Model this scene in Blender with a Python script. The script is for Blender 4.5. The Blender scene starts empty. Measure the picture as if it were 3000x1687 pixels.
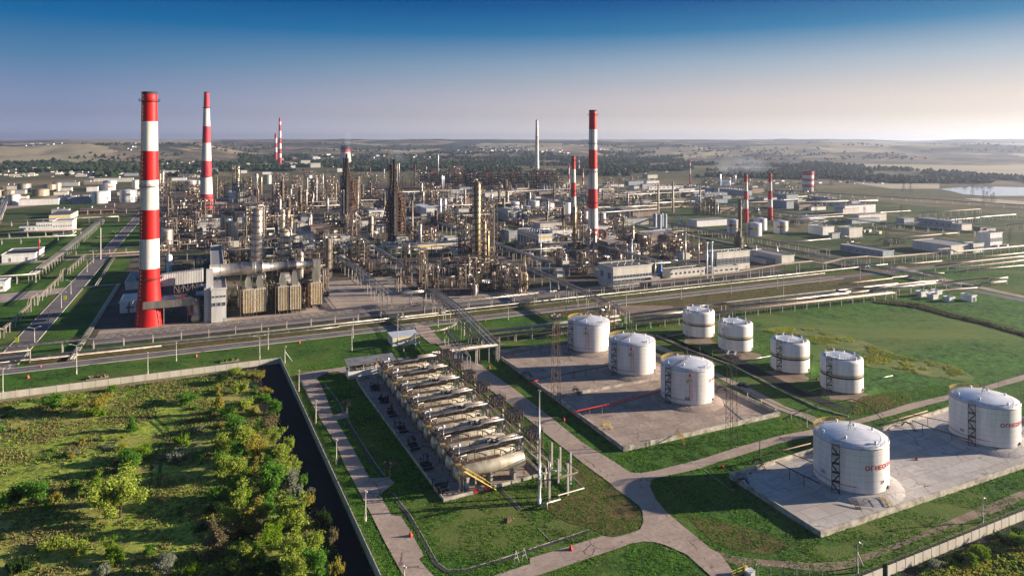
import bpy, math, random
from mathutils import Vector
from math import sin, cos, pi, sqrt, atan2, radians
R = random.Random(7)
scene = bpy.context.scene
# ------------------------------------------------------------------ camera
CAMH = 95.0
cam_data = bpy.data.cameras.new("camera")
cam = bpy.data.objects.new("camera", cam_data)
scene.collection.objects.link(cam)
cam.location = (0, 0, CAMH)
cam.rotation_euler = (radians(90), 0, 0)
cam_data.lens = 24.0
cam_data.sensor_width = 36.0
cam_data.shift_y = -431.5 / 3000
cam_data.clip_start = 1.0
cam_data.clip_end = 60000
scene.camera = cam
# ------------------------------------------------------------------ light
SUN_EL = radians(13.5)
EXPO = 1.45
SKYS = 0.05
HAZE = 8e-5
SUN_AZ = (0.9925, 0.122)
sv = Vector((cos(SUN_EL) * SUN_AZ[0], cos(SUN_EL) * SUN_AZ[1], sin(SUN_EL)))
sun_data = bpy.data.lights.new("sun", "SUN")
sun_data.energy = 5.0
sun_data.angle = radians(0.5)
sun_data.color = (1.0, 0.84, 0.66)
sun = bpy.data.objects.new("sun", sun_data)
scene.collection.objects.link(sun)
sun.rotation_euler = sv.to_track_quat('Z', 'Y').to_euler()
scene.view_settings.view_transform = 'Standard'
scene.view_settings.look = 'None'
scene.view_settings.gamma = 1.0
scene.view_settings.exposure = EXPO
scene.cycles.max_bounces = 5
scene.cycles.diffuse_bounces = 3
scene.cycles.glossy_bounces = 2
scene.cycles.transmission_bounces = 2
scene.cycles.volume_bounces = 0
scene.cycles.transparent_max_bounces = 4
scene.cycles.caustics_reflective = False
scene.cycles.caustics_refractive = False

def lin(c):
    c = c / 255.0
    return c / 12.92 if c <= 0.04045 else ((c + 0.055) / 1.055) ** 2.4
def rgb(r, g, b, k=1.0):
    return (lin(r) * k, lin(g) * k, lin(b) * k, 1.0)

world = bpy.data.worlds.new("World")
scene.world = world
world.use_nodes = True
nt = world.node_tree
nt.nodes.clear()
N = nt.nodes.new; L = nt.links.new
out = N("ShaderNodeOutputWorld"); bg = N("ShaderNodeBackground")
sky = N("ShaderNodeTexSky"); sky.sky_type = 'NISHITA'; sky.sun_disc = False
sky.sun_elevation = SUN_EL; sky.sun_rotation = math.atan2(SUN_AZ[0], SUN_AZ[1])
sky.altitude = 100; sky.air_density = 1.0; sky.dust_density = 0.4; sky.ozone_density = 5.0
bg.inputs['Strength'].default_value = SKYS
tc = N("ShaderNodeTexCoord"); sep = N("ShaderNodeSeparateXYZ")
L(tc.outputs['Generated'], sep.inputs[0])
def ramp(src, stops):
    r = N("ShaderNodeValToRGB"); L(src, r.inputs[0])
    e = r.color_ramp.elements
    while len(e) < len(stops): e.new(0.5)
    for i, (p, c) in enumerate(stops):
        e[i].position = p; e[i].color = c
    return r
SKYK = 1.0 / (SKYS * 2 ** EXPO)
zm = N("ShaderNodeMapRange"); L(sep.outputs['Z'], zm.inputs[0])
zm.inputs[1].default_value = 0.0; zm.inputs[2].default_value = 0.22
west = ramp(zm.outputs[0], [(0.0, rgb(152, 156, 180)), (0.25, rgb(132, 148, 182)), (0.48, rgb(84, 130, 170)), (0.70, rgb(20, 104, 160)), (0.88, rgb(0, 84, 145)), (1, rgb(0, 74, 134))])
east = ramp(zm.outputs[0], [(0.0, rgb(252, 236, 212)), (0.25, rgb(238, 222, 208)), (0.5, rgb(176, 190, 202)), (0.70, rgb(60, 132, 174)), (0.88, rgb(0, 88, 150)), (1, rgb(0, 76, 142))])
xm = N("ShaderNodeMapRange"); L(sep.outputs['X'], xm.inputs[0])
xm.inputs[1].default_value = -0.55; xm.inputs[2].default_value = 0.65
mix = N("ShaderNodeMixRGB"); L(xm.outputs[0], mix.inputs[0]); L(west.outputs[0], mix.inputs[1]); L(east.outputs[0], mix.inputs[2])
sc_ = N("ShaderNodeVectorMath"); sc_.operation = 'SCALE'; L(mix.outputs[0], sc_.inputs[0]); 
lowm = N("ShaderNodeMapRange"); L(sep.outputs['Z'], lowm.inputs[0]); lowm.inputs[1].default_value = 0.0; lowm.inputs[2].default_value = 0.035; lowm.inputs[3].default_value = SKYK * 1.35; lowm.inputs[4].default_value = SKYK * 1.0
L(lowm.outputs[0], sc_.inputs['Scale'])
up = N("ShaderNodeMapRange"); L(sep.outputs['Z'], up.inputs[0])
up.inputs[1].default_value = 0.20; up.inputs[2].default_value = 0.42
mix2 = N("ShaderNodeMixRGB"); L(up.outputs[0], mix2.inputs[0]); L(sc_.outputs[0], mix2.inputs[1]); L(sky.outputs[0], mix2.inputs[2])
L(mix2.outputs[0], bg.inputs['Color']); L(bg.outputs[0], out.inputs[0])

# ------------------------------------------------------------------ picture <-> place
X0 = {1: 0, 2: 600, 3: 1200, 4: 1800, 5: 2400}; Y0 = {1: 380, 2: 700, 3: 1020, 4: 1347}
def G(px, py, z=0.0):
    y = (CAMH - z) * 2000.0 / (py - 412.0)
    return ((px - 1500.0) * y / 2000.0, y)
def cp(code, x, y):
    return (X0[code % 10] + x / 4.2617, Y0[code // 10] + y / 4.2617)
def C(code, x, y, z=0.0):
    p = cp(code, x, y); return G(p[0], p[1], z)
K = 1.16460
def Dd(x, y, z=0.0): return G(x * K, y * K, z)
def pxof(X, Y, Z=0.0): return (1500 + 2000 * X / Y, 412 + (CAMH - Z) * 2000 / Y)
ANG = math.atan(0.444)
UX, UY = cos(ANG), sin(ANG)
def ST(p): return (p[0] * UX + p[1] * UY, -p[0] * UY + p[1] * UX)
def XY(s, t): return (s * UX - t * UY, s * UY + t * UX)

# ------------------------------------------------------------------ materials
MATS = {}
def mat(name, c1, c2=None, rough=0.7, metal=0.0, scale=0.3, c3=None, bump=0.0, spec=0.3, streak=False, detail=6, contrast=0.15):
    m = bpy.data.materials.new(name); m.use_nodes = True
    t = m.node_tree; b = t.nodes["Principled BSDF"]
    b.inputs['Roughness'].default_value = rough; b.inputs['Metallic'].default_value = metal
    b.inputs['Specular IOR Level'].default_value = spec
    n = t.nodes.new; l = t.links.new
    c2 = c2 or tuple(x * 0.72 for x in c1)
    co = n("ShaderNodeNewGeometry").outputs['Position']
    if streak:
        mp = n("ShaderNodeMapping"); l(co, mp.inputs[0]); mp.inputs['Scale'].default_value = (1, 1, 0.12); co = mp.outputs[0]
    nz = n("ShaderNodeTexNoise"); l(co, nz.inputs['Vector']); nz.inputs['Scale'].default_value = scale
    nz.inputs['Detail'].default_value = detail; nz.inputs['Roughness'].default_value = 0.62
    r = n("ShaderNodeValToRGB"); l(nz.outputs['Fac'], r.inputs[0])
    e = r.color_ramp.elements
    e[0].position = 0.5 - contrast; e[0].color = (*c2, 1); e[1].position = 0.5 + contrast; e[1].color = (*c1, 1)
    if c3:
        e[1].position = 0.5 + contrast * 0.3
        k = e.new(0.5 + contrast * 1.3); k.color = (*c3, 1)
    l(r.outputs[0], b.inputs['Base Color'])
    if bump:
        bn = n("ShaderNodeBump"); bn.inputs['Strength'].default_value = bump; bn.inputs['Distance'].default_value = 0.3
        nz2 = n("ShaderNodeTexNoise"); l(co, nz2.inputs['Vector']); nz2.inputs['Scale'].default_value = scale * 8
        l(nz2.outputs['Fac'], bn.inputs['Height']); l(bn.outputs[0], b.inputs['Normal'])
    MATS[name] = m
    return m
mat('white_paint', (.80, .79, .78), (.60, .58, .55), rough=.45, scale=.7, streak=True, contrast=.22)
mat('roof_paint', (.80, .80, .82), (.62, .63, .66), rough=.28, metal=.25, scale=.25, spec=.6)
mat('cream_wall', (.66, .63, .55), (.50, .47, .41), scale=.35, streak=True)
mat('grey_wall', (.42, .42, .41), (.30, .30, .30), scale=.3, streak=True)
mat('blue_grey_wall', (.34, .38, .42), (.25, .29, .33), scale=.3)
mat('brown_wall', (.30, .22, .17), (.2, .15, .12), scale=.3)
mat('dark_roof', (.10, .10, .11), (.06, .06, .07), scale=.4, rough=.85)
mat('grey_roof', (.26, .25, .26), (.17, .17, .18), scale=.4, rough=.8)
mat('light_grey_wall', (.58, .57, .55), (.44, .43, .41), scale=.3, streak=True)
mat('pale_pink', (.66, .50, .47), (.55, .41, .39), rough=.6, scale=.1)
mat('rib_cream', (.66, .62, .54), (.48, .41, .30), rough=.6, scale=.6)
mat('seam', (.50, .48, .45), (.42, .40, .38), scale=2)
mat('dark_wood_hill', (.035, .045, .03), (.022, .03, .022), scale=.01, rough=1)
mat('glass', (.08, .10, .13), (.04, .05, .07), rough=.15, scale=.9, spec=.6)
mat('silver', (.50, .48, .45), (.29, .26, .22), rough=.38, metal=.65, scale=.35, streak=True)
mat('vessel_silver', (.60, .55, .44), (.36, .31, .22), rough=.4, metal=.3, scale=.5, streak=True)
mat('silver_stained', (.56, .52, .46), (.28, .235, .19), rough=.42, metal=.45, scale=.5, streak=True)
mat('old_furnace', (.70, .63, .47), (.44, .31, .15), rough=.6, scale=.8, c3=(.86, .84, .76), contrast=.16, streak=True)
mat('gold', (.46, .37, .20), (.17, .12, .06), rough=.36, metal=.6, scale=.3, streak=True)
mat('cream_steel', (.48, .40, .31), (.27, .21, .15), rough=.5, metal=.2, scale=.4, streak=True)
mat('pipe', (.47, .44, .40), (.27, .245, .22), rough=.35, metal=.45, scale=.25)
mat('pipe_dull', (.34, .31, .29), (.22, .19, .17), rough=.5, metal=.3, scale=.25)
mat('pipe_rust', (.30, .20, .15), (.18, .11, .08), rough=.7, scale=.3)
mat('steel_grey', (.22, .185, .15), (.12, .098, .08), rough=.6, scale=.5)
mat('steel_brown', (.17, .105, .07), (.08, .05, .035), rough=.7, scale=.4)
mat('steel_dark', (.055, .045, .045), (.03, .026, .028), rough=.7, scale=.4)
mat('steel_olive', (.20, .165, .11), (.11, .09, .06), rough=.7, scale=.4)
mat('black_steel', (.022, .022, .024), (.014, .014, .015), rough=.6, scale=.5)
mat('yellow_steel', (.62, .44, .07), (.4, .27, .04), rough=.6, scale=.8)
mat('yellow_stripe', (.85, .62, .04), (.75, .52, .03), rough=.5)
mat('orange_stripe', (.75, .16, .03), (.62, .12, .02), rough=.5)
mat('ochre_stripe', (.42, .31, .13), (.36, .26, .1), rough=.5)
mat('navy_stripe', (.02, .03, .04), (.015, .02, .03), rough=.5)
mat('chimney_red', (.62, .010, .010), (.34, .010, .010), rough=.5, scale=.3, streak=True, contrast=.25)
mat('chimney_white', (.80, .77, .71), (.52, .49, .44), rough=.5, scale=.3, streak=True, contrast=.25)
mat('faded_red', (.50, .045, .06), (.38, .03, .045), rough=.6, scale=.1)
mat('hydrant_red', (.50, .015, .02), (.36, .01, .015), rough=.5)
mat('red_pipe', (.55, .02, .02), (.42, .015, .015), rough=.5)
mat('blue_paint', (.02, .16, .42), (.015, .11, .32), rough=.4)
mat('concrete_post', (.50, .47, .43), (.36, .34, .31), scale=.6)
mat('car_paint', (.02, .025, .035), (.015, .02, .03), rough=.25, spec=.6)
mat('tyre', (.015, .015, .015), (.01, .01, .01), rough=.9)
mat('yellow_sign', (.75, .8, .05), (.65, .7, .04), rough=.5)
mat('bark', (.12, .09, .065), (.06, .045, .03), scale=2)
mat('dark_red', (.20, .035, .02), (.12, .02, .015), rough=.7)
mat('asphalt', (.155, .140, .142), (.105, .095, .098), rough=.9, scale=.12, bump=.05)
mat('kerb', (.52, .48, .43), (.40, .37, .34), scale=.5)
mat('line_paint', (.66, .64, .60), (.5, .48, .45), scale=.8)
mat('panel_wall', (.56, .52, .44), (.42, .385, .33), scale=.25, streak=True)
mat('bund', (.52, .48, .40), (.24, .21, .18), scale=.45, contrast=.12)
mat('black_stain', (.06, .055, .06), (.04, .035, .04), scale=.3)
mat('dirt', (.27, .20, .145), (.16, .115, .08), scale=.18, rough=.95, bump=.3)
mat('ditch', (.012, .012, .014), (.006, .006, .008), scale=.3, rough=.95)  # ditch soil; near-black because it also paints the panel wall's shadow
mat('water', (.30, .40, .50), (.26, .36, .46), rough=.12, spec=.8, scale=.01)
mat('straw', (.13, .16, .035), (.07, .12, .02), scale=.12, rough=.95, c3=(.26, .23, .08), bump=.5)
mat('far_wall', (.58, .55, .50), (.42, .40, .37), scale=.02)
mat('teal_cover', (.05, .3, .26), (.03, .22, .2), scale=.3)

def ground_mat(name, cols, scales, bump=.6, joints=None, cracks=False, rough=.95):
    """cols: dark, mid, light, patch colours; position-driven noise on the real surface"""
    m = bpy.data.materials.new(name); m.use_nodes = True
    t = m.node_tree; b = t.nodes["Principled BSDF"]; b.inputs['Roughness'].default_value = rough
    b.inputs['Specular IOR Level'].default_value = 0.1
    n = t.nodes.new; l = t.links.new
    mp = n("ShaderNodeMapping"); l(n("ShaderNodeNewGeometry").outputs['Position'], mp.inputs[0])
    mp.inputs['Rotation'].default_value = (0, 0, -ANG); pos = mp.outputs[0]
    def noise(s, d=8, r=.6, v=pos, dist=0):
        z = n("ShaderNodeTexNoise"); l(v, z.inputs['Vector']); z.inputs['Scale'].default_value = s
        z.inputs['Detail'].default_value = d; z.inputs['Roughness'].default_value = r; z.inputs['Distortion'].default_value = dist
        return z.outputs['Fac']
    def mixc(f, a, c_, lo, hi):
        r = n("ShaderNodeMapRange"); l(f, r.inputs[0]); r.inputs[1].default_value = lo; r.inputs[2].default_value = hi
        x = n("ShaderNodeMixRGB"); l(r.outputs[0], x.inputs[0])
        for i, q in ((1, a), (2, c_)):
            if isinstance(q, tuple): x.inputs[i].default_value = (*q, 1)
            else: l(q, x.inputs[i])
        return x.outputs[0]
    big, mid, fine = scales
    c = mixc(noise(mid), cols[0], cols[1], .38, .6)
    c = mixc(noise(fine, 6, .75), c, cols[2], .46, .68)
    if 'grass' in name or name in ('meadow', 'scrub'): c = mixc(noise(fine * .45, 5, .8), tuple(x * .45 for x in cols[0]), c, .36, .52)
    c = mixc(noise(big, 8, .62, dist=.6), c, cols[3], .50, .64)
    if len(cols) > 4: c = mixc(noise(big * 2.7, 8, .65), c, cols[4], .60, .68)
    if joints:
        br = n("ShaderNodeTexBrick"); l(pos, br.inputs['Vector']); br.inputs['Scale'].default_value = 1.0
        br.inputs['Brick Width'].default_value = joints[0]; br.inputs['Row Height'].default_value = joints[1]
        br.inputs['Mortar Size'].default_value = 0.09; br.inputs['Mortar Smooth'].default_value = .4
        br.inputs['Color1'].default_value = (1, 1, 1, 1); br.inputs['Color2'].default_value = (.8, .8, .8, 1); br.inputs['Mortar'].default_value = (.42, .4, .38, 1)
        x = n("ShaderNodeMixRGB"); x.blend_type = 'MULTIPLY'; x.inputs[0].default_value = .75 if name != 'slab_road' else .3
        l(c, x.inputs[1]); l(br.outputs['Color'], x.inputs[2]); c = x.outputs[0]
    if cracks:
        vo = n("ShaderNodeTexVoronoi"); vo.feature = 'DISTANCE_TO_EDGE'
        nv = n("ShaderNodeTexNoise"); l(pos, nv.inputs['Vector']); nv.inputs['Scale'].default_value = .4
        ad = n("ShaderNodeVectorMath"); ad.operation = 'MULTIPLY_ADD'; l(nv.outputs['Color'], ad.inputs[0]); ad.inputs[1].default_value = (3, 3, 0); l(pos, ad.inputs[2])
        l(ad.outputs[0], vo.inputs['Vector']); vo.inputs['Scale'].default_value = .13
        k = mixc(vo.outputs['Distance'], (.30, .27, .24), (1.0, 1.0, 1.0), 0.004, .022)
        k = mixc(noise(.08, 4), k, (1.0, 1.0, 1.0), .40, .52)
        x = n("ShaderNodeMixRGB"); x.blend_type = 'MULTIPLY'; x.inputs[0].default_value = 1
        l(c, x.inputs[1]); l(k, x.inputs[2]); c = x.outputs[0]
    l(c, b.inputs['Base Color'])
    if bump:
        bn = n("ShaderNodeBump"); bn.inputs['Strength'].default_value = bump; bn.inputs['Distance'].default_value = .35
        l(noise(fine * 1.5, 6, .75), bn.inputs['Height']); l(bn.outputs[0], b.inputs['Normal'])
    MATS[name] = m
ground_mat('grass', [(.033, .061, .018), (.066, .108, .030), (.123, .141, .056), (.151, .132, .076), (.085, .081, .052)], (.012, .07, .9), bump=.9)
ground_mat('lush_grass', [(.025, .068, .013), (.055, .140, .018), (.110, .210, .035), (.120, .145, .040), (.035, .110, .013)], (.02, .09, 1.1), bump=.9)
ground_mat('meadow', [(.030, .084, .016), (.059, .157, .024), (.128, .236, .044), (.138, .178, .049), (.040, .128, .019)], (.01, .03, .5), bump=.8)
ground_mat('dry_grass', [(.068, .068, .024), (.116, .102, .034), (.170, .142, .058), (.136, .095, .048)], (.03, .1, .8), bump=.9)
ground_mat('scrub', [(.083, .139, .022), (.249, .331, .049), (.498, .525, .110), (.331, .289, .098), (.124, .139, .041)], (.03, .12, .9), bump=1.0)
ground_mat('plain', [(.057, .070, .029), (.098, .098, .045), (.164, .139, .074), (.221, .172, .107), (.041, .053, .029)], (.0022, .012, .1), bump=0)
ground_mat('yard', [(.092, .073, .061), (.146, .115, .095), (.061, .052, .046), (.077, .077, .034), (.191, .153, .126)], (.018, .06, .5), bump=.3)
ground_mat('concrete', [(.330, .275, .237), (.440, .369, .319), (.253, .209, .182), (.374, .308, .270)], (.03, .12, .8), bump=.1, joints=(9, 3.2))
ground_mat('slab_road', [(.34, .265, .225), (.42, .335, .285), (.26, .205, .175), (.37, .30, .255)], (.03, .15, .9), bump=.1, joints=(6, 3.4), cracks=True)
ground_mat('old_pad', [(.324, .258, .216), (.432, .348, .294), (.240, .192, .162), (.372, .300, .258)], (.04, .15, .8), bump=.15, joints=(7, 6), cracks=True)
ground_mat('pale_pad', [(.44, .41, .40), (.52, .49, .47), (.34, .31, .30), (.40, .36, .33)], (.05, .2, .8), bump=.1, joints=(6, 5), cracks=True)
ground_mat('hill', [(.055, .06, .045), (.13, .115, .08), (.34, .26, .17), (.40, .31, .21), (.03, .04, .035)], (.0006, .0011, .004), bump=0)

def leaf_mat(name, c1, c2, c3):
    m = bpy.data.materials.new(name); m.use_nodes = True
    t = m.node_tree; b = t.nodes["Principled BSDF"]; b.inputs['Roughness'].default_value = .8; b.inputs['Specular IOR Level'].default_value = .15
    n = t.nodes.new; l = t.links.new
    nz = n("ShaderNodeTexNoise"); l(n("ShaderNodeNewGeometry").outputs['Position'], nz.inputs['Vector']); nz.inputs['Scale'].default_value = 2.5; nz.inputs['Detail'].default_value = 5
    r = n("ShaderNodeValToRGB"); l(nz.outputs['Fac'], r.inputs[0]); e = r.color_ramp.elements
    e[0].position = .35; e[0].color = (*c1, 1); e[1].position = .65; e[1].color = (*c3, 1); k = e.new(.5); k.color = (*c2, 1)
    l(r.outputs[0], b.inputs['Base Color'])
    tr = n("ShaderNodeBsdfTranslucent"); l(r.outputs[0], tr.inputs[0]); ms = n("ShaderNodeMixShader"); ms.inputs[0].default_value = .4
    l(b.outputs[0], ms.inputs[1]); l(tr.outputs[0], ms.inputs[2]); l(ms.outputs[0], t.nodes["Material Output"].inputs[0])
    MATS[name] = m
leaf_mat('leaf_green', (.055, .15, .018), (.11, .26, .03), (.20, .38, .05))
leaf_mat('leaf_olive', (.16, .22, .03), (.30, .38, .055), (.44, .52, .10))
leaf_mat('leaf_straw', (.16, .14, .05), (.27, .24, .09), (.38, .33, .14))
leaf_mat('leaf_yellow', (.20, .19, .03), (.33, .30, .05), (.45, .40, .08))
leaf_mat('leaf_lime', (.10, .19, .01), (.17, .29, .015), (.26, .38, .03))
leaf_mat('leaf_dark', (.018, .045, .012), (.03, .07, .016), (.06, .11, .024))
leaf_mat('leaf_silver', (.16, .19, .14), (.24, .27, .20), (.34, .36, .27))
leaf_mat('leaf_bare', (.12, .10, .06), (.20, .17, .09), (.28, .24, .12))
leaf_mat('far_leaf', (.022, .038, .018), (.04, .06, .024), (.07, .085, .035))

# ------------------------------------------------------------------ mesh builder
class MB:
    def __init__(s, m='steel_grey'):
        s.v = []; s.f = []; s.fm = []; s.sm = []; s.ms = []; s.cur = 0; s.mat(m)
    def mat(s, m):
        if m not in s.ms: s.ms.append(m)
        s.cur = s.ms.index(m); return s
    def face(s, idx, smooth=False):
        s.f.append(idx); s.fm.append(s.cur); s.sm.append(smooth)
    def quad(s, a, b, c, d):
        k = len(s.v); s.v += [a, b, c, d]; s.face((k, k + 1, k + 2, k + 3))
    def box(s, cx, cy, z0, sx, sy, sz, rot=0.0):
        k = len(s.v); c_, s_ = cos(rot), sin(rot)
        for z in (z0, z0 + sz):
            for a, b in ((-1, -1), (1, -1), (1, 1), (-1, 1)):
                x, y = a * sx / 2, b * sy / 2
                s.v.append((cx + x * c_ - y * s_, cy + x * s_ + y * c_, z))
        for q in ((3, 2, 1, 0), (4, 5, 6, 7), (0, 1, 5, 4), (1, 2, 6, 5), (2, 3, 7, 6), (3, 0, 4, 7)):
            s.face(tuple(k + i for i in q))
        return s
    def ring(s, c, ax, r, n):
        a = Vector(ax).normalized()
        h = Vector((0, 0, 1)) if abs(a.z) < .9 else Vector((1, 0, 0))
        e1 = a.cross(h).normalized(); e2 = a.cross(e1)
        k = len(s.v)
        for i in range(n):
            t = 2 * pi * i / n
            p = Vector(c) + e1 * (r * cos(t)) + e2 * (r * sin(t)); s.v.append(tuple(p))
        return k
    def cyl(s, p0, p1, r0, r1=None, n=8, caps=True, smooth=True):
        r1 = r0 if r1 is None else r1
        ax = Vector(p1) - Vector(p0)
        a = s.ring(p0, ax, r0, n); b = s.ring(p1, ax, r1, n)
        for i in range(n):
            j = (i + 1) % n; s.face((a + j, a + i, b + i, b + j)[::-1], smooth)
        if caps: s.face(tuple(a + i for i in range(n))); s.face(tuple(b + i for i in range(n))[::-1])
        return s
    def bar(s, p0, p1, w): return s.cyl(p0, p1, w * .7, None, 4, False, False)
    def tube(s, pts, r, n=6):
        pts = [Vector(p) for p in pts]; rs = []
        for i, p in enumerate(pts):
            ax = (pts[min(i + 1, len(pts) - 1)] - pts[max(i - 1, 0)])
            rs.append(ax)
        # keep one frame along the tube so that the section does not twist
        prev = None; ks = []
        for p, ax in zip(pts, rs):
            a = ax.normalized()
            if prev is None:
                h = Vector((0, 0, 1)) if abs(a.z) < .9 else Vector((1, 0, 0)); e1 = a.cross(h).normalized()
            else:
                e1 = (prev - a * prev.dot(a))
                e1 = e1.normalized() if e1.length > 1e-4 else a.orthogonal().normalized()
            prev = e1; e2 = a.cross(e1); k = len(s.v); ks.append(k)
            for i in range(n):
                t = 2 * pi * i / n; s.v.append(tuple(p + e1 * (r * cos(t)) + e2 * (r * sin(t))))
        for a, b in zip(ks, ks[1:]):
            for i in range(n):
                j = (i + 1) % n; s.face((a + i, a + j, b + j, b + i), True)
        s.face(tuple(ks[0] + i for i in range(n))[::-1]); s.face(tuple(ks[-1] + i for i in range(n)))
        return s
    def lathe(s, prof, n=24, cx=0, cy=0, smooth=True):
        ks = []
        for r, z in prof:
            k = len(s.v); ks.append((k, r))
            if r < 1e-4: s.v.append((cx, cy, z)); continue
            for i in range(n):
                t = 2 * pi * i / n; s.v.append((cx + r * cos(t), cy + r * sin(t), z))
        for (a, ra), (b, rb) in zip(ks, ks[1:]):
            for i in range(n):
                j = (i + 1) % n
                if ra < 1e-4 and rb < 1e-4: continue
                if ra < 1e-4: s.face((a, b + j, b + i)[::-1], smooth)
                elif rb < 1e-4: s.face((a + i, a + j, b), smooth)
                else: s.face((a + i, a + j, b + j, b + i), smooth)
        return s
    def hoop(s, z, r, w, cx=0, cy=0, n=24, a0=0, a1=2 * pi):
        full = abs(a1 - a0 - 2 * pi) < 1e-6; m = n if full else n + 1; k = len(s.v)
        for i in range(m):
            t = a0 + (a1 - a0) * i / n
            for dr, dz in ((-w, -w), (w, -w), (w, w), (-w, w)):
                s.v.append((cx + (r + dr) * cos(t), cy + (r + dr) * sin(t), z + dz))
        for i in range(n):
            a, b = k + i * 4, k + ((i + 1) % m) * 4
            for q in range(4):
                p = (q + 1) % 4; s.face((a + q, a + p, b + p, b + q)[::-1])
        return s
    def deck(s, z, r0, r1, cx=0, cy=0, n=20, a0=0, a1=2 * pi, th=.12):
        k = len(s.v); full = abs(a1 - a0 - 2 * pi) < 1e-6; m = n if full else n + 1
        for i in range(m):
            t = a0 + (a1 - a0) * i / n
            for r, zz in ((r0, z), (r1, z), (r1, z - th), (r0, z - th)): s.v.append((cx + r * cos(t), cy + r * sin(t), zz))
        for i in range(n):
            a, b = k + i * 4, k + ((i + 1) % m) * 4
            for q in range(4):
                p = (q + 1) % 4; s.face((a + q, a + p, b + p, b + q))
        return s
    def prism(s, poly, z0, z1):
        k = len(s.v); n = len(poly)
        s.v += [(x, y, z0) for x, y in poly] + [(x, y, z1) for x, y in poly]
        for i in range(n):
            j = (i + 1) % n; s.face((k + i, k + j, k + n + j, k + n + i))
        s.face(tuple(range(k + n, k + 2 * n))); s.face(tuple(range(k + n - 1, k - 1, -1)))
        return s
    def rail(s, pts, h=1.1, w=.035, step=2.0, mids=1):
        for a, b in zip(pts, pts[1:]):
            a, b = Vector(a), Vector(b); d = b - a; m = max(1, int(d.length / step))
            for q in range(mids + 1):
                z = Vector((0, 0, h * (q + 1) / (mids + 1))); s.bar(a + z, b + z, w)
            for i in range(m + 1):
                p = a + d * (i / m); s.bar(p, p + Vector((0, 0, h)), w)
        return s
    def mesh(s, name):
        me = bpy.data.meshes.new(name); me.from_pydata(s.v, [], s.f)
        for m in s.ms: me.materials.append(MATS[m])
        if len(s.ms) > 1: me.polygons.foreach_set('material_index', s.fm)
        if any(s.sm): me.polygons.foreach_set('use_smooth', s.sm)
        me.update(); return me
    def obj(s, name, parent=None, label=None):
        o = bpy.data.objects.new(name, s.mesh(name)); scene.collection.objects.link(o)
        if parent is not None: o.parent = parent
        if label: o['label'] = label
        return o
LABELS = {}
def tag(o, label, cat=None, group=None, kind=None):
    o['label'] = label
    if cat: o['category'] = cat
    if group: o['group'] = group
    if kind: o['kind'] = kind
    return o
def thing(name, label, cat, xy=(0, 0), z=0.0, rot=0.0, group=None):
    o = bpy.data.objects.new(name, None); scene.collection.objects.link(o)
    o.empty_display_size = .1
    o.location = (xy[0], xy[1], z); o.rotation_euler = (0, 0, rot)
    return tag(o, label, cat, group)
def copy_part(o, parent, loc=None, rot=None):
    c = o.copy(); scene.collection.objects.link(c); c.parent = parent
    if loc is not None: c.location = loc
    if rot is not None: c.rotation_euler = rot
    for ch in list(o.children): copy_part(ch, c)
    return c
def copy_thing(o, label, xy, z=0, rot=None, scale=None):
    c = o.copy(); scene.collection.objects.link(c); c.location = (xy[0], xy[1], z)
    if rot is not None: c.rotation_euler = (0, 0, rot)
    if scale is not None: c.scale = scale if isinstance(scale, tuple) else (scale,) * 3
    c['label'] = label
    for ch in list(o.children): copy_part(ch, c)
    return c
ORD = "first second third fourth fifth sixth seventh eighth ninth tenth eleventh twelfth thirteenth fourteenth fifteenth sixteenth seventeenth eighteenth nineteenth twentieth".split()
ORD += ["twenty-" + x for x in ORD[:9]] + ["thirtieth"] + ["thirty-" + x for x in ORD[:9]] + ["fortieth"]
# landmarks used in the wording of labels (picture position of each)
LM = [("the big chimney with the flue ducts", 430, 800), ("the tall chimney behind the big one", 603, 560), ("the two dark spired towers", 1085, 590),
      ("the silver column pair", 790, 720), ("the row of five furnaces", 830, 880), ("the gold column beside the lattice stair tower", 1400, 640),
      ("the central tall chimney", 1737, 560), ("the shorter chimney beside the central one", 1681, 560), ("the twin short chimneys", 2220, 580),
      ("the slim white far chimney", 1573, 440), ("the striped cooling tower", 2367, 530), ("the long maroon frame", 1420, 525),
      ("the yellow-striped pump hall", 1560, 700), ("the grey hall with window bands", 1860, 800), ("the hall with the window grid", 2150, 765),
      ("the four grey silos", 1935, 660), ("the lake", 2850, 560), ("the striped-logo tanks", 2200, 680), ("the brown far tanks", 120, 560),
      ("the white far tanks", 340, 575), ("the two-storey white house", 190, 660), ("the far power station", 860, 450), ("the olive lattice tower", 690, 540),
      ("the grey pipe jungle", 920, 560), ("the dark column on the broad base", 2168, 650), ("the long white far hall", 2510, 610), ("the ventilator hall", 1500, 620),
      ("the far dark frames", 1020, 520), ("the white vessel pair", 1292, 610)]
USED = set()
def rel(desc, px, py):
    c = sorted(LM, key=lambda q: (q[1] - px) ** 2 + 4 * (q[2] - py) ** 2)
    for n, x, y in c[:12]:
        dx, dy = px - x, py - y
        d = sqrt(dx * dx + 4 * dy * dy)
        w = "just " if d < 90 else ("a little " if d < 170 else ("well " if d < 330 else "far "))
        side = ("right of " if dx > 0 else "left of ") if abs(dx) > 1.5 * abs(dy) else (("in front of " if dy > 0 else "behind "))
        t = f"{desc} {w}{side}{n}"
        if t not in USED and len(t.split()) <= 16:
            USED.add(t); return t
    for k in ORD:
        t = f"{k} {desc} counting away from {c[0][0]}"
        if t not in USED: USED.add(t); return t
def lab(t):
    USED.add(t); return t
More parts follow.
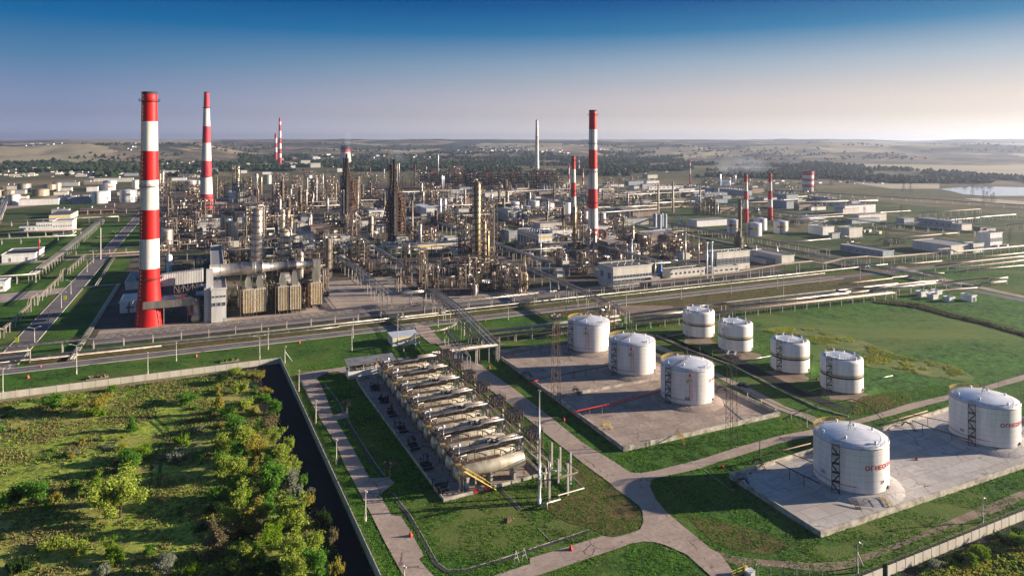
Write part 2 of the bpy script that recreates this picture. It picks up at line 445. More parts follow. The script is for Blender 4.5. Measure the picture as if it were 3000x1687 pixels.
def poly(name, pts, m, z, label=None, kind='structure'):
    """a flat ground sheet"""
    b = MB(m); b.v = [(x, y, 0) for x, y in pts]
    a = sum(pts[i][0] * pts[(i + 1) % len(pts)][1] - pts[(i + 1) % len(pts)][0] * pts[i][1] for i in range(len(pts)))
    idx = tuple(range(len(pts)))
    b.face(idx if a > 0 else idx[::-1])
    o = b.obj(name); o.location.z = z
    return tag(o, label or name.replace('_', ' ') + ' surface', kind=kind)
# ------------------------------------------------------------------ the setting
mat('stubble', (.36, .30, .19), (.28, .245, .15), scale=.004, rough=.95)
mat('sand', (.42, .36, .27), (.33, .28, .2), scale=.02, rough=.95)
from mathutils import noise as mn
def nz(x, y, s, z=0.0, o=4): return mn.fractal(Vector((x / s, y / s, z)), 1.0, 2.0, o)
def smooth(t): t = max(0.0, min(1.0, t)); return t * t * (3 - 2 * t)
def hill_z(X, Y):
    d = sqrt(X * X + Y * Y)
    if d < 2900: return -1.0
    a = X / max(Y, 1)
    t = smooth((d - 2900) / 7600)
    z = -1 + 106 * t ** 0.9
    z += smooth((d - 3000) / 1000) * (60 * (.45 - abs(nz(X * .6, Y * 1.3, 1700))) - 6) * (1 - .75 * t)
    z += smooth((d - 3100) / 900) * 24 * nz(X, Y, 480, 3.3) * (1 - .6 * t)
    # long tan spur on the west side, notch in the east skyline
    z += 36 * math.exp(-((d - 4300) / 750) ** 2) * smooth((-0.35 - a) / .12)
    z += 30 * math.exp(-((d - 6500) / 900) ** 2) * math.exp(-((a + .08) / .35) ** 2)
    z += 30 * math.exp(-((d - 5300 + 900 * a) / 600) ** 2) * smooth((a - .08) / .2) + 16 * math.exp(-((d - 7600 - 500 * a) / 700) ** 2)
    z -= 22 * t * math.exp(-((a - .59) / .06) ** 2)
    z -= 16 * t * smooth((-0.66 - a) / .1)
    if d > 10500: z -= (d - 10500) * .004
    return z
# one ground sheet to the horizon
g = MB('plain')
g.v = [(-40000, -3000, 0), (40000, -3000, 0), (40000, 60000, 0), (-40000, 60000, 0)]; g.face((0, 1, 2, 3))
o = g.obj('ground'); o.location.z = -1.2; tag(o, 'green and brown plain reaching the horizon', kind='structure')
g = MB('plain'); g.v = [(-3400, -600, 0), (3400, -600, 0), (3400, 3000, 0), (-3400, 3000, 0)]; g.face((0, 1, 2, 3))
o = g.obj('ground'); o.location.z = -.06; tag(o, 'flat plain around the refinery', kind='structure')
h = MB('hill'); h.mat('stubble').mat('dark_wood_hill').mat('hill')
NA, ND = 300, 150
for j in range(ND + 1):
    d = 2880 * (12600 / 2880) ** (j / ND)
    for i in range(NA + 1):
        a = radians(-45 + 90 * i / NA); X, Y = d * sin(a), d * cos(a)
        h.v.append((X, Y, hill_z(X, Y)))
for j in range(ND):
    for i in range(NA):
        k = j * (NA + 1) + i; x, y, z = h.v[k]; px, py = pxof(x, y, z)
        h.mat('stubble' if (1400 < px < 1640 and 421 < py < 437) or nz(x * .7, y, 900, 9.1) > .30 else 'dark_wood_hill' if nz(x * .6, y, 800, 21.3) > .16 + (.1 if px < 900 else 0) else 'hill')
        h.face((k, k + 1, k + NA + 2, k + NA + 1), True)
tag(h.obj('hills'), 'rolling dry hills on the skyline', kind='structure')

near = [XY(-700, 366), XY(900, 366), (1100, -150), (-600, -150)]
poly('lawn', [XY(-320, 362), XY(700, 362), XY(700, -150), XY(-320, -150)], 'lush_grass', 0.0, 'mown grass around the tanks and vessels')
poly('lawn', [XY(-420, 362.2), XY(-20, 362.2), XY(-20, 900), XY(-500, 900)], 'lush_grass', 0.0, 'grass beside the western avenue')
poly('lawn', [XY(362, 362.2), XY(900, 362.2), XY(1000, 1000), XY(480, 1000), XY(375, 560)], 'grass', 0.0, 'grass among the eastern workshops')
poly('verge', [XY(-70, 345.2), XY(560, 345.2), XY(560, 352.5), XY(-70, 352.5)], 'dry_grass', .03, 'dry verge along the perimeter road')
poly('verge', [XY(250, 296), XY(420, 300), XY(420, 337.0), XY(160, 337.0), XY(165, 330)], 'dry_grass', .03, 'dull dry grass between road and pipe rack')
# refinery yard
poly('yard', [XY(-52, 366), XY(385, 366), XY(400, 560), XY(520, 1000), XY(700, 1500), XY(-250, 1500), XY(-60, 860)], 'yard', .04, 'worn concrete and bare soil under the process units')
poly('yard', [XY(-700, 905), XY(-66, 905), XY(-260, 1500), XY(-1100, 1500)], 'grass', .02, 'olive grass of the far western works')
poly('forecourt', [XY(-50, 366.5), XY(205, 366.5), XY(205, 396), XY(-50, 396)], 'concrete', .08, 'concrete forecourt in front of the furnaces')
poly('forecourt', [XY(50, 396.2), XY(118, 396.2), XY(118, 470), XY(50, 470)], 'concrete', .08, 'open concrete yard east of the furnaces')
for i, (a, b_, c_, d) in enumerate([(-40, 560, 60, 590), (20, 470, 70, 520), (90, 590, 150, 640), (130, 540, 170, 580), (180, 640, 250, 680), (230, 560, 300, 600), (-30, 620, 30, 650), (260, 420, 330, 440), (150, 700, 260, 730), (300, 640, 400, 700), (60, 700, 120, 760), (200, 800, 400, 850), (-50, 760, 20, 820)]):
    poly('lawn', [XY(a, b_), XY(c_, b_), XY(c_, d), XY(a, d)], 'grass', .09, f'{ORD[i]} grass plot inside the works')
# roads
poly('road', [XY(-330, 337.5), XY(900, 337.5), XY(900, 344.7), XY(-330, 344.7)], 'asphalt', .12, 'perimeter road in front of the works')
poly('road', [XY(-84, 345), XY(-74.5, 345), XY(-74.5, 1100), XY(-84, 1100)], 'asphalt', .12, 'western avenue running away between the lawns')
poly('road', [XY(438, 150), XY(446, 150), XY(446, 700), XY(438, 700)], 'asphalt', .10, 'eastern cross road')
poly('road', [XY(-50, 372), XY(380, 372), XY(380, 378), XY(-50, 378)], 'asphalt', .12, 'service road behind the pipe rack')
poly('road', [XY(122, 396), XY(128, 396), XY(128, 900), XY(122, 900)], 'asphalt', .12, 'works road between the process blocks')
poly('road', [XY(212, 396), XY(219, 396), XY(219, 1200), XY(212, 1200)], 'asphalt', .12, 'works road beside the central chimney')
poly('path', [C(21, 0, 690), C(21, 880, 600), C(21, 700, 690), C(21, 0, 800)], 'concrete', .10, 'pale side path joining the avenue')
poly('path', [C(21, 0, 310), C(21, 1740, 175), C(21, 1740, 205), C(21, 0, 330)], 'concrete', .10, 'narrow cross path behind the avenue')
poly('path', [C(11, 0, 950), C(11, 640, 830), C(11, 850, 760), C(11, 900, 780), C(11, 560, 940), C(11, 0, 1000)], 'concrete', .10, 'dusty way between the far tanks')
kerbs = thing('kerb_line', 'long pale kerbs edging the perimeter road', 'kerb', XY(0, 341))
for t in (337.3, 344.9):
    b = MB('kerb'); p = XY(80, t); q = XY(0, 341); b.box(p[0] - q[0], p[1] - q[1], 0, 640, .35, .22, ANG); b.obj('kerb_stone', kerbs)
kerbs = thing('kerb_line', 'pale kerbs edging the western avenue', 'kerb', XY(-79, 700))
for s_ in (-84.3, -74.2):
    b = MB('kerb'); p = XY(s_, 700); q = XY(-79, 700); b.box(p[0] - q[0], p[1] - q[1], 0, .4, 700, .22, ANG); b.obj('kerb_stone', kerbs)
b = MB('line_paint')
for i in range(-26, 60):
    p = XY(i * 12, 341.1); b.box(p[0], p[1], .13, 5, .14, .01, ANG)
o = b.obj('road_marking'); tag(o, 'dashed white line along the perimeter road', kind='structure')
b = MB('line_paint')
for i in range(12):
    p = XY(-96 + i * 1.8, 345.6); b.box(p[0], p[1], .14, .6, 3.2, .01, ANG)
tag(b.obj('zebra_crossing'), 'white zebra stripes at the mouth of the avenue', kind='structure')
acc = [C(33, 330, -60), C(33, 520, 120), C(33, 640, 260), C(33, 870, 420), C(33, 1220, 680), C(33, 1520, 920), C(33, 1760, 1120), C(33, 2180, 1449), C(43, 2500, 290),
       C(44, 0, 350), C(44, 200, 490), C(44, 310, 580), C(44, 350, 650), C(44, 362, 780), C(44, 320, 870), C(44, 200, 920), C(44, 0, 970), C(43, 2400, 950), C(43, 1950, 1095), C(43, 1500, 1230), C(43, 1500, 1300), C(43, 1050, 1449),
       C(43, 700, 1590), C(43, 1300, 1560), C(43, 1590, 1449), C(44, 0, 1120), C(44, 200, 1050), C(44, 360, 1020), C(44, 500, 1030), C(44, 620, 1060), C(44, 900, 1180), C(44, 1200, 1449), C(44, 1330, 1580), C(44, 1640, 1560), C(44, 1500, 1449), C(44, 1470, 1380), C(44, 1330, 1180),
       C(44, 1200, 1110), C(44, 1020, 960), C(44, 820, 800), C(44, 640, 640), C(44, 520, 500), C(44, 440, 330), C(44, 480, 240), C(44, 640, 205), C(44, 900, 150), C(44, 1100, 100), C(44, 1350, 10),
       C(34, 1550, 1350), C(34, 2050, 1190), C(34, 2500, 1090), C(35, 560, 930), C(35, 840, 860), C(35, 1400, 700), C(35, 1640, 640), C(35, 2200, 500), C(35, 2557, 400), C(35, 3000, 280), C(35, 3000, 215), C(35, 2557, 330), C(35, 2050, 480), C(35, 1630, 580), C(35, 1100, 700), C(35, 700, 830), C(35, 350, 920),
       C(34, 2400, 1030), C(34, 2100, 1085), C(34, 1600, 1220), C(34, 1100, 1380), C(34, 850, 1449), C(44, 850, 50), C(44, 500, 140), C(44, 340, 165), C(44, 200, 160), C(44, 0, 25),
       C(33, 2557, 1420), C(33, 2170, 1190), C(33, 1760, 860), C(33, 1280, 490), C(33, 950, 260), C(33, 900, 210), C(33, 800, 180), C(33, 660, 95), C(33, 700, 60), C(33, 900, 10), C(23, 1300, 1290), C(23, 1980, 1180), C(23, 1980, 1150), C(23, 1200, 1310), C(23, 900, 1330), C(23, 400, 1280), C(23, 240, 1100), C(23, 60, 1050), C(23, 60, 1070), C(23, 100, 1180), C(23, 250, 1300), C(33, 250, -60)]
poly('road', acc, 'slab_road', .14, 'old concrete access roads between tanks and vessels')
trk = [C(32, 1150, 330), C(32, 1280, 590), C(32, 1450, 900), C(32, 1640, 1200), C(32, 1740, 1449), C(42, 1860, 270), C(42, 2070, 670), C(42, 2260, 1050), C(42, 2480, 1449), C(42, 2560, 1600), C(43, 420, 1560), C(43, 300, 1449), C(43, 190, 1330), C(43, 120, 1240), C(43, 180, 1200), C(43, 0, 870),
       C(42, 2450, 705), C(42, 2330, 695), C(42, 2190, 430), C(42, 2370, 290), C(42, 2300, 220), C(42, 2060, 230), C(42, 1930, 0), C(32, 1850, 1250), C(32, 1640, 900), C(32, 1800, 860), C(32, 1790, 790), C(32, 1600, 840), C(32, 1500, 570), C(32, 1400, 370), C(32, 1500, 320), C(32, 1650, 290), C(32, 1760, 330), C(32, 2300, 190), C(32, 2560, 150), C(32, 2560, 110), C(32, 2250, 150), C(32, 1740, 235), C(32, 1350, 290)]
poly('road', trk, 'slab_road', .13, 'pale concrete track beside the wall')
poly('path', [C(34, 640, 0), C(34, 900, 130), C(34, 1240, 290), C(34, 1560, 440), C(34, 1700, 500), C(34, 2120, 720), C(34, 2300, 790), C(34, 2557, 870), C(35, 200, 960), C(35, 0, 1000), C(34, 2400, 890), C(34, 2020, 760), C(34, 1500, 480), C(34, 1240, 340), C(34, 700, 85), C(34, 480, -10), C(24, 480, 1320), C(24, 560, 1330)], 'slab_road', .11, 'narrow path between the two tank rows')
poly('path', [C(25, 1000, 330), C(25, 1460, 470), C(25, 2557, 710), C(25, 2557, 740), C(25, 1400, 495), C(25, 950, 360)], 'concrete', .11, 'long straight path crossing the eastern grass')
# dirt tracks, soil strips and the painted shade strip along the wall
poly('dirt_track', [C(44, 1200, 1110), C(44, 1500, 1195), C(44, 1900, 1250), C(44, 2557, 1285), C(45, 300, 1260), C(45, 750, 1110), C(45, 1200, 950), C(45, 1700, 720), C(45, 2557, 370), C(45, 2557, 480), C(45, 2300, 620), C(45, 1800, 790), C(45, 1250, 990), C(45, 800, 1180), C(45, 300, 1370), C(44, 2557, 1390), C(44, 2000, 1330), C(44, 1550, 1320), C(44, 1330, 1240)], 'dirt', .05, 'rutted dirt track inside the south wall')
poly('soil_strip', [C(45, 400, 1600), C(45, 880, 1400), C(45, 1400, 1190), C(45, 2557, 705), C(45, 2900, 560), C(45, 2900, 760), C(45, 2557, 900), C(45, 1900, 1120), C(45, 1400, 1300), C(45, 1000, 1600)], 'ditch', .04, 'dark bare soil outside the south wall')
poly('rough_ground', [C(45, 1000, 1590), C(45, 1400, 1300), C(45, 1900, 1120), C(45, 2557, 900), C(45, 3200, 700), C(45, 3200, 1700), C(45, 1200, 1700)], 'scrub', .05, 'rough weeds outside the south wall')
WC = XY(28, 306.5)
WB = (-27.0, 143.5)
poly('soil_strip', [(WC[0] - .4, WC[1] - .6), (WB[0] - .4, WB[1]), (WB[0] + 6, 120), (WB[0] - 6, 120), (WB[0] - 8.5, WB[1]), (WC[0] - 11, WC[1] - 12), (WC[0] - 20, WC[1] - 8.5)], 'ditch', .09, 'dark soil in the shadow of the wall')  # soil coloured near-black over the width of the wall's cast shadow
poly('wasteland', [XY(-330, 305), (WC[0] - .5, WC[1] - 1.5), (WB[0] - .5, WB[1]), (-12, 110), (-260, 60), (-420, 120)], 'scrub', .05, 'overgrown wasteland outside the wall')
poly('soil_strip', [XY(-330, 303), XY(27.5, 305), XY(27, 302), XY(-330, 299.5)], 'dirt', .08, 'bare soil along the foot of the long wall')
poly('bare_patch', [C(43, 1650, 600), C(43, 1900, 500), C(43, 2100, 300), C(43, 1900, 0), C(43, 2130, 30), C(43, 2500, 310), C(44, 290, 590), C(44, 335, 700), C(44, 335, 790), C(44, 290, 870), C(43, 2557, 960), C(43, 2420, 930), C(43, 2250, 850), C(43, 1980, 780)], 'dry_grass', .06, 'bare trampled grass beside the road bend')
poly('bare_patch', [C(44, 900, 700), C(44, 1400, 780), C(44, 2000, 950), C(44, 2200, 1050), C(44, 1900, 1180), C(44, 1500, 1130), C(44, 1200, 1000)], 'dry_grass', .05, 'thin dry grass in the road triangle')
poly('bare_patch', [C(24, 0, 830), C(24, 700, 830), C(24, 800, 900), C(24, 400, 960), C(24, 100, 960)], 'dirt', .06, 'scorched brown patch by the pipe rack')
for i, (cd, x, y, w_, h_) in enumerate([(24, 1050, 1265, 210, 38), (24, 1550, 1440, 240, 45), (34, 2150, 340, 260, 50), (35, 300, 590, 270, 45), (34, 1500, 60, 220, 40)]):
    c_ = C(cd, x, y); pts = []
    e = C(cd, x + w_, y); f = C(cd, x, y + h_)
    rx = abs(e[0] - c_[0]); ry = abs(c_[1] - f[1]) + 3
    for k in range(22):
        a = 2 * pi * k / 22; q = 1 + .25 * R.uniform(-1, 1); pts.append((c_[0] + rx * q * cos(a), c_[1] + ry * q * sin(a)))
    poly('bare_patch', pts, 'dirt', .055 + .002 * i, f'{ORD[i]} reddish soil ring at a banded tank')
# east meadow
poly('meadow', [C(24, 1250, 1090), C(24, 2557, 885), C(25, 740, 780), C(25, 1280, 830), C(25, 1680, 960), C(25, 2100, 1060), C(25, 2557, 1190), C(25, 3200, 1400), C(35, 3000, 200), C(35, 2557, 320), C(35, 1630, 570), C(35, 1000, 700), C(35, 400, 560), C(34, 2440, 400), C(24, 2480, 1449), C(24, 1900, 1100)], 'meadow', .04, 'big sloping green meadow')
poly('meadow', [C(25, 860, 740), C(25, 1900, 620), C(25, 2557, 720), C(25, 3100, 850), C(25, 3100, 1300), C(25, 2557, 1120), C(25, 2000, 980), C(25, 1350, 820)], 'meadow', .05, 'green strip with the small white sheds')
poly('weeds', [C(24, 1800, 1130), C(24, 2100, 1090), C(24, 2557, 1120), C(25, 300, 1180), C(35, 1000, 80), C(35, 1700, 230), C(35, 1950, 370), C(35, 1900, 410), C(35, 1500, 370), C(35, 1100, 300), C(35, 600, 230), C(35, 550, 60), C(25, 100, 1330), C(24, 2500, 1300), C(24, 1900, 1160)], 'straw', .07, 'yellow dry weeds on the meadow slope')
poly('field', [C(15, 0, 430), C(15, 640, 402), C(15, 1300, 400), C(15, 2557, 440), C(15, 3200, 470), C(15, 3200, 690), C(15, 2557, 632), C(15, 1900, 590), C(15, 1500, 540), C(15, 900, 500), C(15, 200, 455)], 'stubble', .3, 'wide pale stubble field before the hills')
poly('field', [C(15, 300, 620), C(15, 900, 640), C(15, 1500, 680), C(15, 1500, 740), C(15, 900, 740), C(15, 500, 680)], 'sand', .3, 'sandy strip before the lake')
poly('field', [C(15, 1800, 860), C(15, 2200, 870), C(15, 2900, 930), C(15, 2500, 950), C(15, 2000, 900)], 'sand', .3, 'sandy clearing below the lake')
poly('water', [C(15, 1500, 745), C(15, 1700, 725), C(15, 2000, 708), C(15, 2557, 722), C(15, 3400, 745), C(15, 3400, 870), C(15, 2557, 830), C(15, 2100, 832), C(15, 1800, 810), C(15, 1650, 770)], 'water', .35, 'pale lake east of the works')

# ------------------------------------------------------------------ walls of concrete panels
def panel_wall(label, pts, hgt, pl=3.0, wires=True):
    t = thing('concrete_wall', lab(label), 'wall', pts[0])
    ox, oy = pts[0]
    pan = MB('panel_wall'); pan.box(pl / 2, 0, 0, pl - .06, .16, hgt)
    pm = pan.mesh('panel')
    po = MB('concrete_post'); po.box(0, 0, 0, .24, .24, hgt + .12)
    if wires: po.mat('steel_grey'); po.bar((0, 0, hgt + .1), (.0, .45, hgt + .65), .05)
    qm = po.mesh('post')
    for (ax, ay), (bx, by) in zip(pts, pts[1:]):
        dx, dy = bx - ax, by - ay; ln = sqrt(dx * dx + dy * dy); n = int(ln / pl); r = atan2(dy, dx)
        for i in range(n):
            for nm, me in (('panel', pm), ('post', qm)):
                o = bpy.data.objects.new(nm, me); scene.collection.objects.link(o); o.parent = t
                o.location = (ax - ox + dx * i / n, ay - oy + dy * i / n, 0); o.rotation_euler = (0, 0, r)
        if wires:
            w = MB('steel_grey')
            for q in range(3):
                e = .12 + q * .16
                w.bar((ax - ox - sin(r) * e, ay - oy + cos(r) * e, hgt + .25 + q * .18), (bx - ox - sin(r) * e, by - oy + cos(r) * e, hgt + .25 + q * .18), .02)
            w.obj('barbed_wire', t)
    return t
panel_wall('long pale concrete panel wall between the road verge and the wasteland', [XY(-222, 304.5), WC], 2.5, 4.2)
panel_wall('shaded concrete panel wall running from the corner towards the camera beside the track', [WC, WB], 2.5, 4.2)
A = Vector((82, 149.0)); dw = Vector((.902, .432))
panel_wall('sunlit concrete panel wall south of the dirt track', [tuple(A - dw * 24), tuple(A - dw * 1.5)], 2.3, 3.0)
panel_wall('sunlit concrete panel wall continuing east past the broken panel', [tuple(A), tuple(A + dw * 84)], 2.3, 3.0)
def bund(label, pts, h=1.5, w=.4, closed=True):
    t = thing('bund_wall', lab(label), 'low wall', pts[0])
    seq = list(zip(pts, pts[1:] + pts[:1])) if closed else list(zip(pts, pts[1:]))
    for a, b_ in seq:
        dx, dy = b_[0] - a[0], b_[1] - a[1]; ln = sqrt(dx * dx + dy * dy)
        m = MB('bund'); m.box(dx / 2 + a[0] - pts[0][0], dy / 2 + a[1] - pts[0][1], 0, ln - w, w, h, atan2(dy, dx))
        m.obj('wall_section', t)
    k = MB('bund')
    for a in pts: k.box(a[0] - pts[0][0], a[1] - pts[0][1], 0, w + .01, w + .01, h + .03, ANG)
    k.obj('corner_block', t)
    return t
P1 = [(116, 177), (180, 178), (180, 281), (116, 281)]
poly('pad', [XY(*p) for p in P1], 'old_pad', .3, 'cracked concrete pad of the three middle tanks')
bund('low concrete wall ringing the pad of the three middle tanks', [XY(*p) for p in P1])
bund('low concrete wall dividing the middle tank pad in two', [XY(117, 223), XY(179, 224)], 1.3, .35, False)
P2 = [(134, 119.5), (252, 121.5), (252, 158), (134, 150.5)]
poly('pad', [XY(*p) for p in P2], 'pale_pad', .3, 'pale concrete pad of the two near tanks')
bund('low concrete wall ringing the pale pad of the two near tanks', [XY(*p) for p in P2])
UQ = [C(24, 250, 1270), C(34, 1100, 80), C(34, 2557, 770), C(35, 380, 860)]
# drainage channel and banks around the banded tanks
ch = [C(24, 560, 1190), C(34, 950, 0), C(34, 1500, 200), C(34, 2100, 500), C(34, 2557, 690), C(35, 350, 830), C(35, 420, 770), C(35, 0, 600), C(34, 2400, 560), C(34, 1900, 300), C(34, 1500, 100), C(24, 1000, 1449), C(24, 620, 1190)]
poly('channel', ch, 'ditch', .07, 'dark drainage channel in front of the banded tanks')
bund('thin concrete kerb along the drainage channel of the banded tanks', [C(24, 520, 1210), C(34, 900, 10), C(34, 1500, 230), C(34, 2100, 540), C(34, 2557, 760), C(35, 360, 860)], .5, .3, False)
PV = [C(32, 2000, 575), C(43, 430, 520), C(43, 1640, 200)]
st = [ST(p) for p in PV]
VP = [(st[0][0], st[0][1] + 2), (st[1][0], st[1][1]), (st[2][0], st[2][1]), (st[2][0], st[0][1] + 16), (st[0][0], st[0][1] + 16)]
poly('pad', [XY(*p) for p in VP[::-1]], 'old_pad', .25, 'stained concrete pad under the horizontal vessels')
bund('low concrete kerb around the vessel pad', [XY(*p) for p in VP[::-1]], .9, .3)
# ditches in the grass
for lb, pts in (('narrow concrete ditch curving round the near lawn', [C(32, 1480, 440), C(32, 1640, 640), C(32, 1820, 980), C(32, 2120, 1449), C(42, 2230, 200)]),
                ('dark ditch edging the near lawn', [C(42, 2330, 420), C(43, 0, 700), C(43, 200, 1050), C(43, 330, 1290), C(43, 470, 1390), C(43, 700, 1375), C(43, 1150, 1245), C(43, 1700, 1060), C(43, 2250, 880)]),
                ('short ditch with slabs by the vent pipes', [C(43, 1140, 370), C(43, 1380, 620)]),
                ('broken slab path in the near lawn', [C(43, 1590, 860), C(43, 1740, 1020)]),
                ('pale concrete gutter beside the near tank pad', [C(44, 1100, 120), C(44, 1450, 385), C(44, 1540, 370)])):
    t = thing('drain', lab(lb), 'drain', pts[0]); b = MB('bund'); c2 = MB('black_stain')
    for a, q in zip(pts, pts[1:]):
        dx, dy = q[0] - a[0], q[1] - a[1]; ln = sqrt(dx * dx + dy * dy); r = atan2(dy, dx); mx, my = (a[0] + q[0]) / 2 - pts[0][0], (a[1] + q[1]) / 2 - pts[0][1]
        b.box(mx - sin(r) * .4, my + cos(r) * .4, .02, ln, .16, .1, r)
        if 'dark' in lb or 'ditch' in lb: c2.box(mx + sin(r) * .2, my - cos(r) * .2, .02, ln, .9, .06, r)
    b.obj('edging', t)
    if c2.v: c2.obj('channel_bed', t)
# ------------------------------------------------------------------ lettering as real raised shapes
FONT_CACHE = {}
def text_polys(txt):
    if txt in FONT_CACHE: return FONT_CACHE[txt]
    cu = bpy.data.curves.new("t", 'FONT'); cu.body = txt; cu.size = 1.0; cu.resolution_u = 3; cu.offset = 0.028; cu.space_character = 1.12
    o = bpy.data.objects.new("t", cu); scene.collection.objects.link(o)
    dg = bpy.context.evaluated_depsgraph_get(); e = o.evaluated_get(dg); me = e.to_mesh()
    me2 = ([tuple(v.co) for v in me.vertices], [tuple(p.vertices) for p in me.polygons])
    e.to_mesh_clear(); bpy.data.objects.remove(o); bpy.data.curves.remove(cu)
    FONT_CACHE[txt] = me2; return me2
def wrap_text(txt, phi0, z, size, rad, m, stretch=1.15):
    """letters on a drum; phi measured from the side facing local -Y"""
    vs, fs = text_polys(txt); b = MB(m)
    for x, y, _ in vs:
        a = phi0 + x * size * stretch / rad; b.v.append((rad * sin(a), -rad * cos(a), z + y * size))
    for f in fs: b.face(f)
    return b
# ------------------------------------------------------------------ storage tanks
def stair_tower(b, x, y, H, w=1.9, lv=2.3):
    for a, c in ((-1, -1), (1, -1), (1, 1), (-1, 1)): b.bar((x + a * w / 2, y + c * w / 2, 0), (x + a * w / 2, y + c * w / 2, H + 1.1), .09)
    n = int(H / lv)
    for i in range(n + 1):
        z = H * i / n
        for zz in (z, z + 1.0):
            for (a, c), (e, f) in (((-1, -1), (1, -1)), ((1, -1), (1, 1)), ((1, 1), (-1, 1)), ((-1, 1), (-1, -1))):
                b.bar((x + a * w / 2, y + c * w / 2, zz), (x + e * w / 2, y + f * w / 2, zz), .07)
        if z: b.box(x, y + .4, z - .04, w, w * .5, .07)
        if i < n:
            s = 1 if i % 2 else -1; z1 = H * (i + 1) / n
            for dx in (-.35, .35):
                b.bar((x - s * w / 2, y + dx - .5, z), (x + s * w / 2, y + dx - .5, z1), .08)
            for q in range(8):
                f = (q + .5) / 8; b.box(x - s * w / 2 + s * w * f, y - .5, z + (z1 - z) * f, .25, .7, .04)
def near_tank(label, xl, xr, yb, kind, stair_u, bal_u=None, texts=(), z0=1.5, group=None, mound=1.4, rods=()):
    Yf = (CAMH - z0) * 2000 / (yb - 412); Rr = 9.49 if kind != 'band' else 7.58
    Y = Yf + Rr; X = ((xl + xr) / 2 - 1500) * Y / 2000
    H = 12.0; rot = -atan2(X, Y)
    t = thing('storage_tank', lab(label), 'storage tank', (X, Y), z0, rot, group)
    b = MB('white_paint'); pr = [(Rr, 0)]
    pr += [(Rr, H)] if kind != 'band' else [(Rr, H - .9), (Rr * .975, H - .35), (Rr * .9, H)]
    b.lathe(pr, 64); b.obj('shell', t)
    q = MB('seam')
    for i in range(1, 7): q.hoop(H * i / 7, Rr - .005, .03, n=48)
    q.obj('weld_seam', t)
    q = MB('bund'); q.lathe([(Rr + .02, 0), (Rr + .02, .35)], 48); q.obj('base_ring', t)
    b = MB('roof_paint')
    if kind == 'band':
        b.lathe([(Rr * .9, H), (Rr * .8, H + .12), (Rr * .79, H + .05), (Rr * .4, H + .55), (0, H + .8)], 48)
        b.mat('navy_stripe').hoop(H + .2, Rr * .8, .07, n=40)
    else:
        b.lathe([(Rr + .06, H - .1), (Rr + .06, H + .02), (Rr * .75, H + .62), (Rr * .5, H + 1.15), (Rr * .25, H + 1.5), (0, H + 1.62)], 64)
    rf_ = b.obj('roof', t)
    if kind == 'band':
        for nm, m, z, hh in (('ochre_band', 'ochre_stripe', 6.0, .62), ('navy_band', 'navy_stripe', 5.25, .6)):
            q = MB(m); q.lathe([(Rr + .03, z), (Rr + .035, z + hh)], 64); q.obj(nm, t)
    else:
        q = MB('dark_red'); q.hoop(H - .12, Rr + .1, .045, n=48); q.obj('rim_pipe', t)
        q = MB('red_pipe'); q.hoop(1.9, Rr + .15, .045, n=30, a0=-pi * .95, a1=-pi * .45); q.obj('ring_pipe', t)
    # handrail round the roof, yellow on the far west arc
    rr = Rr * (.8 if kind == 'band' else .985)
    q = MB('steel_grey')
    for z in (.55, 1.1): q.hoop(H + z, rr, .03, n=48)
    for i in range(36):
        a = 2 * pi * i / 36; q.bar((rr * cos(a), rr * sin(a), H), (rr * cos(a), rr * sin(a), H + 1.1), .05)
    q.obj('railing', rf_)
    if kind != 'band':
        q = MB('yellow_steel')
        for z in (.4, .75, 1.15): q.hoop(H + z, rr + .12, .06, n=16, a0=pi * .55, a1=pi * .98)
        for i in range(11):
            a = pi * (.55 + .043 * i); q.bar(((rr + .12) * cos(a), (rr + .12) * sin(a), H), ((rr + .12) * cos(a), (rr + .12) * sin(a), H + 1.15), .07)
        q.obj('yellow_railing', t)
    ph = math.asin(stair_u); sr = Rr + 1.15
    q = MB('black_steel' if kind != 'white_stair' and not (kind == 'band' and bal_u == 'white') else 'chimney_white')
    stair_tower(q, sr * sin(ph), -sr * cos(ph), H)
    q.obj('stair_tower', t)
    if kind == 'cone':   # sloping catwalk to the top, centre tripod mast
        q = MB('steel_grey'); a0 = Vector((Rr * sin(ph), -Rr * cos(ph), H + .35)); a1 = Vector((0, -.6, H + 2.0)); d = (a1 - a0); sd = Vector((0, 0, 1)).cross(d).normalized() * .45
        for sgn in (-1, 1):
            q.rail([a0 + sd * sgn, a1 + sd * sgn], 1.0, .05, 1.2)
        for k in range(14): p = a0 + d * (k / 14); q.bar(p - sd, p + sd, .1)
        q.obj('roof_catwalk', rf_)
    if kind != 'band':
        q = MB('steel_grey')
        for a in range(3): q.bar((1.5 * cos(a * 2.1), 1.5 * sin(a * 2.1), H + 1.3), (0, 0, H + 3.8), .09)
        q.bar((0, 0, H + 1.3), (0, 0, H + 6.2), .09)
        q.obj('lightning_mast', rf_)
    for u, v, hh in rods:
        q = MB('steel_grey'); q.bar((Rr * u, Rr * v, H * .7), (Rr * u, Rr * v, H + hh), .07); q.obj('lightning_rod', t)
    if bal_u is not None and bal_u != 'white':
        p = math.asin(bal_u); bx, by = (Rr + .7) * sin(p), -(Rr + .7) * cos(p)
        q = MB('steel_grey'); q.box(bx, by, H - 3.6, 2.4, 1.3, .1)
        q.rail([(bx - 1.2, by - .6, H - 3.5), (bx + 1.2, by - .6, H - 3.5)], 1.1, .05, .8)
        q.bar((bx - 1.1, by - .5, H - 3.5), (bx - 1.1, by + .2, H + .6), .06); q.bar((bx + 1.1, by - .5, H - 3.5), (bx + 1.1, by + .2, H + .6), .06)
        q.obj('foam_balcony', t)
        q = MB('hydrant_red'); q.box(bx + .1, by, H - 1.4, .55, .4, .8); q.obj('red_box', t)
        q = MB('red_pipe')
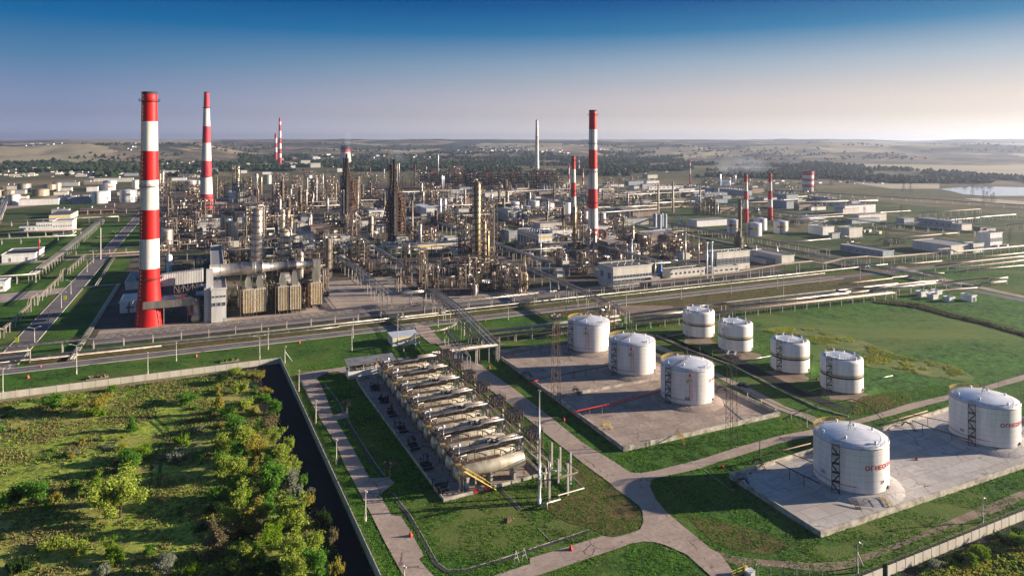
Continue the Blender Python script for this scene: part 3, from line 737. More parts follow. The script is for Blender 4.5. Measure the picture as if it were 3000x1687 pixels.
        for dx in (.1, 1.15): a = p + dx / Rr; q.bar(((Rr + .15) * sin(a), -(Rr + .15) * cos(a), 1.9), ((Rr + .15) * sin(a), -(Rr + .15) * cos(a), H - 1.4), .08)
        q.obj('riser_pipe', t)
    for a, r_ in ((.6, .7), (2.1, .75), (3.6, .8), (4.5, .6), (5.6, .82), (1.3, .35)):
        x, y = Rr * r_ * cos(a), Rr * r_ * sin(a); zz = H + (1.62 * (1 - r_) if kind != 'band' else .5 * (1 - r_)); q = MB('roof_paint')
        q.cyl((x, y, zz), (x, y, zz + .7), .28, .28, 8); q.cyl((x, y, zz + .7), (x, y, zz + .95), .45, .3, 8); q.obj('roof_vent', rf_)
    q = MB('steel_grey'); a = .35; q.cyl((Rr * cos(-a), Rr * sin(-a), .9), ((Rr + .4) * cos(-a), (Rr + .4) * sin(-a), .9), .5, .5, 12); q.obj('manhole', t)
    for tx, u, z, sz, m in texts:
        wrap_text(tx, math.asin(u), z, sz, Rr + .06, m).obj('lettering', t)
    if mound:
        f = thing('tank_foundation', lab('concrete skirt of the ' + ' '.join(label.split()[:11])), 'foundation', (X, Y), 0, 0)
        q = MB('pale_pad' if kind == 'big' else 'old_pad'); q.lathe([(Rr * mound, .31), (Rr * 1.2, z0 - .25), (Rr * 1.05, z0), (0, z0)], 48)
        q.obj('skirt', f)
    return t
WG = 'white flammable-liquid tanks'
T1 = near_tank('white cone-roof tank nearest the pipe bridge on the middle pad', 1663, 1786, 1034, 'cone', -.75, -.13, group=WG, z0=1.3)
T2 = near_tank('white cone-roof tank in the middle of the three-tank row', 1783, 1919, 1102, 'cone', -.66, -.04, group=WG, z0=1.3, rods=((-.95, .2, 4),))
T3 = near_tank('white cone-roof tank with number 20 on its wall', 1936, 2090, 1188.5, 'cone', -.62, .08, (('20', -.08, 2.1, 1.3, 'navy_stripe'), ('ОГНЕОПАСНО', .78, 7.6, 1.4, 'red_pipe')), group=WG, z0=1.3, rods=((.95, .2, 5), (.5, .85, 4)))
T4 = near_tank('big white domed tank with number 29 in the near corner of the pale pad', 2384, 2599, 1450, 'big', -.33, None, (('25', -.76, 2.9, 1.2, 'dark_red'), ('29', .76, 2.6, 1.1, 'dark_red'), ('ОГНЕОПАСНО', .36, 6.5, 1.6, 'red_pipe')), group=WG, z0=1.4, rods=((.98, -.1, 5), (.1, .95, 5)))
T5 = near_tank('big white domed tank with number 30 at the far end of the pale pad', 2782, 2984, 1314.5, 'big', -.29, None, (('30', -.66, 2.6, 1.2, 'dark_red'), ('ОГНЕОПАСНО', .42, 6.5, 1.6, 'red_pipe')), group=WG, z0=1.4, rods=((-.98, 0, 6), (.4, .9, 6), (.97, -.1, 5)))
BG = 'white tanks with ochre and navy bands'
near_tank('banded white tank with white stairs beside the long pipe rack', 2001, 2092, 990, 'band', -.57, 'white', z0=.3, group=BG, mound=0, rods=((-.85, .2, 5), (.6, .75, 6), (.8, .5, 5)))
near_tank('banded white tank with white stairs second from the pipe rack', 2104, 2205, 1032, 'band', -.56, 'white', z0=.3, group=BG, mound=0, rods=((-.6, .6, 5), (.9, .3, 5)))
near_tank('banded white tank with black stairs by the yellow weeds', 2259, 2370, 1095, 'band', -.47, None, z0=.3, group=BG, mound=0, rods=((-.8, .5, 5), (.7, .6, 5)))
near_tank('banded white tank with black stairs closest to the access road', 2404, 2527, 1154, 'band', -.48, None, z0=.3, group=BG, mound=0, rods=((-.5, .8, 5), (.85, .4, 5)))

# stiles over the bund walls
def stile(label, p, rot, col, h=1.6):
    t = thing('step_stile', lab(label), 'stile', p, 0, rot, 'stiles over the bund walls'); b = MB(col)
    pr = [(-2.6, 0), (-1.1, h + .5), (1.1, h + .5), (2.6, 0)]
    for y in (-.45, .45):
        for a, c in zip(pr, pr[1:]):
            b.bar((a[0], y, a[1]), (c[0], y, c[1]), .12); b.bar((a[0], y, a[1] + 1), (c[0], y, c[1] + 1), .06)
            for e in (a, c): b.bar((e[0], y, e[1]), (e[0], y, e[1] + 1), .06)
    b.obj('frame', t); b = MB(col)
    for s in (-1, 1):
        for k in range(6): f = k / 6; b.box(s * (2.5 - 1.4 * f), 0, (h + .5) * f + .1, .25, .9, .05)
    b.box(0, 0, h + .45, 2.2, .9, .06); b.obj('step', t)
stile('black stile over the shaded west wall of the middle pad', C(33, 1450, 370), ANG, 'black_steel')
stile('yellow stile over the west wall of the middle pad', C(33, 2440, 1030), ANG, 'yellow_steel')
stile('dark stile over the dividing wall of the middle pad', C(33, 2080, 570), ANG + pi / 2, 'black_steel', 1.3)
stile('yellow stile over the south wall of the middle pad', C(34, 810, 1160), ANG + pi / 2, 'yellow_steel')
stile('dark stile over the east wall of the middle pad', C(34, 1330, 550), ANG, 'black_steel')
stile('black stile at the shaded west corner of the pale pad', C(44, 1590, 330), ANG, 'black_steel')
stile('black stile with ladder over the north wall of the pale pad', C(44, 1800, 90), ANG + pi / 2, 'black_steel')
stile('black stile beside the grey valves behind the near tank', C(35, 1110, 1010), ANG + pi / 2, 'black_steel')
# red cone covers of hydrants
def cone(label, p, s=1.0):
    t = thing('hydrant_cover', lab(label), 'hydrant cover', p, 0, .4, 'red hydrant covers'); t.scale = (s * .72,) * 3
    b = MB('hydrant_red'); b.lathe([(.85, 0), (.85, .25), (.12, 1.55), (0, 1.6)], 4, smooth=False); b.obj('cone', t)
    b = MB('hydrant_red'); b.bar((-.5, 0, .7), (.5, 0, .7), .08); b.bar((0, 0, 1.5), (0, 0, 1.8), .07); b.obj('handle', t)
for cd, x, y, lb, s in ((32, 1420, 480, 'on the pale track near the wall corner', 1), (43, 10, 955, 'beside the track by the near ditch', 1.1), (43, 2010, 1125, 'at the near edge of the concrete branch road', 1.1),
                        (44, 1345, 100, 'in the grass beside the gutter', 1), (33, 995, 250, 'at the road edge by the pad corner', 1), (33, 1925, 905, 'on the grass strip below the lattice mast', 1),
                        (45, 1215, 10, 'on the pale pad between the two big tanks', 1), (22, 1180, 1300, 'on the lawn by the perimeter road', 1), (23, 940, 1025, 'on the lawn before the shadowed road', 1),
                        (31, 350, 370, 'at the verge near the avenue mouth', 1.1), (31, 2450, 105, 'at the verge between two lamp posts', 1.1), (31, 510, 235, 'at the corner of avenue and perimeter road', .8),
                        (21, 675, 945, 'on the avenue kerb in the sun', 1), (21, 1130, 320, 'on the far stretch of the avenue kerb', 1), (24, 330, 610, 'before the grey hall', .9), (24, 565, 1085, 'at the foot of the rust rack', .9),
                        (24, 1230, 1255, 'by the first banded tank', .9), (24, 1285, 670, 'on the east stretch of the perimeter road', .9), (34, 2525, 390, 'behind the third banded tank', .9), (44, 1700, 180, 'inside the pale pad corner', .8)):
    cone('red pyramid hydrant cover ' + lb, C(cd, x, y), s)
# red warning boards on the vessel kerb
for k, x in enumerate((832, 960)):
    p = C(43, x, 420 - k * 22); t = thing('warning_board', lab(f'red board on the vessel kerb, {"closer to the corner" if k == 0 else "closer to the stile"}'), 'board', p, 0, ANG, 'red boards')
    b = MB('hydrant_red'); b.box(0, 0, .3, 1.3, .08, .9); b.obj('panel', t); b = MB('steel_grey')
    for s in (-.5, .5): b.bar((s, .05, 0), (s, .05, .4), .06)
    b.obj('leg', t)

# ------------------------------------------------------------------ horizontal pressure vessels
VX0, VX1, VT, VS = 60.5, 82.0, 175.7, 13.7
def vessel_mesh(m):
    b = MB(m); Lh, r = (VX1 - VX0) / 2, 2.0; k0 = None; n = 28; ks = []
    pr = [(-Lh, 0), (-Lh + .12, .9), (-Lh + .5, 1.6), (-Lh + 1.1, r)]
    pr += [(Lh - 1.1, r), (Lh - .5, 1.6), (Lh - .12, .9), (Lh, 0)]
    for x, rr in pr:
        k = len(b.v); ks.append((k, rr))
        if rr == 0: b.v.append((x, 0, 0)); continue
        for i in range(n): a = 2 * pi * i / n; b.v.append((x, rr * cos(a), rr * sin(a)))
    for (a, ra), (c, rc) in zip(ks, ks[1:]):
        for i in range(n):
            j = (i + 1) % n
            if ra == 0: b.face((a, c + i, c + j), True)
            elif rc == 0: b.face((a + i, c, a + j), True)
            else: b.face((a + i, c + i, c + j, a + j), True)
    return b
vs_ = XY((VX0 + VX1) / 2, VT)
v0 = thing('pressure_vessel', lab('silver horizontal vessel nearest the camera with full sunlit flank'), 'pressure vessel', vs_, 5.0, ANG, 'silver horizontal vessels')
vs0 = vessel_mesh('vessel_silver').obj('shell', v0)
for x in (-7, 0, 7):
    b = MB('concrete_post'); b.box(x, 0, -5, .7, 3.0, 3.5); b.box(x, 0, -1.9, .9, 3.4, .5); b.obj('saddle', v0)
b = MB('steel_brown'); b.box(-3, 0, 2.15, 12, 1.6, .1)
for y in (-.9, .9): b.rail([(-9, y, 2.2), (6, y, 2.2)], 1.1, .05, 1.2)
b.obj('top_walkway', v0)
for x in (-6.6, -1, 3.4, 6.4):
    b = MB('pipe'); b.cyl((x, .2, 1.9), (x, .2, 3.4), .16, .16, 6); b.obj('nozzle', vs0)
b = MB('pipe'); b.cyl((-8.6, .2, 1.9), (-8.6, .2, 3.4), .16, .16, 6); b.cyl((-8.6, .2, 3.4), (-8.6, .2, 3.9), .42, .42, 8); b.tube([(-8.6, 0, 2.9), (-8.6, 2.2, 2.9), (-6, 2.2, 3.1)], .16)
b.obj('nozzle', vs0)
for k in range(1, 7):
    nm = ORD[k]
    copy_thing(v0, lab(f'silver horizontal vessel, {nm} sunlit one counting back from the camera'), XY((VX0 + VX1) / 2, VT + VS * k), 5.0)
for k in range(7):
    c = thing('pressure_vessel', lab(f'horizontal vessel hidden under pipework, {ORD[k]} of these counting back from the camera'), 'pressure vessel', XY((VX0 + VX1) / 2, VT + VS * k + 6.4), 5.0, ANG, 'silver horizontal vessels')
    for ch in v0.children:
        if ch.name.startswith(('shell', 'saddle')): copy_part(ch, c)
    # pipe bridge above it
    g_ = thing('pipe_bridge', lab(f'pipe bridge with handrails over the {ORD[k]} covered vessel from the camera'), 'pipe bridge', XY((VX0 + VX1) / 2, VT + VS * k + 5.6), 7.0, ANG, 'pipe bridges over the vessels')
    for q, (y, r_, m) in enumerate(((-1.3, .30, 'pipe'), (-.4, .16, 'pipe_dull'), (.5, .22, 'pipe'), (1.4, .14, 'pipe_rust'))):
        b = MB(m); b.tube([(-9.5, y, -.2), (-9.3, y, 1.3 - q * .1), (4.0, y, 1.5 - q * .1), (5.2, y, 2.1), (12.5, y, 2.1)], r_); b.obj('pipe', g_)
    b = MB('steel_dark'); b.box(0, -.2, .55, 21, 2.2, .12); b.obj('deck', g_)
    b = MB('steel_brown'); b.rail([(-10.5, -1.4, .6), (10.5, -1.4, .6)], 1.1, .05, 1.3); b.rail([(-10.5, 1.0, .6), (10.5, 1.0, .6)], 1.1, .05, 1.3); b.obj('railing', g_)
    b = MB('steel_dark')
    for x in (-9, -3, 3, 9):
        for y in (-1.8, 2.4): b.bar((x, y, -7), (x, y, 1.6), .16)
        b.bar((x, -1.9, 1.2), (x, 2.4, 1.2), .14)
    b.obj('trestle', g_)
    b = MB('black_steel')
    for x in (1.5, 3.2, 4.9, 6.6, 8.3): b.cyl((x, .6, 1.0), (x, .6, 2.2 + .3 * (k % 2)), .26, .26, 6); b.box(x, .6, 1.5, .7, .9, .35)
    b.box(4.5, -.6, .9, 5, .5, .8)
    b.obj('valve_group', g_)
    b = MB('roof_paint'); b.lathe([(0, 2.8), (.45, 3.05), (.5, 3.3), (.45, 3.55), (0, 3.8)], 10, -7.6, -1.6); b.cyl((-7.6, -1.6, .6), (-7.6, -1.6, 2.9), .07, .07, 5); b.obj('white_ball', g_)
    # east valve tower with ladder
    w = thing('valve_tower', lab(f'brown valve tower with ladder, {ORD[k]} from the camera at the east vessel ends'), 'valve tower', XY(VX1 + 5.5, VT + VS * k + 6), 0, ANG, 'valve towers')
    b = MB('steel_brown')
    for x in (-2, 2):
        for y in (-2.5, 2.5): b.bar((x, y, 0), (x, y, 11), .18)
    for z in (4.5, 7.5, 9.8):
        for y in (-2.5, 2.5): b.bar((-2, y, z), (2, y, z), .14); b.bar((-2, -y, z), (-2, y, z), .14)
        b.bar((2, -2.5, z), (2, 2.5, z), .14)
    b.obj('frame', w)
    b = MB('steel_dark'); b.box(0, 0, 7.4, 4.2, 5.2, .12); b.box(0, 0, 9.8, 4.2, 5.2, .12); b.rail([(-2, -2.5, 9.9), (2, -2.5, 9.9), (2, 2.5, 9.9), (-2, 2.5, 9.9)], 1.1, .05, 1.0); b.obj('platform', w)
    b = MB('steel_brown'); 
    for dy in (-.3, .3): b.bar((2.3, -3.5 + dy, 0), (.6, -3.5 + dy, 9.8), .1)
    for q in range(16): f = q / 16; b.bar((2.3 - 1.7 * f, -3.8, 9.8 * f), (2.3 - 1.7 * f, -3.2, 9.8 * f), .07)
    b.obj('ladder', w)
    b = MB('black_steel')
    for x in (-1.2, 0, 1.2):
        for y in (-1.6, 0, 1.6): b.cyl((x, y, 8.2), (x, y, 9.6 + .8 * R.random()), .3, .2, 6)
    b.obj('valve_group', w)
    for x in (-2.9, -4.0):
        b = MB('concrete_post'); b.box(x, 1.5, 0, .55, .55, 7.2); b.obj('column', w)
    # dark pump group west of the vessels
    m_ = thing('pump_group', lab(f'black pump and valve group under the west vessel ends, {ORD[k]} from the camera'), 'pump group', XY(VX0 - 2.6, VT + VS * k + 1.5), .3, ANG, 'pump groups')
    b = MB('black_steel')
    for q in range(9):
        x, y = R.uniform(-2, 1.5), R.uniform(-3.4, 3.4); hh = R.uniform(1, 2.6); b.cyl((x, y, 0), (x, y, hh), .12, .12, 6); b.cyl((x, y, hh), (x, y, hh + .25), .35, .35, 8)
    for q in range(3): y = -2 + 2 * q; b.cyl((-1.5, y, .6), (1.2, y, .6), .35, .35, 8)
    b.obj('valve_group', m_)
    b = MB('concrete_post'); b.box(0, 0, 0, 4, 1.2, .45); b.obj('plinth', m_)
EL = (VS * 7)
wk = thing('walkway', lab('long dark walkway with yellow landings across the west ends of all vessels'), 'walkway', XY(VX0 + 1.2, VT - 3), 7.3, ANG)
b = MB('steel_brown'); b.box(0, EL / 2, 0, 1.4, EL + 4, .12); b.obj('deck', wk)
b = MB('steel_dark')
for x in (-.7, .7): b.rail([(x, -2, .1), (x, EL + 2, .1)], 1.1, .06, 1.1)
b.obj('railing', wk)
for k in range(8):
    b = MB('steel_grey'); b.bar((-.6, k * VS, -7.3), (-.6, k * VS, 0), .16); b.bar((.6, k * VS, -7.3), (.6, k * VS, 0), .16); b.obj('leg', wk)
    b = MB('yellow_steel'); b.box(0, k * VS + 2, .14, 1.5, 1.2, .05); b.obj('yellow_landing', wk)
st_ = thing('stair_flight', lab('yellow steel stair slanting down from the walkway end to the pad'), 'stairs', XY(VX0 + 1.2, VT - 4.2), .3, ANG)
b = MB('yellow_steel')
for y in (-.5, .5):
    b.bar((0, y, 7), (9.5, y, 0), .2); b.bar((0, y, 8), (9.5, y, 1), .07)
    for k in range(9): f = k / 8; b.bar((9.5 * f, y, 7 - 7 * f), (9.5 * f, y, 8 - 7 * f), .06)
b.obj('stringer', st_); b = MB('steel_brown')
for k in range(24): f = k / 24; b.box(9.5 * f, 0, 7 - 7 * f, .3, 1, .05)
b.obj('tread', st_)
for k, x in enumerate((1, 6)):
    p = C(43, 635 + 190 * k, 385 - 30 * k); b = MB('concrete_post'); b.box(0, 0, 0, .35, .35, 7.0 - 2.5 * k); o = b.obj('concrete_post'); o.location = (*p, .25); o.rotation_euler.z = ANG
    tag(o, lab(f'slender concrete post {"at the pad corner" if k == 0 else "under the yellow stair"}'), 'post')
# pipes along the east side of the vessels
er = thing('pipe_run', lab('bundle of pipes along the east ends of the vessels'), 'pipes', XY(VX1 + 3.5, VT - 6), 0, ANG)
for q in range(7):
    b = MB(['pipe', 'pipe_dull', 'pipe_rust', 'pipe', 'pipe_dull', 'steel_dark', 'pipe'][q]); x = -2.2 + q * .8; z = 4.2 + (q % 3) * 1.3
    b.tube([(x, -4 + q, 0), (x, -4 + q, z), (x, EL + 8, z)], .17 + .05 * (q % 2)); b.obj('pipe', er)
for k in range(8):
    b = MB('concrete_post'); b.box(-2.4, k * 13 - 2, 0, .5, .5, 6.8); b.box(3, k * 13 - 2, 0, .5, .5, 6.8); b.box(.3, k * 13 - 2, 3.6, 6, .4, .4); b.obj('trestle', er)
# vent pipe group on the near lawn
vp = thing('vent_pipework', lab('grey vent pipework on tall posts on the near lawn'), 'pipework', C(43, 1950, 440), 0, ANG)
o0 = C(43, 1950, 440); s0 = ST(o0)
def loc(cd, x, y, z=0):
    a = ST(C(cd, x, y, z)); return (a[0] - s0[0], a[1] - s0[1], z)
for x, y, z in ((1975, 440, 8.5), (1745, 515, 8), (2010, 305, 9), (1880, 190, 8), (1775, 105, 7.5)):
    b = MB('concrete_post'); p = loc(43, x, y); b.box(p[0], p[1], 0, .5, .5, z); b.obj('post', vp)
b = MB('pipe'); b.tube([loc(43, 1648, 615), loc(43, 1648, 560, 1.2), loc(43, 1700, 540, 1.2), loc(43, 1880, 490, 1.2), loc(43, 1850, 440, 1.2), loc(43, 2175, 350, 1.2), loc(43, 2030, 210, 1.2), loc(43, 1780, 0, 1.2), loc(33, 1760, 1320, 1.2)], .22); b.obj('pipe', vp)
b = MB('pipe'); p = loc(43, 1710, 610); b.tube([p, (p[0], p[1], 1.6), loc(43, 1700, 540, 1.3)], .28); b.obj('pipe', vp)
b = MB('steel_grey')
for z in (7.2, 7.9):
    b.tube([loc(43, 1640, 265, z), loc(43, 1860, 215, z), loc(43, 2100, 150, z)], .12, 5)
a, q = loc(43, 2100, 150, 7.5), loc(43, 1860, 215, 7.5)
b.bar(loc(43, 1860, 235, 7.5), loc(43, 2100, 165, 7.5), .2); b.bar(loc(43, 1990, 60, 10), loc(43, 2110, 140, 7.6), .1); b.bar(loc(43, 1940, 10, 10), loc(43, 1990, 180, 7.6), .1); b.bar(loc(43, 1945, 5, 10), loc(43, 2080, 110, 10), .12); b.bar(loc(43, 1960, 0, 10.4), loc(43, 2085, 100, 10.4), .12)
b.obj('cross_frame', vp)
# white sawhorse frames, stump of rubble, valve clusters on posts
for k, (x, y) in enumerate(((1335, 1290), (1435, 1255))):
    t = thing('sawhorse_frame', lab(f'white A-shaped frame on the near grass, {"closer to the ditch corner" if k == 0 else "closer to the concrete road"}'), 'trestle', C(43, x, y), 0, .5, 'white A-frames')
    b = MB('roof_paint'); b.bar((-.7, 0, 0), (0, .3, 2.7), .07); b.bar((.8, .2, 0), (0, .3, 2.7), .07); b.bar((-.35, .1, 1.2), (.4, .2, 1.2), .06); b.obj('frame', t)
t = thing('rubble_heap', lab('small heap of rubble in the middle of the near lawn'), 'rubble', C(43, 1250, 755)); b = MB('dirt')
for k in range(14): b.box(R.gauss(0, .5), R.gauss(0, .4), R.uniform(0, .3), R.uniform(.3, .6), R.uniform(.2, .5), R.uniform(.2, .4), R.random() * 3)
b.obj('stone', t)
for cd, x, y, lb in ((32, 1770, 830, 'farther from the camera'), (42, 2300, 235, 'closer to the camera')):
    t = thing('valve_cluster', lab('dark valve cluster on thin legs beside the pale track, ' + lb), 'valve cluster', C(cd, x, y), 0, ANG, 'valve clusters by the track')
    b = MB('black_steel'); b.hoop(4.4, 1.6, .08, n=16); b.hoop(3.6, 1.5, .08, n=16)
    for k in range(8): a = k * pi / 4; b.bar((1.55 * cos(a), 1.55 * sin(a), 3.3), (1.55 * cos(a), 1.55 * sin(a), 4.9), .07); b.bar((0, 0, 3.9), (1.5 * cos(a), 1.5 * sin(a), 4.0), .12)
    b.cyl((0, 0, 3.4), (0, 0, 4.8), .4, .3, 8); b.obj('valve_group', t)
    b = MB('steel_grey'); b.bar((.5, .3, 0), (.5, .3, 3.6), .12); b.bar((-1.2, 0, 0), (-1.2, 0, 3.6), .12); b.bar((0, -.4, 0), (0, -.4, 3.6), .2); b.obj('leg', t)
# red, brown and grey fire-water lines on the pads
def ground_pipe(label, pts, r, m, legs=0, lm='steel_grey'):
    t = thing('pipeline', lab(label), 'pipeline', pts[0][:2]); ox, oy = pts[0][:2]
    P = [Vector((p[0] - ox, p[1] - oy, p[2])) for p in pts]
    b = MB(m); b.tube(P, r); b.obj('pipe', t)
    if legs:
        for a, q in zip(P, P[1:]):
            d = q - a; n = int(d.length / legs)
            for i in range(1, n + 1):
                p = a + d * (i / (n + 1));
                if p.z > .8: k = MB(lm); k.bar((p.x, p.y, 0), (p.x, p.y, p.z), .14); k.obj('support', t)
    return t
def c3(cd, x, y, z): p = C(cd, x, y, z); return (p[0], p[1], z)
ground_pipe('bright red pipe on stilts from the west wall towards tank 20', [c3(33, 2050, 830, 2.6), c3(33, 2090, 780, 3.4), c3(33, 2557, 680, 3.4), c3(34, 300, 600, 3.4), c3(34, 570, 530, 2.2)], .2, 'red_pipe', 7)
ground_pipe('second thinner red pipe beside the bright red one', [c3(33, 2080, 800, 2.9), c3(33, 2557, 705, 2.9), c3(34, 300, 625, 2.9), c3(34, 560, 555, 2)], .12, 'dark_red')
ground_pipe('dark pipe on stilts across the shaded half of the middle pad', [c3(33, 1500, 400, 2.8), c3(33, 1900, 330, 2.8), c3(33, 2480, 215, 2.2)], .14, 'black_steel', 6, 'black_steel')
ground_pipe('red stub pipe at the far corner of the middle pad', [c3(33, 1050, 130, .6), c3(33, 1080, 95, 2), c3(33, 1400, 40, 2.4), c3(33, 1980, -60, 2.4)], .14, 'dark_red', 6, 'black_steel')
ground_pipe('red elbow pipe at the west wall below the black stile', [c3(33, 1480, 450, .5), c3(33, 1510, 410, 2.0), c3(33, 1600, 400, 2.2)], .2, 'red_pipe')
ground_pipe('black pipe on posts across the pale pad to the near tank', [c3(44, 2010, 20, 3.6), c3(44, 2557, 290, 3.2)], .14, 'black_steel', 6, 'black_steel')
ground_pipe('dark red pipe from the stile to the near tank top', [c3(34, 2070, 1265, 3.8), c3(34, 2557, 1449, 3.6)], .12, 'dark_red')
ground_pipe('dark pipe on posts linking the two big tanks', [c3(35, 1160, 900, 3.2), c3(35, 1420, 1000, 3), c3(35, 1900, 1150, 2.4)], .14, 'black_steel', 6, 'black_steel')
ground_pipe('red pipe rising to the far big tank', [c3(35, 1100, 810, 3), c3(35, 1620, 920, 3)], .11, 'dark_red', 9, 'black_steel')
ground_pipe('rusty pipe on black posts behind the near tank', [c3(34, 1850, 1335, 3.2), c3(34, 2450, 1185, 3.2)], .16, 'pipe_rust', 7, 'black_steel')
ground_pipe('brown pipe along the north side of the pale pad', [c3(35, 640, 985, 1.6), c3(35, 1000, 880, 1.6), c3(35, 1350, 780, 1.6)], .2, 'pipe_rust', 8)
ground_pipe('black gas pipe arch over the access path', [c3(35, 0, 690, 0.2), c3(35, 190, 680, 4.5), c3(35, 400, 630, 5), c3(35, 620, 715, 5), c3(35, 800, 900, 3)], .14, 'black_steel', 16, 'black_steel')
ground_pipe('thin pipe on tall posts beside the narrow path', [c3(34, 1500, 480, 2.5), c3(34, 2200, 780, 4), c3(34, 2400, 780, 5), c3(34, 2557, 880, 4.5)], .1, 'steel_dark', 9, 'concrete_post')
ground_pipe('grey pipe stub by the last banded tank', [c3(35, 720, 380, .6), c3(35, 915, 340, .6)], .2, 'pipe')
ground_pipe('grey pipe stub between the channel and the first banded tank', [c3(24, 650, 1215, .5), c3(24, 850, 1185, .5)], .18, 'pipe')
ground_pipe('grey pipe bridging the channel near the third banded tank', [c3(34, 1590, 160, .8), c3(34, 1950, 95, .8)], .18, 'pipe')
ground_pipe('pale pipe crossing the channel below the fourth banded tank', [c3(34, 2420, 535, .8), c3(34, 2600, 490, .8)], .18, 'pipe')
# concrete stairs on the skirt of the near tank
for k, (x0_, y0_, x1_, y1_, m) in enumerate(((430, 480, 500, 620, 'steel_dark'), (765, 455, 900, 590, 'yellow_steel'))):
    a, q = C(45, x0_, y0_, 1.5), C(45, x1_, y1_, .3); t = thing('short_stair', lab(f'{"dark" if k == 0 else "yellow-railed"} short stair down the skirt of the near tank'), 'stairs', a)
    d = Vector((q[0] - a[0], q[1] - a[1], -1.2)); sd = Vector((0, 0, 1)).cross(d).normalized() * .6; b = MB(m)
    for sg in (-1, 1): b.bar(sd * sg + Vector((0, 0, 1.5)), d + sd * sg + Vector((0, 0, 1.5)), .12)
    for i in range(9): p = d * (i / 8) + Vector((0, 0, 1.5)); b.bar(p - sd, p + sd, .1)
    if k: b.rail([sd + Vector((0, 0, 1.5)), d + sd + Vector((0, 0, 1.5))], 1, .05, 1)
    b.obj('tread', t)
# ------------------------------------------------------------------ chimneys
def chimney(label, cx, yb, yt, wb, wt, bands, mats, plats=(), flare=None, n=40, base_z=0.0, cat='chimney', group=None, ladder=True):
    """cx, yb, yt in picture pixels; bands = picture y of colour changes from top down"""
    Y = (CAMH - base_z) * 2000 / (yb - 412); X = (cx - 1500) * Y / 2000; k = Y / 2000
    top = CAMH - (yt - 412) * k; zb = [CAMH - (y - 412) * k for y in bands] + [base_z]
    t = thing('chimney', lab(label), cat, (X, Y), base_z, 0.9, group)
    def rad(z):
        f = (z - base_z) / (top - base_z); r = (wb + (wt - wb) * f) * k / 2
        if flare and f < .22: r += flare * k / 2 * (1 - f / .22) ** 1.6
        return r
    zs = [top] + zb
    for i, (a, b_) in enumerate(zip(zs, zs[1:])):
        m = MB(mats[i % len(mats)]); pr = [(rad(b_ + (a - b_) * q / 6), b_ + (a - b_) * q / 6 - base_z) for q in range(7)]
        if i == 0: pr += [(rad(a) * .86, a - base_z), (rad(a) * .86, a - base_z - 3), (0, a - base_z - 3)]
        m.lathe(pr, n); m.obj('shaft_band', t)
    if ladder:
        m = MB('steel_dark'); m.lathe([(rad(top - 1.2) + .06, top - 1.2 - base_z), (rad(top) + .06, top - base_z + .05), (rad(top) * .85, top - base_z + .05)], n); m.obj('sooty_rim', t)
    for y in plats:
        z = CAMH - (y - 412) * k; r = rad(z); m = MB('steel_dark'); m.deck(z - base_z, r, r + 1.3, n=24)
        m.hoop(z - base_z + 1.1, r + 1.25, .05); m.hoop(z - base_z + .55, r + 1.25, .04)
        for q in range(16): a = q * pi / 8; m.bar(((r + 1.25) * cos(a), (r + 1.25) * sin(a), z - base_z), ((r + 1.25) * cos(a), (r + 1.25) * sin(a), z - base_z + 1.1), .06)
        m.obj('platform', t)
    if ladder:
        m = MB('steel_grey'); a = pi + .3
        pts = [((rad(base_z + (top - base_z) * q / 12) + .5) * cos(a), (rad(base_z + (top - base_z) * q / 12) + .5) * sin(a), (top - base_z) * q / 12) for q in range(13)]
        for p, q in zip(pts, pts[1:]): m.bar(p, q, .22)
        for q in range(1, 60): f = q / 60; z = (top - base_z) * f; r = rad(base_z + z); m.box((r + .45) * cos(a), (r + .45) * sin(a), z, .9, .9, .12, a)
        m.obj('ladder', t)
    return t
S = lambda *a: [v * K for v in a]
RW = ['chimney_red', 'chimney_white']; PK = ['faded_red', 'chimney_white']
c1 = chimney('massive red and white chimney with flue ducts at its foot', 438, 950, 270, 58, 41, S(306, 380, 453, 527, 600, 674), RW, S(255, 468, 700), flare=22, n=56)
chimney('tall thin red and white chimney behind the big one', 605, 619, 270, 36, 14, S(274, 318, 360, 405, 445, 488), ['faded_red', 'chimney_white'], S(272, 445), flare=8)
chimney('tall red and white chimney in the middle of the works', 1737, 727, 323, 31, 22, S(326, 377, 425, 475, 524, 574), RW, S(290, 362, 432, 510), flare=4)
chimney('shorter red and white chimney beside the central tall one', 1680, 664, 457, 19, 10, [496, 535, 576, 622], RW, [470, 560])
chimney('twin short red and white chimney, the one nearer the centre', 2185, 652, 509, 16, 9.4, [533, 560, 585, 611], RW, [520])
chimney('twin short red and white chimney, the one nearer the lake', 2256, 647, 508, 16, 9, [533, 559, 584, 607], RW, [520])
chimney('slim pale chimney with faint pink bands on the far side', 1573, 500, 352, 13.5, 7, [400, 425, 452, 474], ['chimney_white', 'pale_pink', 'chimney_white', 'chimney_white', 'chimney_white'], [401, 458], n=20)
chimney('taller red and white chimney of the far power station', 820, 480, 345, 10, 6, [357, 366, 384, 404, 420, 436, 450, 462], ['faded_red', 'chimney_white'], n=16, ladder=False)
chimney('shorter red and white chimney of the far power station', 808, 476, 392, 9, 6.5, [405, 419, 432, 446], ['faded_red', 'chimney_white'], n=16, ladder=False)
chimney('small far red and white stack on the west side of the short chimney', 1667, 562, 481, 5, 3.5, [492, 511, 525, 538, 548], RW, n=12, ladder=False)
chimney('small far red and white stack behind the gap between the chimneys', 1708, 545, 494, 5, 4, [507, 520, 532], RW, n=12, ladder=False)
chimney('thin red and white lattice stack far behind the central chimneys', 1696, 505, 462, 4, 3, [470, 476, 484], RW, n=10, ladder=False)
chimney('thin red and white stack before the woodland', 2022, 542, 465, 4.5, 3, [478, 486, 494, 510], ['faded_red', 'chimney_white'], n=12, ladder=False)
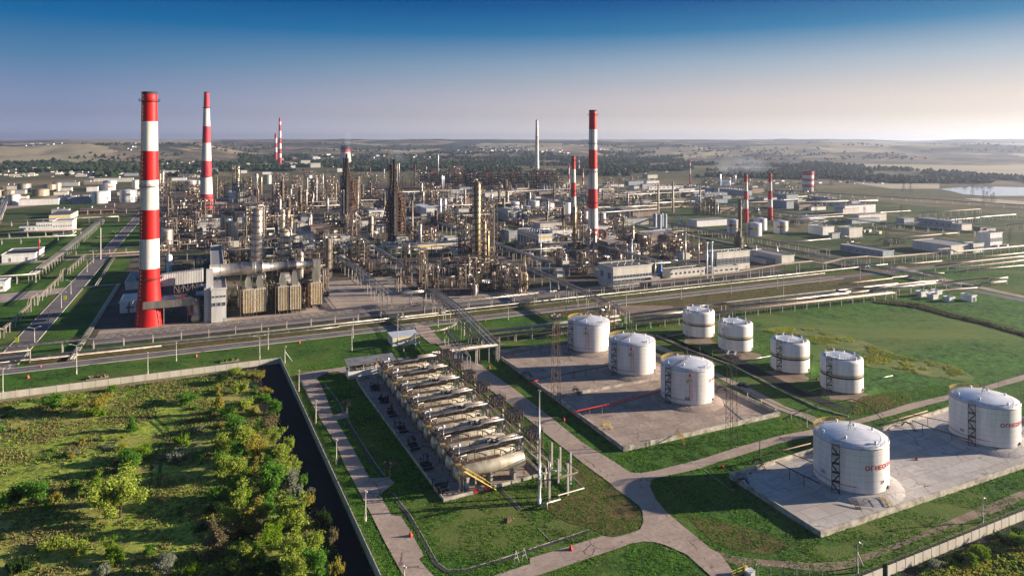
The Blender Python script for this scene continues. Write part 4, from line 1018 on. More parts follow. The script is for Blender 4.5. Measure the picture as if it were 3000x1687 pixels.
chimney('squat striped red and white cooling tower', 2367, 560, 502, 31, 33, [513, 522.5, 531, 540, 549], ['faded_red', 'chimney_white'], n=32, ladder=False, cat='cooling tower')
for lb, x, yb, yt, w in (('first dark thin stack east of the cooling tower', 1030, 468, 431, 3), ('tall dark thin stack in the far haze', 1047, 472, 418, 3.4), ('dark thin stack far behind the dark spires', 1138, 480, 420, 3.6)):
    chimney(lb, x, yb, yt, w, w * .6, [], ['steel_brown'], n=10, ladder=False)
# concrete cooling tower with a dark banded crown
Y = 190000 / (482 - 412); X = (1012 - 1500) * Y / 2000; k = Y / 2000
t = thing('cooling_tower', lab('far concrete cooling tower with dark and red crown, steaming'), 'cooling tower', (X, Y))
hh = CAMH - (427 - 412) * k
b = MB('far_wall'); b.lathe([(18 * k, 0), (15.5 * k, hh * .35), (13.6 * k, hh * .66)], 32); b.obj('shell', t)
b = MB('steel_dark'); b.mat('faded_red').lathe([(13.6 * k, hh * .66), (13.2 * k, hh * .8)], 32); b.mat('steel_dark').lathe([(13.2 * k, hh * .8), (13.4 * k, hh), (12.4 * k, hh), (12.4 * k, hh - 8)], 32); b.obj('crown', t)

# ------------------------------------------------------------------ process equipment generators
def base_xy(px, yb): return G(px, yb)
def column(desc, px, yb, yt, w, m='silver', plats=None, group='process columns', taper=None, legs=False, rails=True, z0=0.0, exact=False, name='process_column', cat='process column', n=18, rings=False):
    Y = CAMH * 2000 / (yb - 412); k = Y / 2000; X = (px - 1500) * k; H = CAMH - (yt - 412) * k; r = w * k / 2
    t = thing(name, lab(desc) if exact else rel(desc, px, yb * .4 + yt * .6), cat, (X, Y), 0, R.uniform(0, 6), group)
    b = MB(m); zb = 2.5 if legs else 0
    if taper: f, r2 = taper; pr = [(0, zb), (r, zb), (r, H * f), (r2 * k / 2, H * (f + .06)), (r2 * k / 2, H - r2 * k / 3), (r2 * k * .33, H - r2 * k * .09), (0, H)]
    else: pr = [(0, zb), (r, zb), (r, H - r * .8), (r * .85, H - r * .3), (r * .5, H - .05 * r), (0, H)]
    b.lathe(pr, n); b.obj('shell', t)
    near = Y < 700
    if plats is None: plats = max(2, int(H / 6.5))
    if plats and Y < 1300:
        for i in range(plats):
            z = H * (i + .9) / (plats + .25); rr = r if not taper or z < H * taper[0] else taper[1] * k / 2
            a0 = R.uniform(0, 6); aw = R.choice((2.2, 3.4, 4.6, 6.2)) if not rings else 6.283
            b = MB('steel_brown' if near else 'steel_dark'); b.deck(z, rr, rr + 1.3, n=12, a0=a0, a1=a0 + aw, th=.32)
            b.hoop(z + 1.1, rr + 1.05, .05 if near else .08, n=12, a0=a0, a1=a0 + aw)
            if near:
                b.hoop(z + .55, rr + 1.05, .035, n=12, a0=a0, a1=a0 + aw)
                for q in range(9): a = a0 + aw * q / 8; b.bar(((rr + 1.05) * cos(a), (rr + 1.05) * sin(a), z), ((rr + 1.05) * cos(a), (rr + 1.05) * sin(a), z + 1.1), .06)
            b.obj('platform', t)
        b = MB('steel_brown'); a = R.uniform(3, 5)
        for da in (-.3 / max(r, .4), .3 / max(r, .4)): b.bar(((r + .45) * cos(a + da), (r + .45) * sin(a + da), 0), ((r + .45) * cos(a + da), (r + .45) * sin(a + da), H), .08 if near else .14)
        b.obj('ladder', t)
        b = MB('pipe'); a = R.uniform(4.2, 6); rr = r + .5; b.tube([(0, 0, H - .2), (0, 0, H + 1.2), (rr * cos(a) * .8, rr * sin(a) * .8, H + 1.2), (rr * cos(a), rr * sin(a), H), (rr * cos(a), rr * sin(a), 1)], max(.16, r * .13)); b.obj('overhead_pipe', t)
    return t
def stack(desc, px, yb, yt, w0, w1=None, m='cream_steel', exact=False, group='thin stacks', z0=0, name='stack', cat='stack', hat=False):
    Y = CAMH * 2000 / (yb - 412); k = Y / 2000; X = (px - 1500) * k; H = CAMH - (yt - 412) * k; w1 = w1 or w0 * .75
    b = MB(m); b.lathe([(w0 * k / 2, 0), (w0 * k * .42, H * .3), (w1 * k / 2, H), (w1 * k * .36, H), (0, H - .5)], 14)
    if hat: b.lathe([(w1 * k * .5, H - 1.2), (w1 * k * .85, H - .8), (w1 * k * .85, H), (0, H + .02)], 14)
    o = b.obj(name); o.location = (X, Y, z0)
    return tag(o, lab(desc) if exact else rel(desc, px, yb * .4 + yt * .6), cat, group)
def frame(desc, px, yb, yt, w, dep=None, m='steel_brown', bay=6.0, lv=4.0, fill=.7, group='steel process frames', exact=False, brace=.35, decks=True, tubes=1.0, vm='cream_steel', name='process_unit', th=None):
    """open steel structure with decks, drums and pipework; its west-front foot corner at picture x px - w/2"""
    Y = CAMH * 2000 / (yb - 412); k = Y / 2000; X = (px - 1500) * k; H = CAMH - (yt - 412) * k
    Wd = max(4.0, w * k / (UX + .28)); Dp = dep or Wd * .6
    nx, ny, nz_ = max(1, round(Wd / bay)), max(1, round(Dp / bay)), max(1, round(H / lv))
    cx, cy = X - Dp * -UY * .3, Y + Dp * .45
    t = thing(name, lab(desc) if exact else rel(desc, px, yb * .5 + yt * .5), 'process unit', (cx, cy), 0, ANG, group)
    th = th or max(.22, k * .55); b = MB(m)
    xs = [-Wd / 2 + Wd * i / nx for i in range(nx + 1)]; ys = [-Dp / 2 + Dp * j / ny for j in range(ny + 1)]; zs = [H * q / nz_ for q in range(nz_ + 1)]
    ht = [[H if R.random() < fill else H * R.uniform(.45, .85) for _ in ys] for _ in xs]
    for i, x in enumerate(xs):
        for j, y in enumerate(ys): b.bar((x, y, 0), (x, y, ht[i][j]), th)
    for z in zs[1:]:
        for i in range(len(xs)):
            for j in range(len(ys)):
                if i < nx and min(ht[i][j], ht[i + 1][j]) >= z - .1: b.bar((xs[i], ys[j], z), (xs[i + 1], ys[j], z), th * .8)
                if j < ny and min(ht[i][j], ht[i][j + 1]) >= z - .1: b.bar((xs[i], ys[j], z), (xs[i], ys[j + 1], z), th * .8)
                if R.random() < brace and i < nx and min(ht[i][j], ht[i + 1][j]) >= z - .1: b.bar((xs[i], ys[j], z - H / nz_), (xs[i + 1], ys[j], z), th * .6)
                if Y < 800 and i < nx and min(ht[i][j], ht[i + 1][j]) >= z - .1 and j in (0, ny): b.bar((xs[i], ys[j], z + 1.1), (xs[i + 1], ys[j], z + 1.1), .09)
    b.obj('steel_frame', t)
    if decks:
        b = MB('steel_dark' if m != 'steel_grey' else 'steel_grey')
        for z in zs[1:]:
            for i in range(nx):
                for j in range(ny):
                    if R.random() < .5 and min(ht[i][j], ht[i + 1][j + 1]) >= z - .1: b.box((xs[i] + xs[i + 1]) / 2, (ys[j] + ys[j + 1]) / 2, z, xs[1] - xs[0], ys[1] - ys[0], .12)
        if b.v: b.obj('deck', t)
    b = MB(vm); nv = int(nx * ny * nz_ * .35 * tubes) + 1
    for _ in range(min(nv, 60)):
        i, j, q = R.randrange(nx), R.randrange(ny), R.randrange(nz_); x, y, z = (xs[i] + xs[i + 1]) / 2, (ys[j] + ys[j + 1]) / 2, zs[q]; r = R.uniform(.5, 1.2) * min(1.3, bay / 5)
        if Y < 760: b = MB(R.choice((vm, 'silver', 'steel_grey', 'silver_stained')))
        else: b.mat(R.choice((vm, 'silver', 'steel_grey', 'silver_stained')))
        if R.random() < .55: b.cyl((x - bay * .4, y, z + r + .3), (x + bay * .4, y, z + r + .3), r, r, 8)
        else: b.cyl((x, y, z), (x, y, z + lv * .85), r, r * .9, 8)
        if Y < 760: b.obj('drum', t)
    if Y >= 760: b.obj('drum', t)
    b = MB('pipe')
    for _ in range(int((nx + ny + nz_) * 2.2 * tubes)):
        b.mat(R.choice(('pipe', 'pipe_dull', 'steel_brown', 'pipe_rust', 'cream_steel')))
        r = R.choice((.12, .18, .28)) * max(1, k * 1.3); y = R.choice(ys[:max(1, len(ys) // 2 + 1)]) + R.uniform(-.9, .2); z = R.choice(zs) * .96 + R.uniform(.2, 1.2); x0, x1 = sorted((R.uniform(-Wd / 2, Wd / 2), R.uniform(-Wd / 2, Wd / 2)))
        if R.random() < .6: b.tube([(x0, y, max(.3, z - lv * R.choice((0, 1, 2)))), (x0, y, z), (x1, y, z), (x1, y, max(.2, z - lv * R.choice((0, 1, 1, 2))))], r, 5)
        else: b.bar((x0, y, 0), (x0, y, min(z + 1, H)), r * 1.4)
    b.obj('pipework', t)
    return t
# ------------------------------------------------------------------ the two dark spired towers
def spire(label, px, yb, ybody, ytop, wbody):
    Y = CAMH * 2000 / (yb - 412); k = Y / 2000; X = (px - 1500) * k; HB = CAMH - (ybody - 412) * k; HT = CAMH - (ytop - 412) * k
    t = thing('coking_tower', lab(label), 'process tower', (X, Y), 0, ANG)
    Wd = wbody * k; b = MB('steel_brown'); nx, nl = 4, int(HB / 3.4)
    for i in range(nx + 1):
        for j in range(3): x, y = -Wd * .42 + Wd * .84 * i / nx, -6 + 6 * j; b.bar((x, y, 0), (x, y, HB - 2.5 * abs(i - 1)), .5)
    for q in range(1, nl + 1):
        z = HB * q / nl
        for j in range(3): b.bar((-Wd * .42, -6 + 6 * j, z), (Wd * .42, -6 + 6 * j, z), .4)
        for i in range(nx + 1): b.bar((-Wd * .42 + Wd * .84 * i / nx, -6, z), (-Wd * .42 + Wd * .84 * i / nx, 6, z), .4)
        if q % 2: b.bar((-Wd * .42, -6, z), (Wd * .1, -6, min(HB, z + 3.4)), .3)
    b.obj('steel_frame', t)
    b = MB('steel_dark'); 
    for q in range(1, nl, 2): b.box(Wd * .11, 0, HB * q / nl, Wd * .6, 11, .3)
    b.obj('deck', t)
    b = MB('steel_brown'); b.cyl((Wd * .12, 0, 8), (Wd * .12, 0, HB - 9), 3.6, 3.6, 18); b.cyl((Wd * .3, 3, 8), (Wd * .3, 3, HB - 14), 2.4, 2.4, 14); b.obj('drum', t)
    for i, (dx, dy, r, hh) in enumerate(((-Wd * .2, -7.5, 1.5, HT), (-Wd * .27, 3, 1.1, HT - 5), (-Wd * .12, -7.5, .9, HT - 9))):
        b = MB('steel_dark'); b.cyl((dx, dy, 0), (dx, dy, hh), r, r * .8, 12)
        for q in range(int(hh / 4)): b.deck(4 + q * 4, r, r + (1.3 if q % 2 else .8), dx, dy, 8, R.uniform(0, 3), R.uniform(4, 6.5), .3)
        b.obj('column_shaft', t)
    b = MB('steel_dark')
    for q in range(8): z = HB + (HT - HB) * q / 9; b.bar((-Wd * .42 + q * .1, -3, z - 3), (-Wd * .12, -3, z), .3); b.bar((-Wd * .42, -3, z), (-Wd * .15, -3, z), .3)
    for dx in (-Wd * .42, -Wd * .15): b.bar((dx, -3, 0), (dx * .9, -3, HT - 10), .4)
    b.obj('mast_lattice', t)
    b = MB('steel_brown'); cx_ = -Wd * .12; nl2 = int((HT - HB * .35) / 3.0); z0_ = HB * .35
    def hw(z): f = (z - z0_) / (HT - 4 - z0_); return max(1.6, Wd * (.50 - .50 * f ** .8))
    for q in range(nl2):
        za, zb_ = z0_ + 3.0 * q, z0_ + 3.0 * (q + 1)
        if zb_ > HT - 3: break
        wa, wb_ = hw(za), hw(zb_)
        for a, c in ((-1, -1), (1, -1), (1, 1), (-1, 1)): b.bar((cx_ + a * wa, c * wa * .8, za), (cx_ + a * wb_, c * wb_ * .8, zb_), .8)
        for (a, c), (e, f) in (((-1, -1), (1, -1)), ((1, -1), (1, 1)), ((1, 1), (-1, 1)), ((-1, 1), (-1, -1))):
            b.bar((cx_ + a * wa, c * wa * .8, za), (cx_ + e * wa, f * wa * .8, za), .6)
            b.bar((cx_ + a * wa, c * wa * .8, za), (cx_ + e * wb_, f * wb_ * .8, zb_), .45)
        if q % 2 == 0: b.mat('steel_dark').box(cx_ + R.uniform(-.3, .3) * wa, 0, za, wa * R.uniform(1.4, 2.0), wa * 1.5, .6); b.mat('steel_brown')
    b.obj('tapered_cage', t)
    b = MB('blue_grey_wall'); b.box(-Wd * .4, 1, HB * .72, Wd * .2, 5, HB * .22); b.obj('cabin', t)
    return t
spire('dark spired tower with brown decks, the one farther from the camera', 1022, 642, 507, 450, 50)
spire('dark spired tower with brown decks, the one closer to the camera', 1160, 700, 545, 466, 56)

# ------------------------------------------------------------------ silver column pair beside the furnaces
a_ = column('tall ringed silver column with domed top behind the flue duct', 755, 800, 607, 38, 'silver_stained', 11, exact=True, rings=True, taper=(.55, 27), n=32, legs=True)
b_ = column('wide silver vessel with narrow neck beside the ringed column', 835, 790, 671, 50, 'vessel_silver', 7, exact=True, rings=True, taper=(.42, 30), n=32)
frame('grey pipe frame wrapped round the silver column pair', 800, 804, 762, 120, 8, 'steel_grey', 4, 4, .5, exact=True, tubes=1.6)
frame('grey frame full of pipes east of the silver vessel', 890, 798, 735, 46, 8, 'steel_grey', 5, 4, .8, exact=True, tubes=1.5)
frame('dark frame with pipes west of the ringed column', 690, 800, 740, 90, 14, 'steel_dark', 5, 4, .7, exact=True, tubes=1.6)
frame('dark pump hall frame between big chimney and columns', 600, 815, 750, 110, 16, 'steel_dark', 6, 4, .6, exact=True, tubes=1.8)
column('slim white vessel on a stand behind the big chimney', 496, 812, 745, 16, 'white_paint', 1, exact=True, legs=True)
stack('thin grey pipe stack above the slim white vessel', 494, 812, 712, 5, 4, 'steel_grey', exact=True)
# furnaces
def furnace(label, px, yb, ytop, yhood, w, frame_m='steel_brown'):
    p = G(px, yb); k = p[1] / 2000; Wd = w * k / .95; H = CAMH - (ytop - 412) * k - 1.0; HH = CAMH - (yhood - 412) * k
    t = thing('furnace', lab(label), 'furnace', p, 0, ANG, 'box furnaces'); dp = 11.0; z0 = 2.2
    b = MB('old_furnace'); b.box(Wd / 2, dp / 2, z0, Wd, dp, H - z0); cs_ = b.obj('casing', t)
    b = MB('rib_cream')
    for i in range(5): x = Wd * i / 4; b.box(x, -.14, z0, .26, .34, H - z0)
    for i in range(5): z = z0 + (H - z0) * i / 4; b.box(Wd / 2, -.1, z, Wd, .16, .1)
    for i in range(5): b.box(-.12, dp * i / 4, z0, .22, .22, H - z0); b.box(Wd + .12, dp * i / 4, z0, .22, .22, H - z0)
    b.obj('rib', cs_)
    b = MB('yellow_steel')
    for i in range(4):
        z = z0 + (H - z0) * (i + .1) / 4; b.box(Wd / 2, -.32, z, Wd, .22, .1)
    for i in range(2):
        for j in range(4): b.box(Wd * (.3 + .4 * i), -.3, z0 + (H - z0) * (j + .45) / 4, .7, .25, .35)
    b.obj('burner_gallery', cs_)
    b = MB('steel_dark')
    for x in (.4, Wd / 2, Wd - .4):
        for y in (.5, dp / 2, dp - .5): b.bar((x, y, 0), (x, y, z0), .3)
    b.box(Wd / 2, dp / 2, 1.2, Wd - .5, dp - 1, .5); b.obj('leg', t)
    b = MB('silver'); hw = Wd * .62; b.box(Wd / 2, dp * .45, H, hw, 6, 1.2)
    k0 = len(b.v); pr = [(-hw / 2, 1.2), (hw / 2, 1.2), (hw / 2, 3.2), (hw * .25, HH - H), (-hw * .25, HH - H), (-hw / 2, 3.2)]
    for y in (dp * .45 - 1.6, dp * .45 + 2.2): b.v += [(Wd / 2 + a, y, H + c) for a, c in pr]
    for i in range(6): j = (i + 1) % 6; b.face((k0 + i, k0 + j, k0 + 6 + j, k0 + 6 + i))
    b.face(tuple(range(k0, k0 + 6))); b.face(tuple(range(k0 + 11, k0 + 5, -1))); b.obj('hood', t)
    b = MB(frame_m)
    for i in range(6): y = dp * i / 5; b.bar((-1.6, y, 0), (-1.6, y, H), .14)
    for q in range(1, 6): b.bar((-1.6, 0, H * q / 5), (-1.6, dp, H * q / 5), .14); b.box(-1, dp / 2, H * q / 5 - .1, 1.2, dp, .08)
    b.obj('side_gallery', t)
    return t
furnace('stained box furnace closest to the grey stair tower', 714, 930, 845, 818, 27)
furnace('stained box furnace second from the grey stair tower', 748, 926, 842, 814, 27)
furnace('stained box furnace in the middle pair, western one', 816, 922, 836, 806, 27)
furnace('stained box furnace in the middle pair, eastern one', 851, 919, 834, 802, 27)
furnace('stained box furnace standing alone at the east end', 913, 904, 825, 788, 27)
frame('dark steel and valves between the furnace pairs', 788, 897, 838, 14, 6, 'steel_dark', 4, 3.5, .9, exact=True, tubes=1.8)
frame('dark steel and valves before the lone furnace', 884, 890, 836, 14, 6, 'steel_brown', 4, 3.5, .9, exact=True, tubes=1.8)
# horizontal flue duct in three diameters
pA = ST(G(438, 948)); duct = thing('flue_duct', lab('long silver flue duct running above the furnaces to the chimney tower'), 'flue duct', XY(*pA), 0, ANG)
def dx_(px, t_off):   # s coordinate where the line t = pA.t + t_off crosses picture column px
    a = (px - 1500) / 2000.0; T = pA[1] + t_off
    return (a * T * UX + T * UY) / (UX - a * UY) - pA[0]
TO = 12.0; zc = 23.0
segs = [(dx_(614, TO), dx_(738, TO), 3.4), (dx_(738, TO), dx_(768, TO), 3.3), (dx_(768, TO), dx_(868, TO), 2.4), (dx_(868, TO), dx_(915, TO), 1.9)]
for i, (a, q, r) in enumerate(segs):
    b = MB('silver'); b.cyl((a, TO, zc), (q, TO, zc), r, r, 28)
    for j in range(1, 4): x = a + (q - a) * j / 4; b.cyl((x - .12, TO, zc), (x + .12, TO, zc), r + .1, r + .1, 28, False)
    b.obj('duct_section', duct)
    if i < 3: b = MB('silver'); b.cyl((q, TO, zc), (q + 1.3, TO, zc), r, segs[i + 1][2], 28, False); b.obj('reducer', duct)
b = MB('silver'); x = segs[-1][1] + 1.6; b.box(x + .8, TO, zc - 11, 4.2, 4.2, 13.5); b.obj('end_box', duct)
b = MB('steel_dark')
for x in (segs[0][0] + 4, segs[1][0], segs[2][0] + 8, segs[3][0]):
    for y in (-2, 2): b.bar((x, TO + y, 0), (x, TO + y, zc - 2), .3)
    b.bar((x, TO - 2, zc - 3), (x, TO + 2, zc - 3), .3); b.bar((x, TO - 2, 6), (x, TO + 2, zc - 4), .2)
b.obj('support', duct)
# tapered rectangular duct from the chimney to the tower
dd = thing('flue_duct', lab('grey ribbed rectangular duct entering the big chimney'), 'flue duct', XY(*pA), 0, ANG)
b = MB('light_grey_wall')
x0_, x1_ = 5.0, dx_(596, 6); k0 = len(b.v)
for x, y, zl, zh, hw in ((x0_, 3, 18.5, 24.5, 2.2), (x1_, 6, 19.0, 25.5, 2.4)): b.v += [(x, y - hw, zl), (x, y + hw, zl), (x, y + hw, zh), (x, y - hw, zh)]
for i in range(4): j = (i + 1) % 4; b.face((k0 + i, k0 + j, k0 + 4 + j, k0 + 4 + i))
for q in range(1, 26):
    f = q / 26; x = x0_ + (x1_ - x0_) * f; b.box(x, 3 + 3 * f, 18.3 + .5 * f, .12, 4.7 + .4 * f, 6.4 + .6 * f)
b.obj('duct_section', dd)
b = MB('steel_grey')
for q in range(9):
    x = x0_ + 2 + (x1_ - x0_ - 3) * q / 8; b.bar((x, 2, 14.5), (x, 2, 18.5), .16); b.bar((x, 2, 14.5 if q % 2 else 18.5), (x + (x1_ - x0_ - 3) / 8, 2, 18.5 if q % 2 else 14.5), .16)
b.bar((x0_, 2, 14.5), (x1_, 2, 14.5), .2); b.obj('truss', dd)
# low duct with a bend at the chimney foot
ld = thing('low_duct', lab('corrugated low duct bending down beside the chimney foot'), 'duct', XY(*pA), 0, ANG)
b = MB('silver'); xb = dx_(560, -3)
b.box((xb - 1) / 2 - .5, -6.2, 9.3, xb + 3, 3.4, 3.6)
b.cyl((xb, -6.2, 11.1), (xb + 2.2, -6.2, 10.4), 1.9, 1.9, 16); b.cyl((xb + 2.0, -6.2, 11.2), (xb + 3.0, -6.2, 1.5), 1.8, 1.8, 16)
for q in range(22): b.box(-2 + q * (xb + 2) / 22, -6.2, 9.2, .1, 3.6, 3.8)
b.obj('duct_section', ld)
b = MB('silver'); b.cyl((6, 1, 12), (xb - 2, 0, 12), 2.0, 2.0, 18); b.cyl((xb - 2, 0, 12), (xb + .6, -1, 3), 2.0, 1.8, 18); b.obj('rear_duct', ld)
b = MB('steel_grey')
for x in (7, xb - 1.5):
    for y in (-7.5, -5): b.bar((x, y, 0), (x, y, 9.3), .25)
    for q in range(3): b.bar((x, -7.5, q * 3), (x, -5, q * 3 + 3), .14); b.bar((x, -5, q * 3), (x, -7.5, q * 3 + 3), .14)
b.obj('support', ld)
b = MB('silver'); b.cyl((xb + 2, -8, 2.2), (xb + 2, -3.5, 2.2), 2.0, 2.0, 18); b.mat('yellow_steel').cyl((xb + 1, -8.6, .8), (xb + 4, -8.6, .8), .3, .3, 8); b.obj('fan_casing', ld)
# the tall boxy tower under the duct start and the grey stair tower
tb = thing('duct_tower', lab('tall grey boxy duct tower between the chimney and the stair tower'), 'duct tower', G(596, 948), 0, ANG)
b = MB('light_grey_wall'); b.box(2.6, 4.5, 0, 4.6, 7.5, 17.5); b.box(3.0, 5, 17.5, 3.4, 5, 9.5); b.obj('casing', tb)
b = MB('steel_grey')
for q in range(12): b.box(2.6, .72, 1 + q * 1.45, 4.6, .08, .1)
b.box(2.6, .66, 0, .12, .12, 17.4); b.box(.2, .66, 0, .12, .12, 17.4); b.obj('rib', tb)
# ------------------------------------------------------------------ gold column and its stair tower
column('tall gold column with dark platforms beside the lattice stair tower', 1398, 786, 531, 20, 'gold', 15, exact=True, rings=True, n=28)
column('shorter gold column leaning close to the tall gold one', 1421, 790, 646, 9, 'gold', 7, exact=True, rings=True, n=20, taper=(.5, 6.5))
column('third slim gold column in front of the gold group', 1430, 794, 676, 7, 'gold', 4, exact=True, n=16)
frame('dark platform cage round the head of the gold column', 1386, 788, 535, 10, 3.5, 'steel_dark', 3, 3.3, .95, exact=True, tubes=.2)
frame('tall grey lattice stair tower', 1442, 770, 596, 21, 6, 'steel_grey', 5.5, 4.2, 1, exact=True, brace=1, tubes=.4, decks=False)
frame('narrow grey lattice tower in front of the dark block', 1230, 850, 730, 30, 7, 'steel_grey', 3.6, 3.2, .9, exact=True, brace=.8, tubes=1.2)
frame('square open steel tower beside the yellow burner stack', 1515, 858, 778, 34, 9, 'steel_grey', 5, 4, .9, exact=True, brace=.7, tubes=1.4)
frame('slanted steel cage with white drum near the perimeter rack', 1470, 855, 775, 44, 10, 'steel_grey', 5, 4, .6, exact=True, tubes=1.5)
stack('yellow-brown burner stack on a fat base', 1538, 846, 746, 5, 3.4, 'gold', exact=True)
column('fat yellow base vessel of the burner stack', 1541, 851, 800, 12, 'gold', 2, exact=True)
column('yellow-grey vessel pair on legs by the perimeter rack', 1392, 872, 838, 12, 'silver_stained', 1, exact=True, legs=True)
column('cream column west of the central chimneys', 1683, 745, 605, 12, 'gold', 9, exact=True, taper=(.5, 10), n=22)
frame('dark lattice behind the cream column', 1702, 742, 600, 16, 5, 'steel_dark', 3.5, 4, .8, exact=True, brace=.5)
column('grey-black column standing on a broad dark base', 2168, 722, 583, 9.5, 'steel_olive', 3, exact=True, n=20)
column('broad dark base vessel under the grey-black column', 2166, 726, 675, 22, 'steel_olive', 3, exact=True, n=20, taper=(.6, 12))
for i, (x, yb, yt) in enumerate(((1919, 688, 625), (1933, 692, 627), (1939, 686, 624), (1949, 690, 626))):
    column(f'grey cylindrical silo, {ORD[i]} from the west in the group of four', x, yb, yt, 10.5, 'blue_grey_wall', 0, exact=True, group='four grey silos', name='silo', cat='silo')
column('blue upright tank beside the grey hall', 1934.5, 806, 772, 11, 'blue_paint', 0, exact=True, name='upright_tank', cat='tank')
# ------------------------------------------------------------------ pipe racks
def rack(label, pts, z=5.0, width=3.0, pipes=None, gap=8.0, exact=True, pm='concrete_post', deck=False, double=True, truss=False, k=1.0, rail_=False):
    """pts are points of the works grid (s, t) or (s, t, z)"""
    P = [(*XY(p[0], p[1]), p[2] if len(p) > 2 else z) for p in pts]
    ox, oy = P[0][:2]; t = thing('pipe_rack', lab(label), 'pipe rack', (ox, oy))
    V_ = [Vector((x - ox, y - oy, zz)) for x, y, zz in P]
    pipes = pipes or [(-.38, .22, 'pipe'), (-.15, .14, 'pipe_dull'), (.08, .28, 'pipe'), (.36, .16, 'pipe_rust')]
    def off(i, o):
        a = V_[max(i - 1, 0)]; b = V_[min(i + 1, len(V_) - 1)]
        d1 = (V_[i] - V_[i - 1]) if i else (b - V_[i]); d2 = (V_[i + 1] - V_[i]) if i < len(V_) - 1 else d1
        d1 = Vector((d1.x, d1.y, 0)); d2 = Vector((d2.x, d2.y, 0))
        if d1.length < .01: d1 = d2
        if d2.length < .01: d2 = d1
        n1 = Vector((-d1.y, d1.x, 0)).normalized(); n2 = Vector((-d2.y, d2.x, 0)).normalized()
        n = (n1 + n2); n = n.normalized() / max(.5, n.normalized().dot(n1))
        return V_[i] + n * o
    for o, r, m in pipes:
        b = MB(m); b.tube([off(i, o * width) + Vector((0, 0, r)) for i in range(len(V_))], r * k, 6); b.obj('pipe', t)
    post = MB(pm); 
    w = .3 * max(1, k * .8)
    b = MB('steel_grey' if not truss else 'steel_dark')
    meshes = {}
    for a, q in zip(V_, V_[1:]):
        d = q - a; h = Vector((d.x, d.y, 0)); n = max(1, int(h.length / gap)); nn = Vector((-h.y, h.x, 0)).normalized() * width / 2 if h.length > .1 else None
        if nn is None: continue
        r = atan2(h.y, h.x)
        for i in range(n + 1):
            p = a + d * (i / n); b.bar(p - nn - Vector((0, 0, .15)), p + nn - Vector((0, 0, .15)), w * .6)
            if p.z > .9:
                key = round(p.z, 1)
                if key not in meshes:
                    mm = MB(pm)
                    for sg in ((-1, 1) if double else (0,)): mm.box(0, sg * width * .42, 0, w, w, key)
                    meshes[key] = mm.mesh('trestle')
                o = bpy.data.objects.new('trestle', meshes[key]); scene.collection.objects.link(o); o.parent = t; o.location = (p.x, p.y, 0); o.rotation_euler = (0, 0, r)
        for sg in (-1, 1):
            b.bar(a + nn * sg - Vector((0, 0, .3)), q + nn * sg - Vector((0, 0, .3)), w * .55)
            if truss:
                b.bar(a + nn * sg + Vector((0, 0, 1.5)), q + nn * sg + Vector((0, 0, 1.5)), w * .45)
                m = int(h.length / 2.2)
                for i in range(m): b.bar(a + d * (i / m) + nn * sg + Vector((0, 0, -.3 if i % 2 else 1.5)), a + d * ((i + 1) / m) + nn * sg + Vector((0, 0, 1.5 if i % 2 else -.3)), w * .3)
    b.obj('crossbeam', t)
    return t
WIDE = [(-.45, .2, 'pipe'), (-.3, .3, 'pipe'), (-.12, .16, 'pipe_dull'), (.02, .3, 'pipe'), (.2, .2, 'pipe'), (.33, .14, 'pipe_rust'), (.45, .24, 'pipe')]
BR = [(-.4, .2, 'pipe_rust'), (-.15, .26, 'cream_steel'), (.1, .18, 'pipe_rust'), (.38, .24, 'pipe_dull')]
rack('long truss-sided pipe rack along the inner side of the perimeter road, western part', [(-215, 362, 4.6), (-60, 362, 4.6), (120, 362.3, 4.6), (190, 362.5, 5)], width=2.6, truss=True, gap=12)
rack('long brown pipe rack in front of the grey halls', [(190.5, 362.5, 5), (255, 364, 5), (330, 364, 5), (372, 364, 7.5), (400, 364, 7.5), (412, 364, 5), (430, 363, 7.5), (455, 362, 7.5), (470, 362, 5.5), (528, 360, 5.5), (534, 360, 8), (545, 360, 8), (552, 359, 5), (720, 352, 5)], width=3.2, pipes=BR, gap=10)
rack('low silver pipeline on sleepers beside the perimeter rack', [(-155, 354.9, 1.1), (0, 354.9, 1.1), (118, 354.9, 1.1), (118.1, 357.5, 1.1), (320, 357.5, 1.1), (470, 357.5, 1.1)], width=.8, pipes=[(0, .36, 'pipe')], gap=9, double=False)
rack('thin pale pipeline nearest the perimeter road', [(-150, 350.5, .7), (-90, 350.5, .7), (-90, 353, .7), (-20, 352.8, .7), (40, 351.0, .7), (60, 351, .7), (60.1, 352.5, .7), (190, 353, .7), (400, 353, .7)], width=.6, pipes=[(0, .2, 'pipe')], gap=10, double=False)
rack('pale pipe portal over the avenue mouth', [(-118, 351, 5), (-70, 351, 5), (-69.9, 351, .5), (-20, 352.2, .5)], width=.8, pipes=[(-.3, .3, 'cream_steel'), (.5, .25, 'pipe')], gap=24)
rack('broad blue-grey pipe bridge descending through the works to the open yard', [(79, 700, 8), (84, 560, 8), (92, 470, 8), (92.5, 383, 8)], width=6.5, pipes=WIDE, gap=9)
rack('cross link of the broad pipe bridge over the forecourt', [(92.5, 380.5, 8), (118, 380.5, 8)], width=5, pipes=WIDE, gap=9)
rack('broad pipe bridge crossing the perimeter road towards the vessels', [(118, 383, 8.6), (118, 340, 8.4), (117, 320, 7.6), (112, 271, 7.4)], width=5.6, pipes=WIDE, gap=14)
rack('latticed walkway beside the broad pipe bridge across the road', [(113.5, 380, 8.2), (113.5, 325, 7.8), (106, 275, 7.2)], width=1.6, truss=True, pipes=[(0, .2, 'pipe_dull')], gap=14)
rack('slim pipe branch slanting off the broad bridge to the small yellow-banded house', [(114, 314, 7.2), (100, 303, 7.0), (86, 302, 7.0), (80, 300, 2.0)], width=1.4, pipes=[(-.3, .22, 'pipe'), (.3, .2, 'cream_steel')], gap=16, double=False)
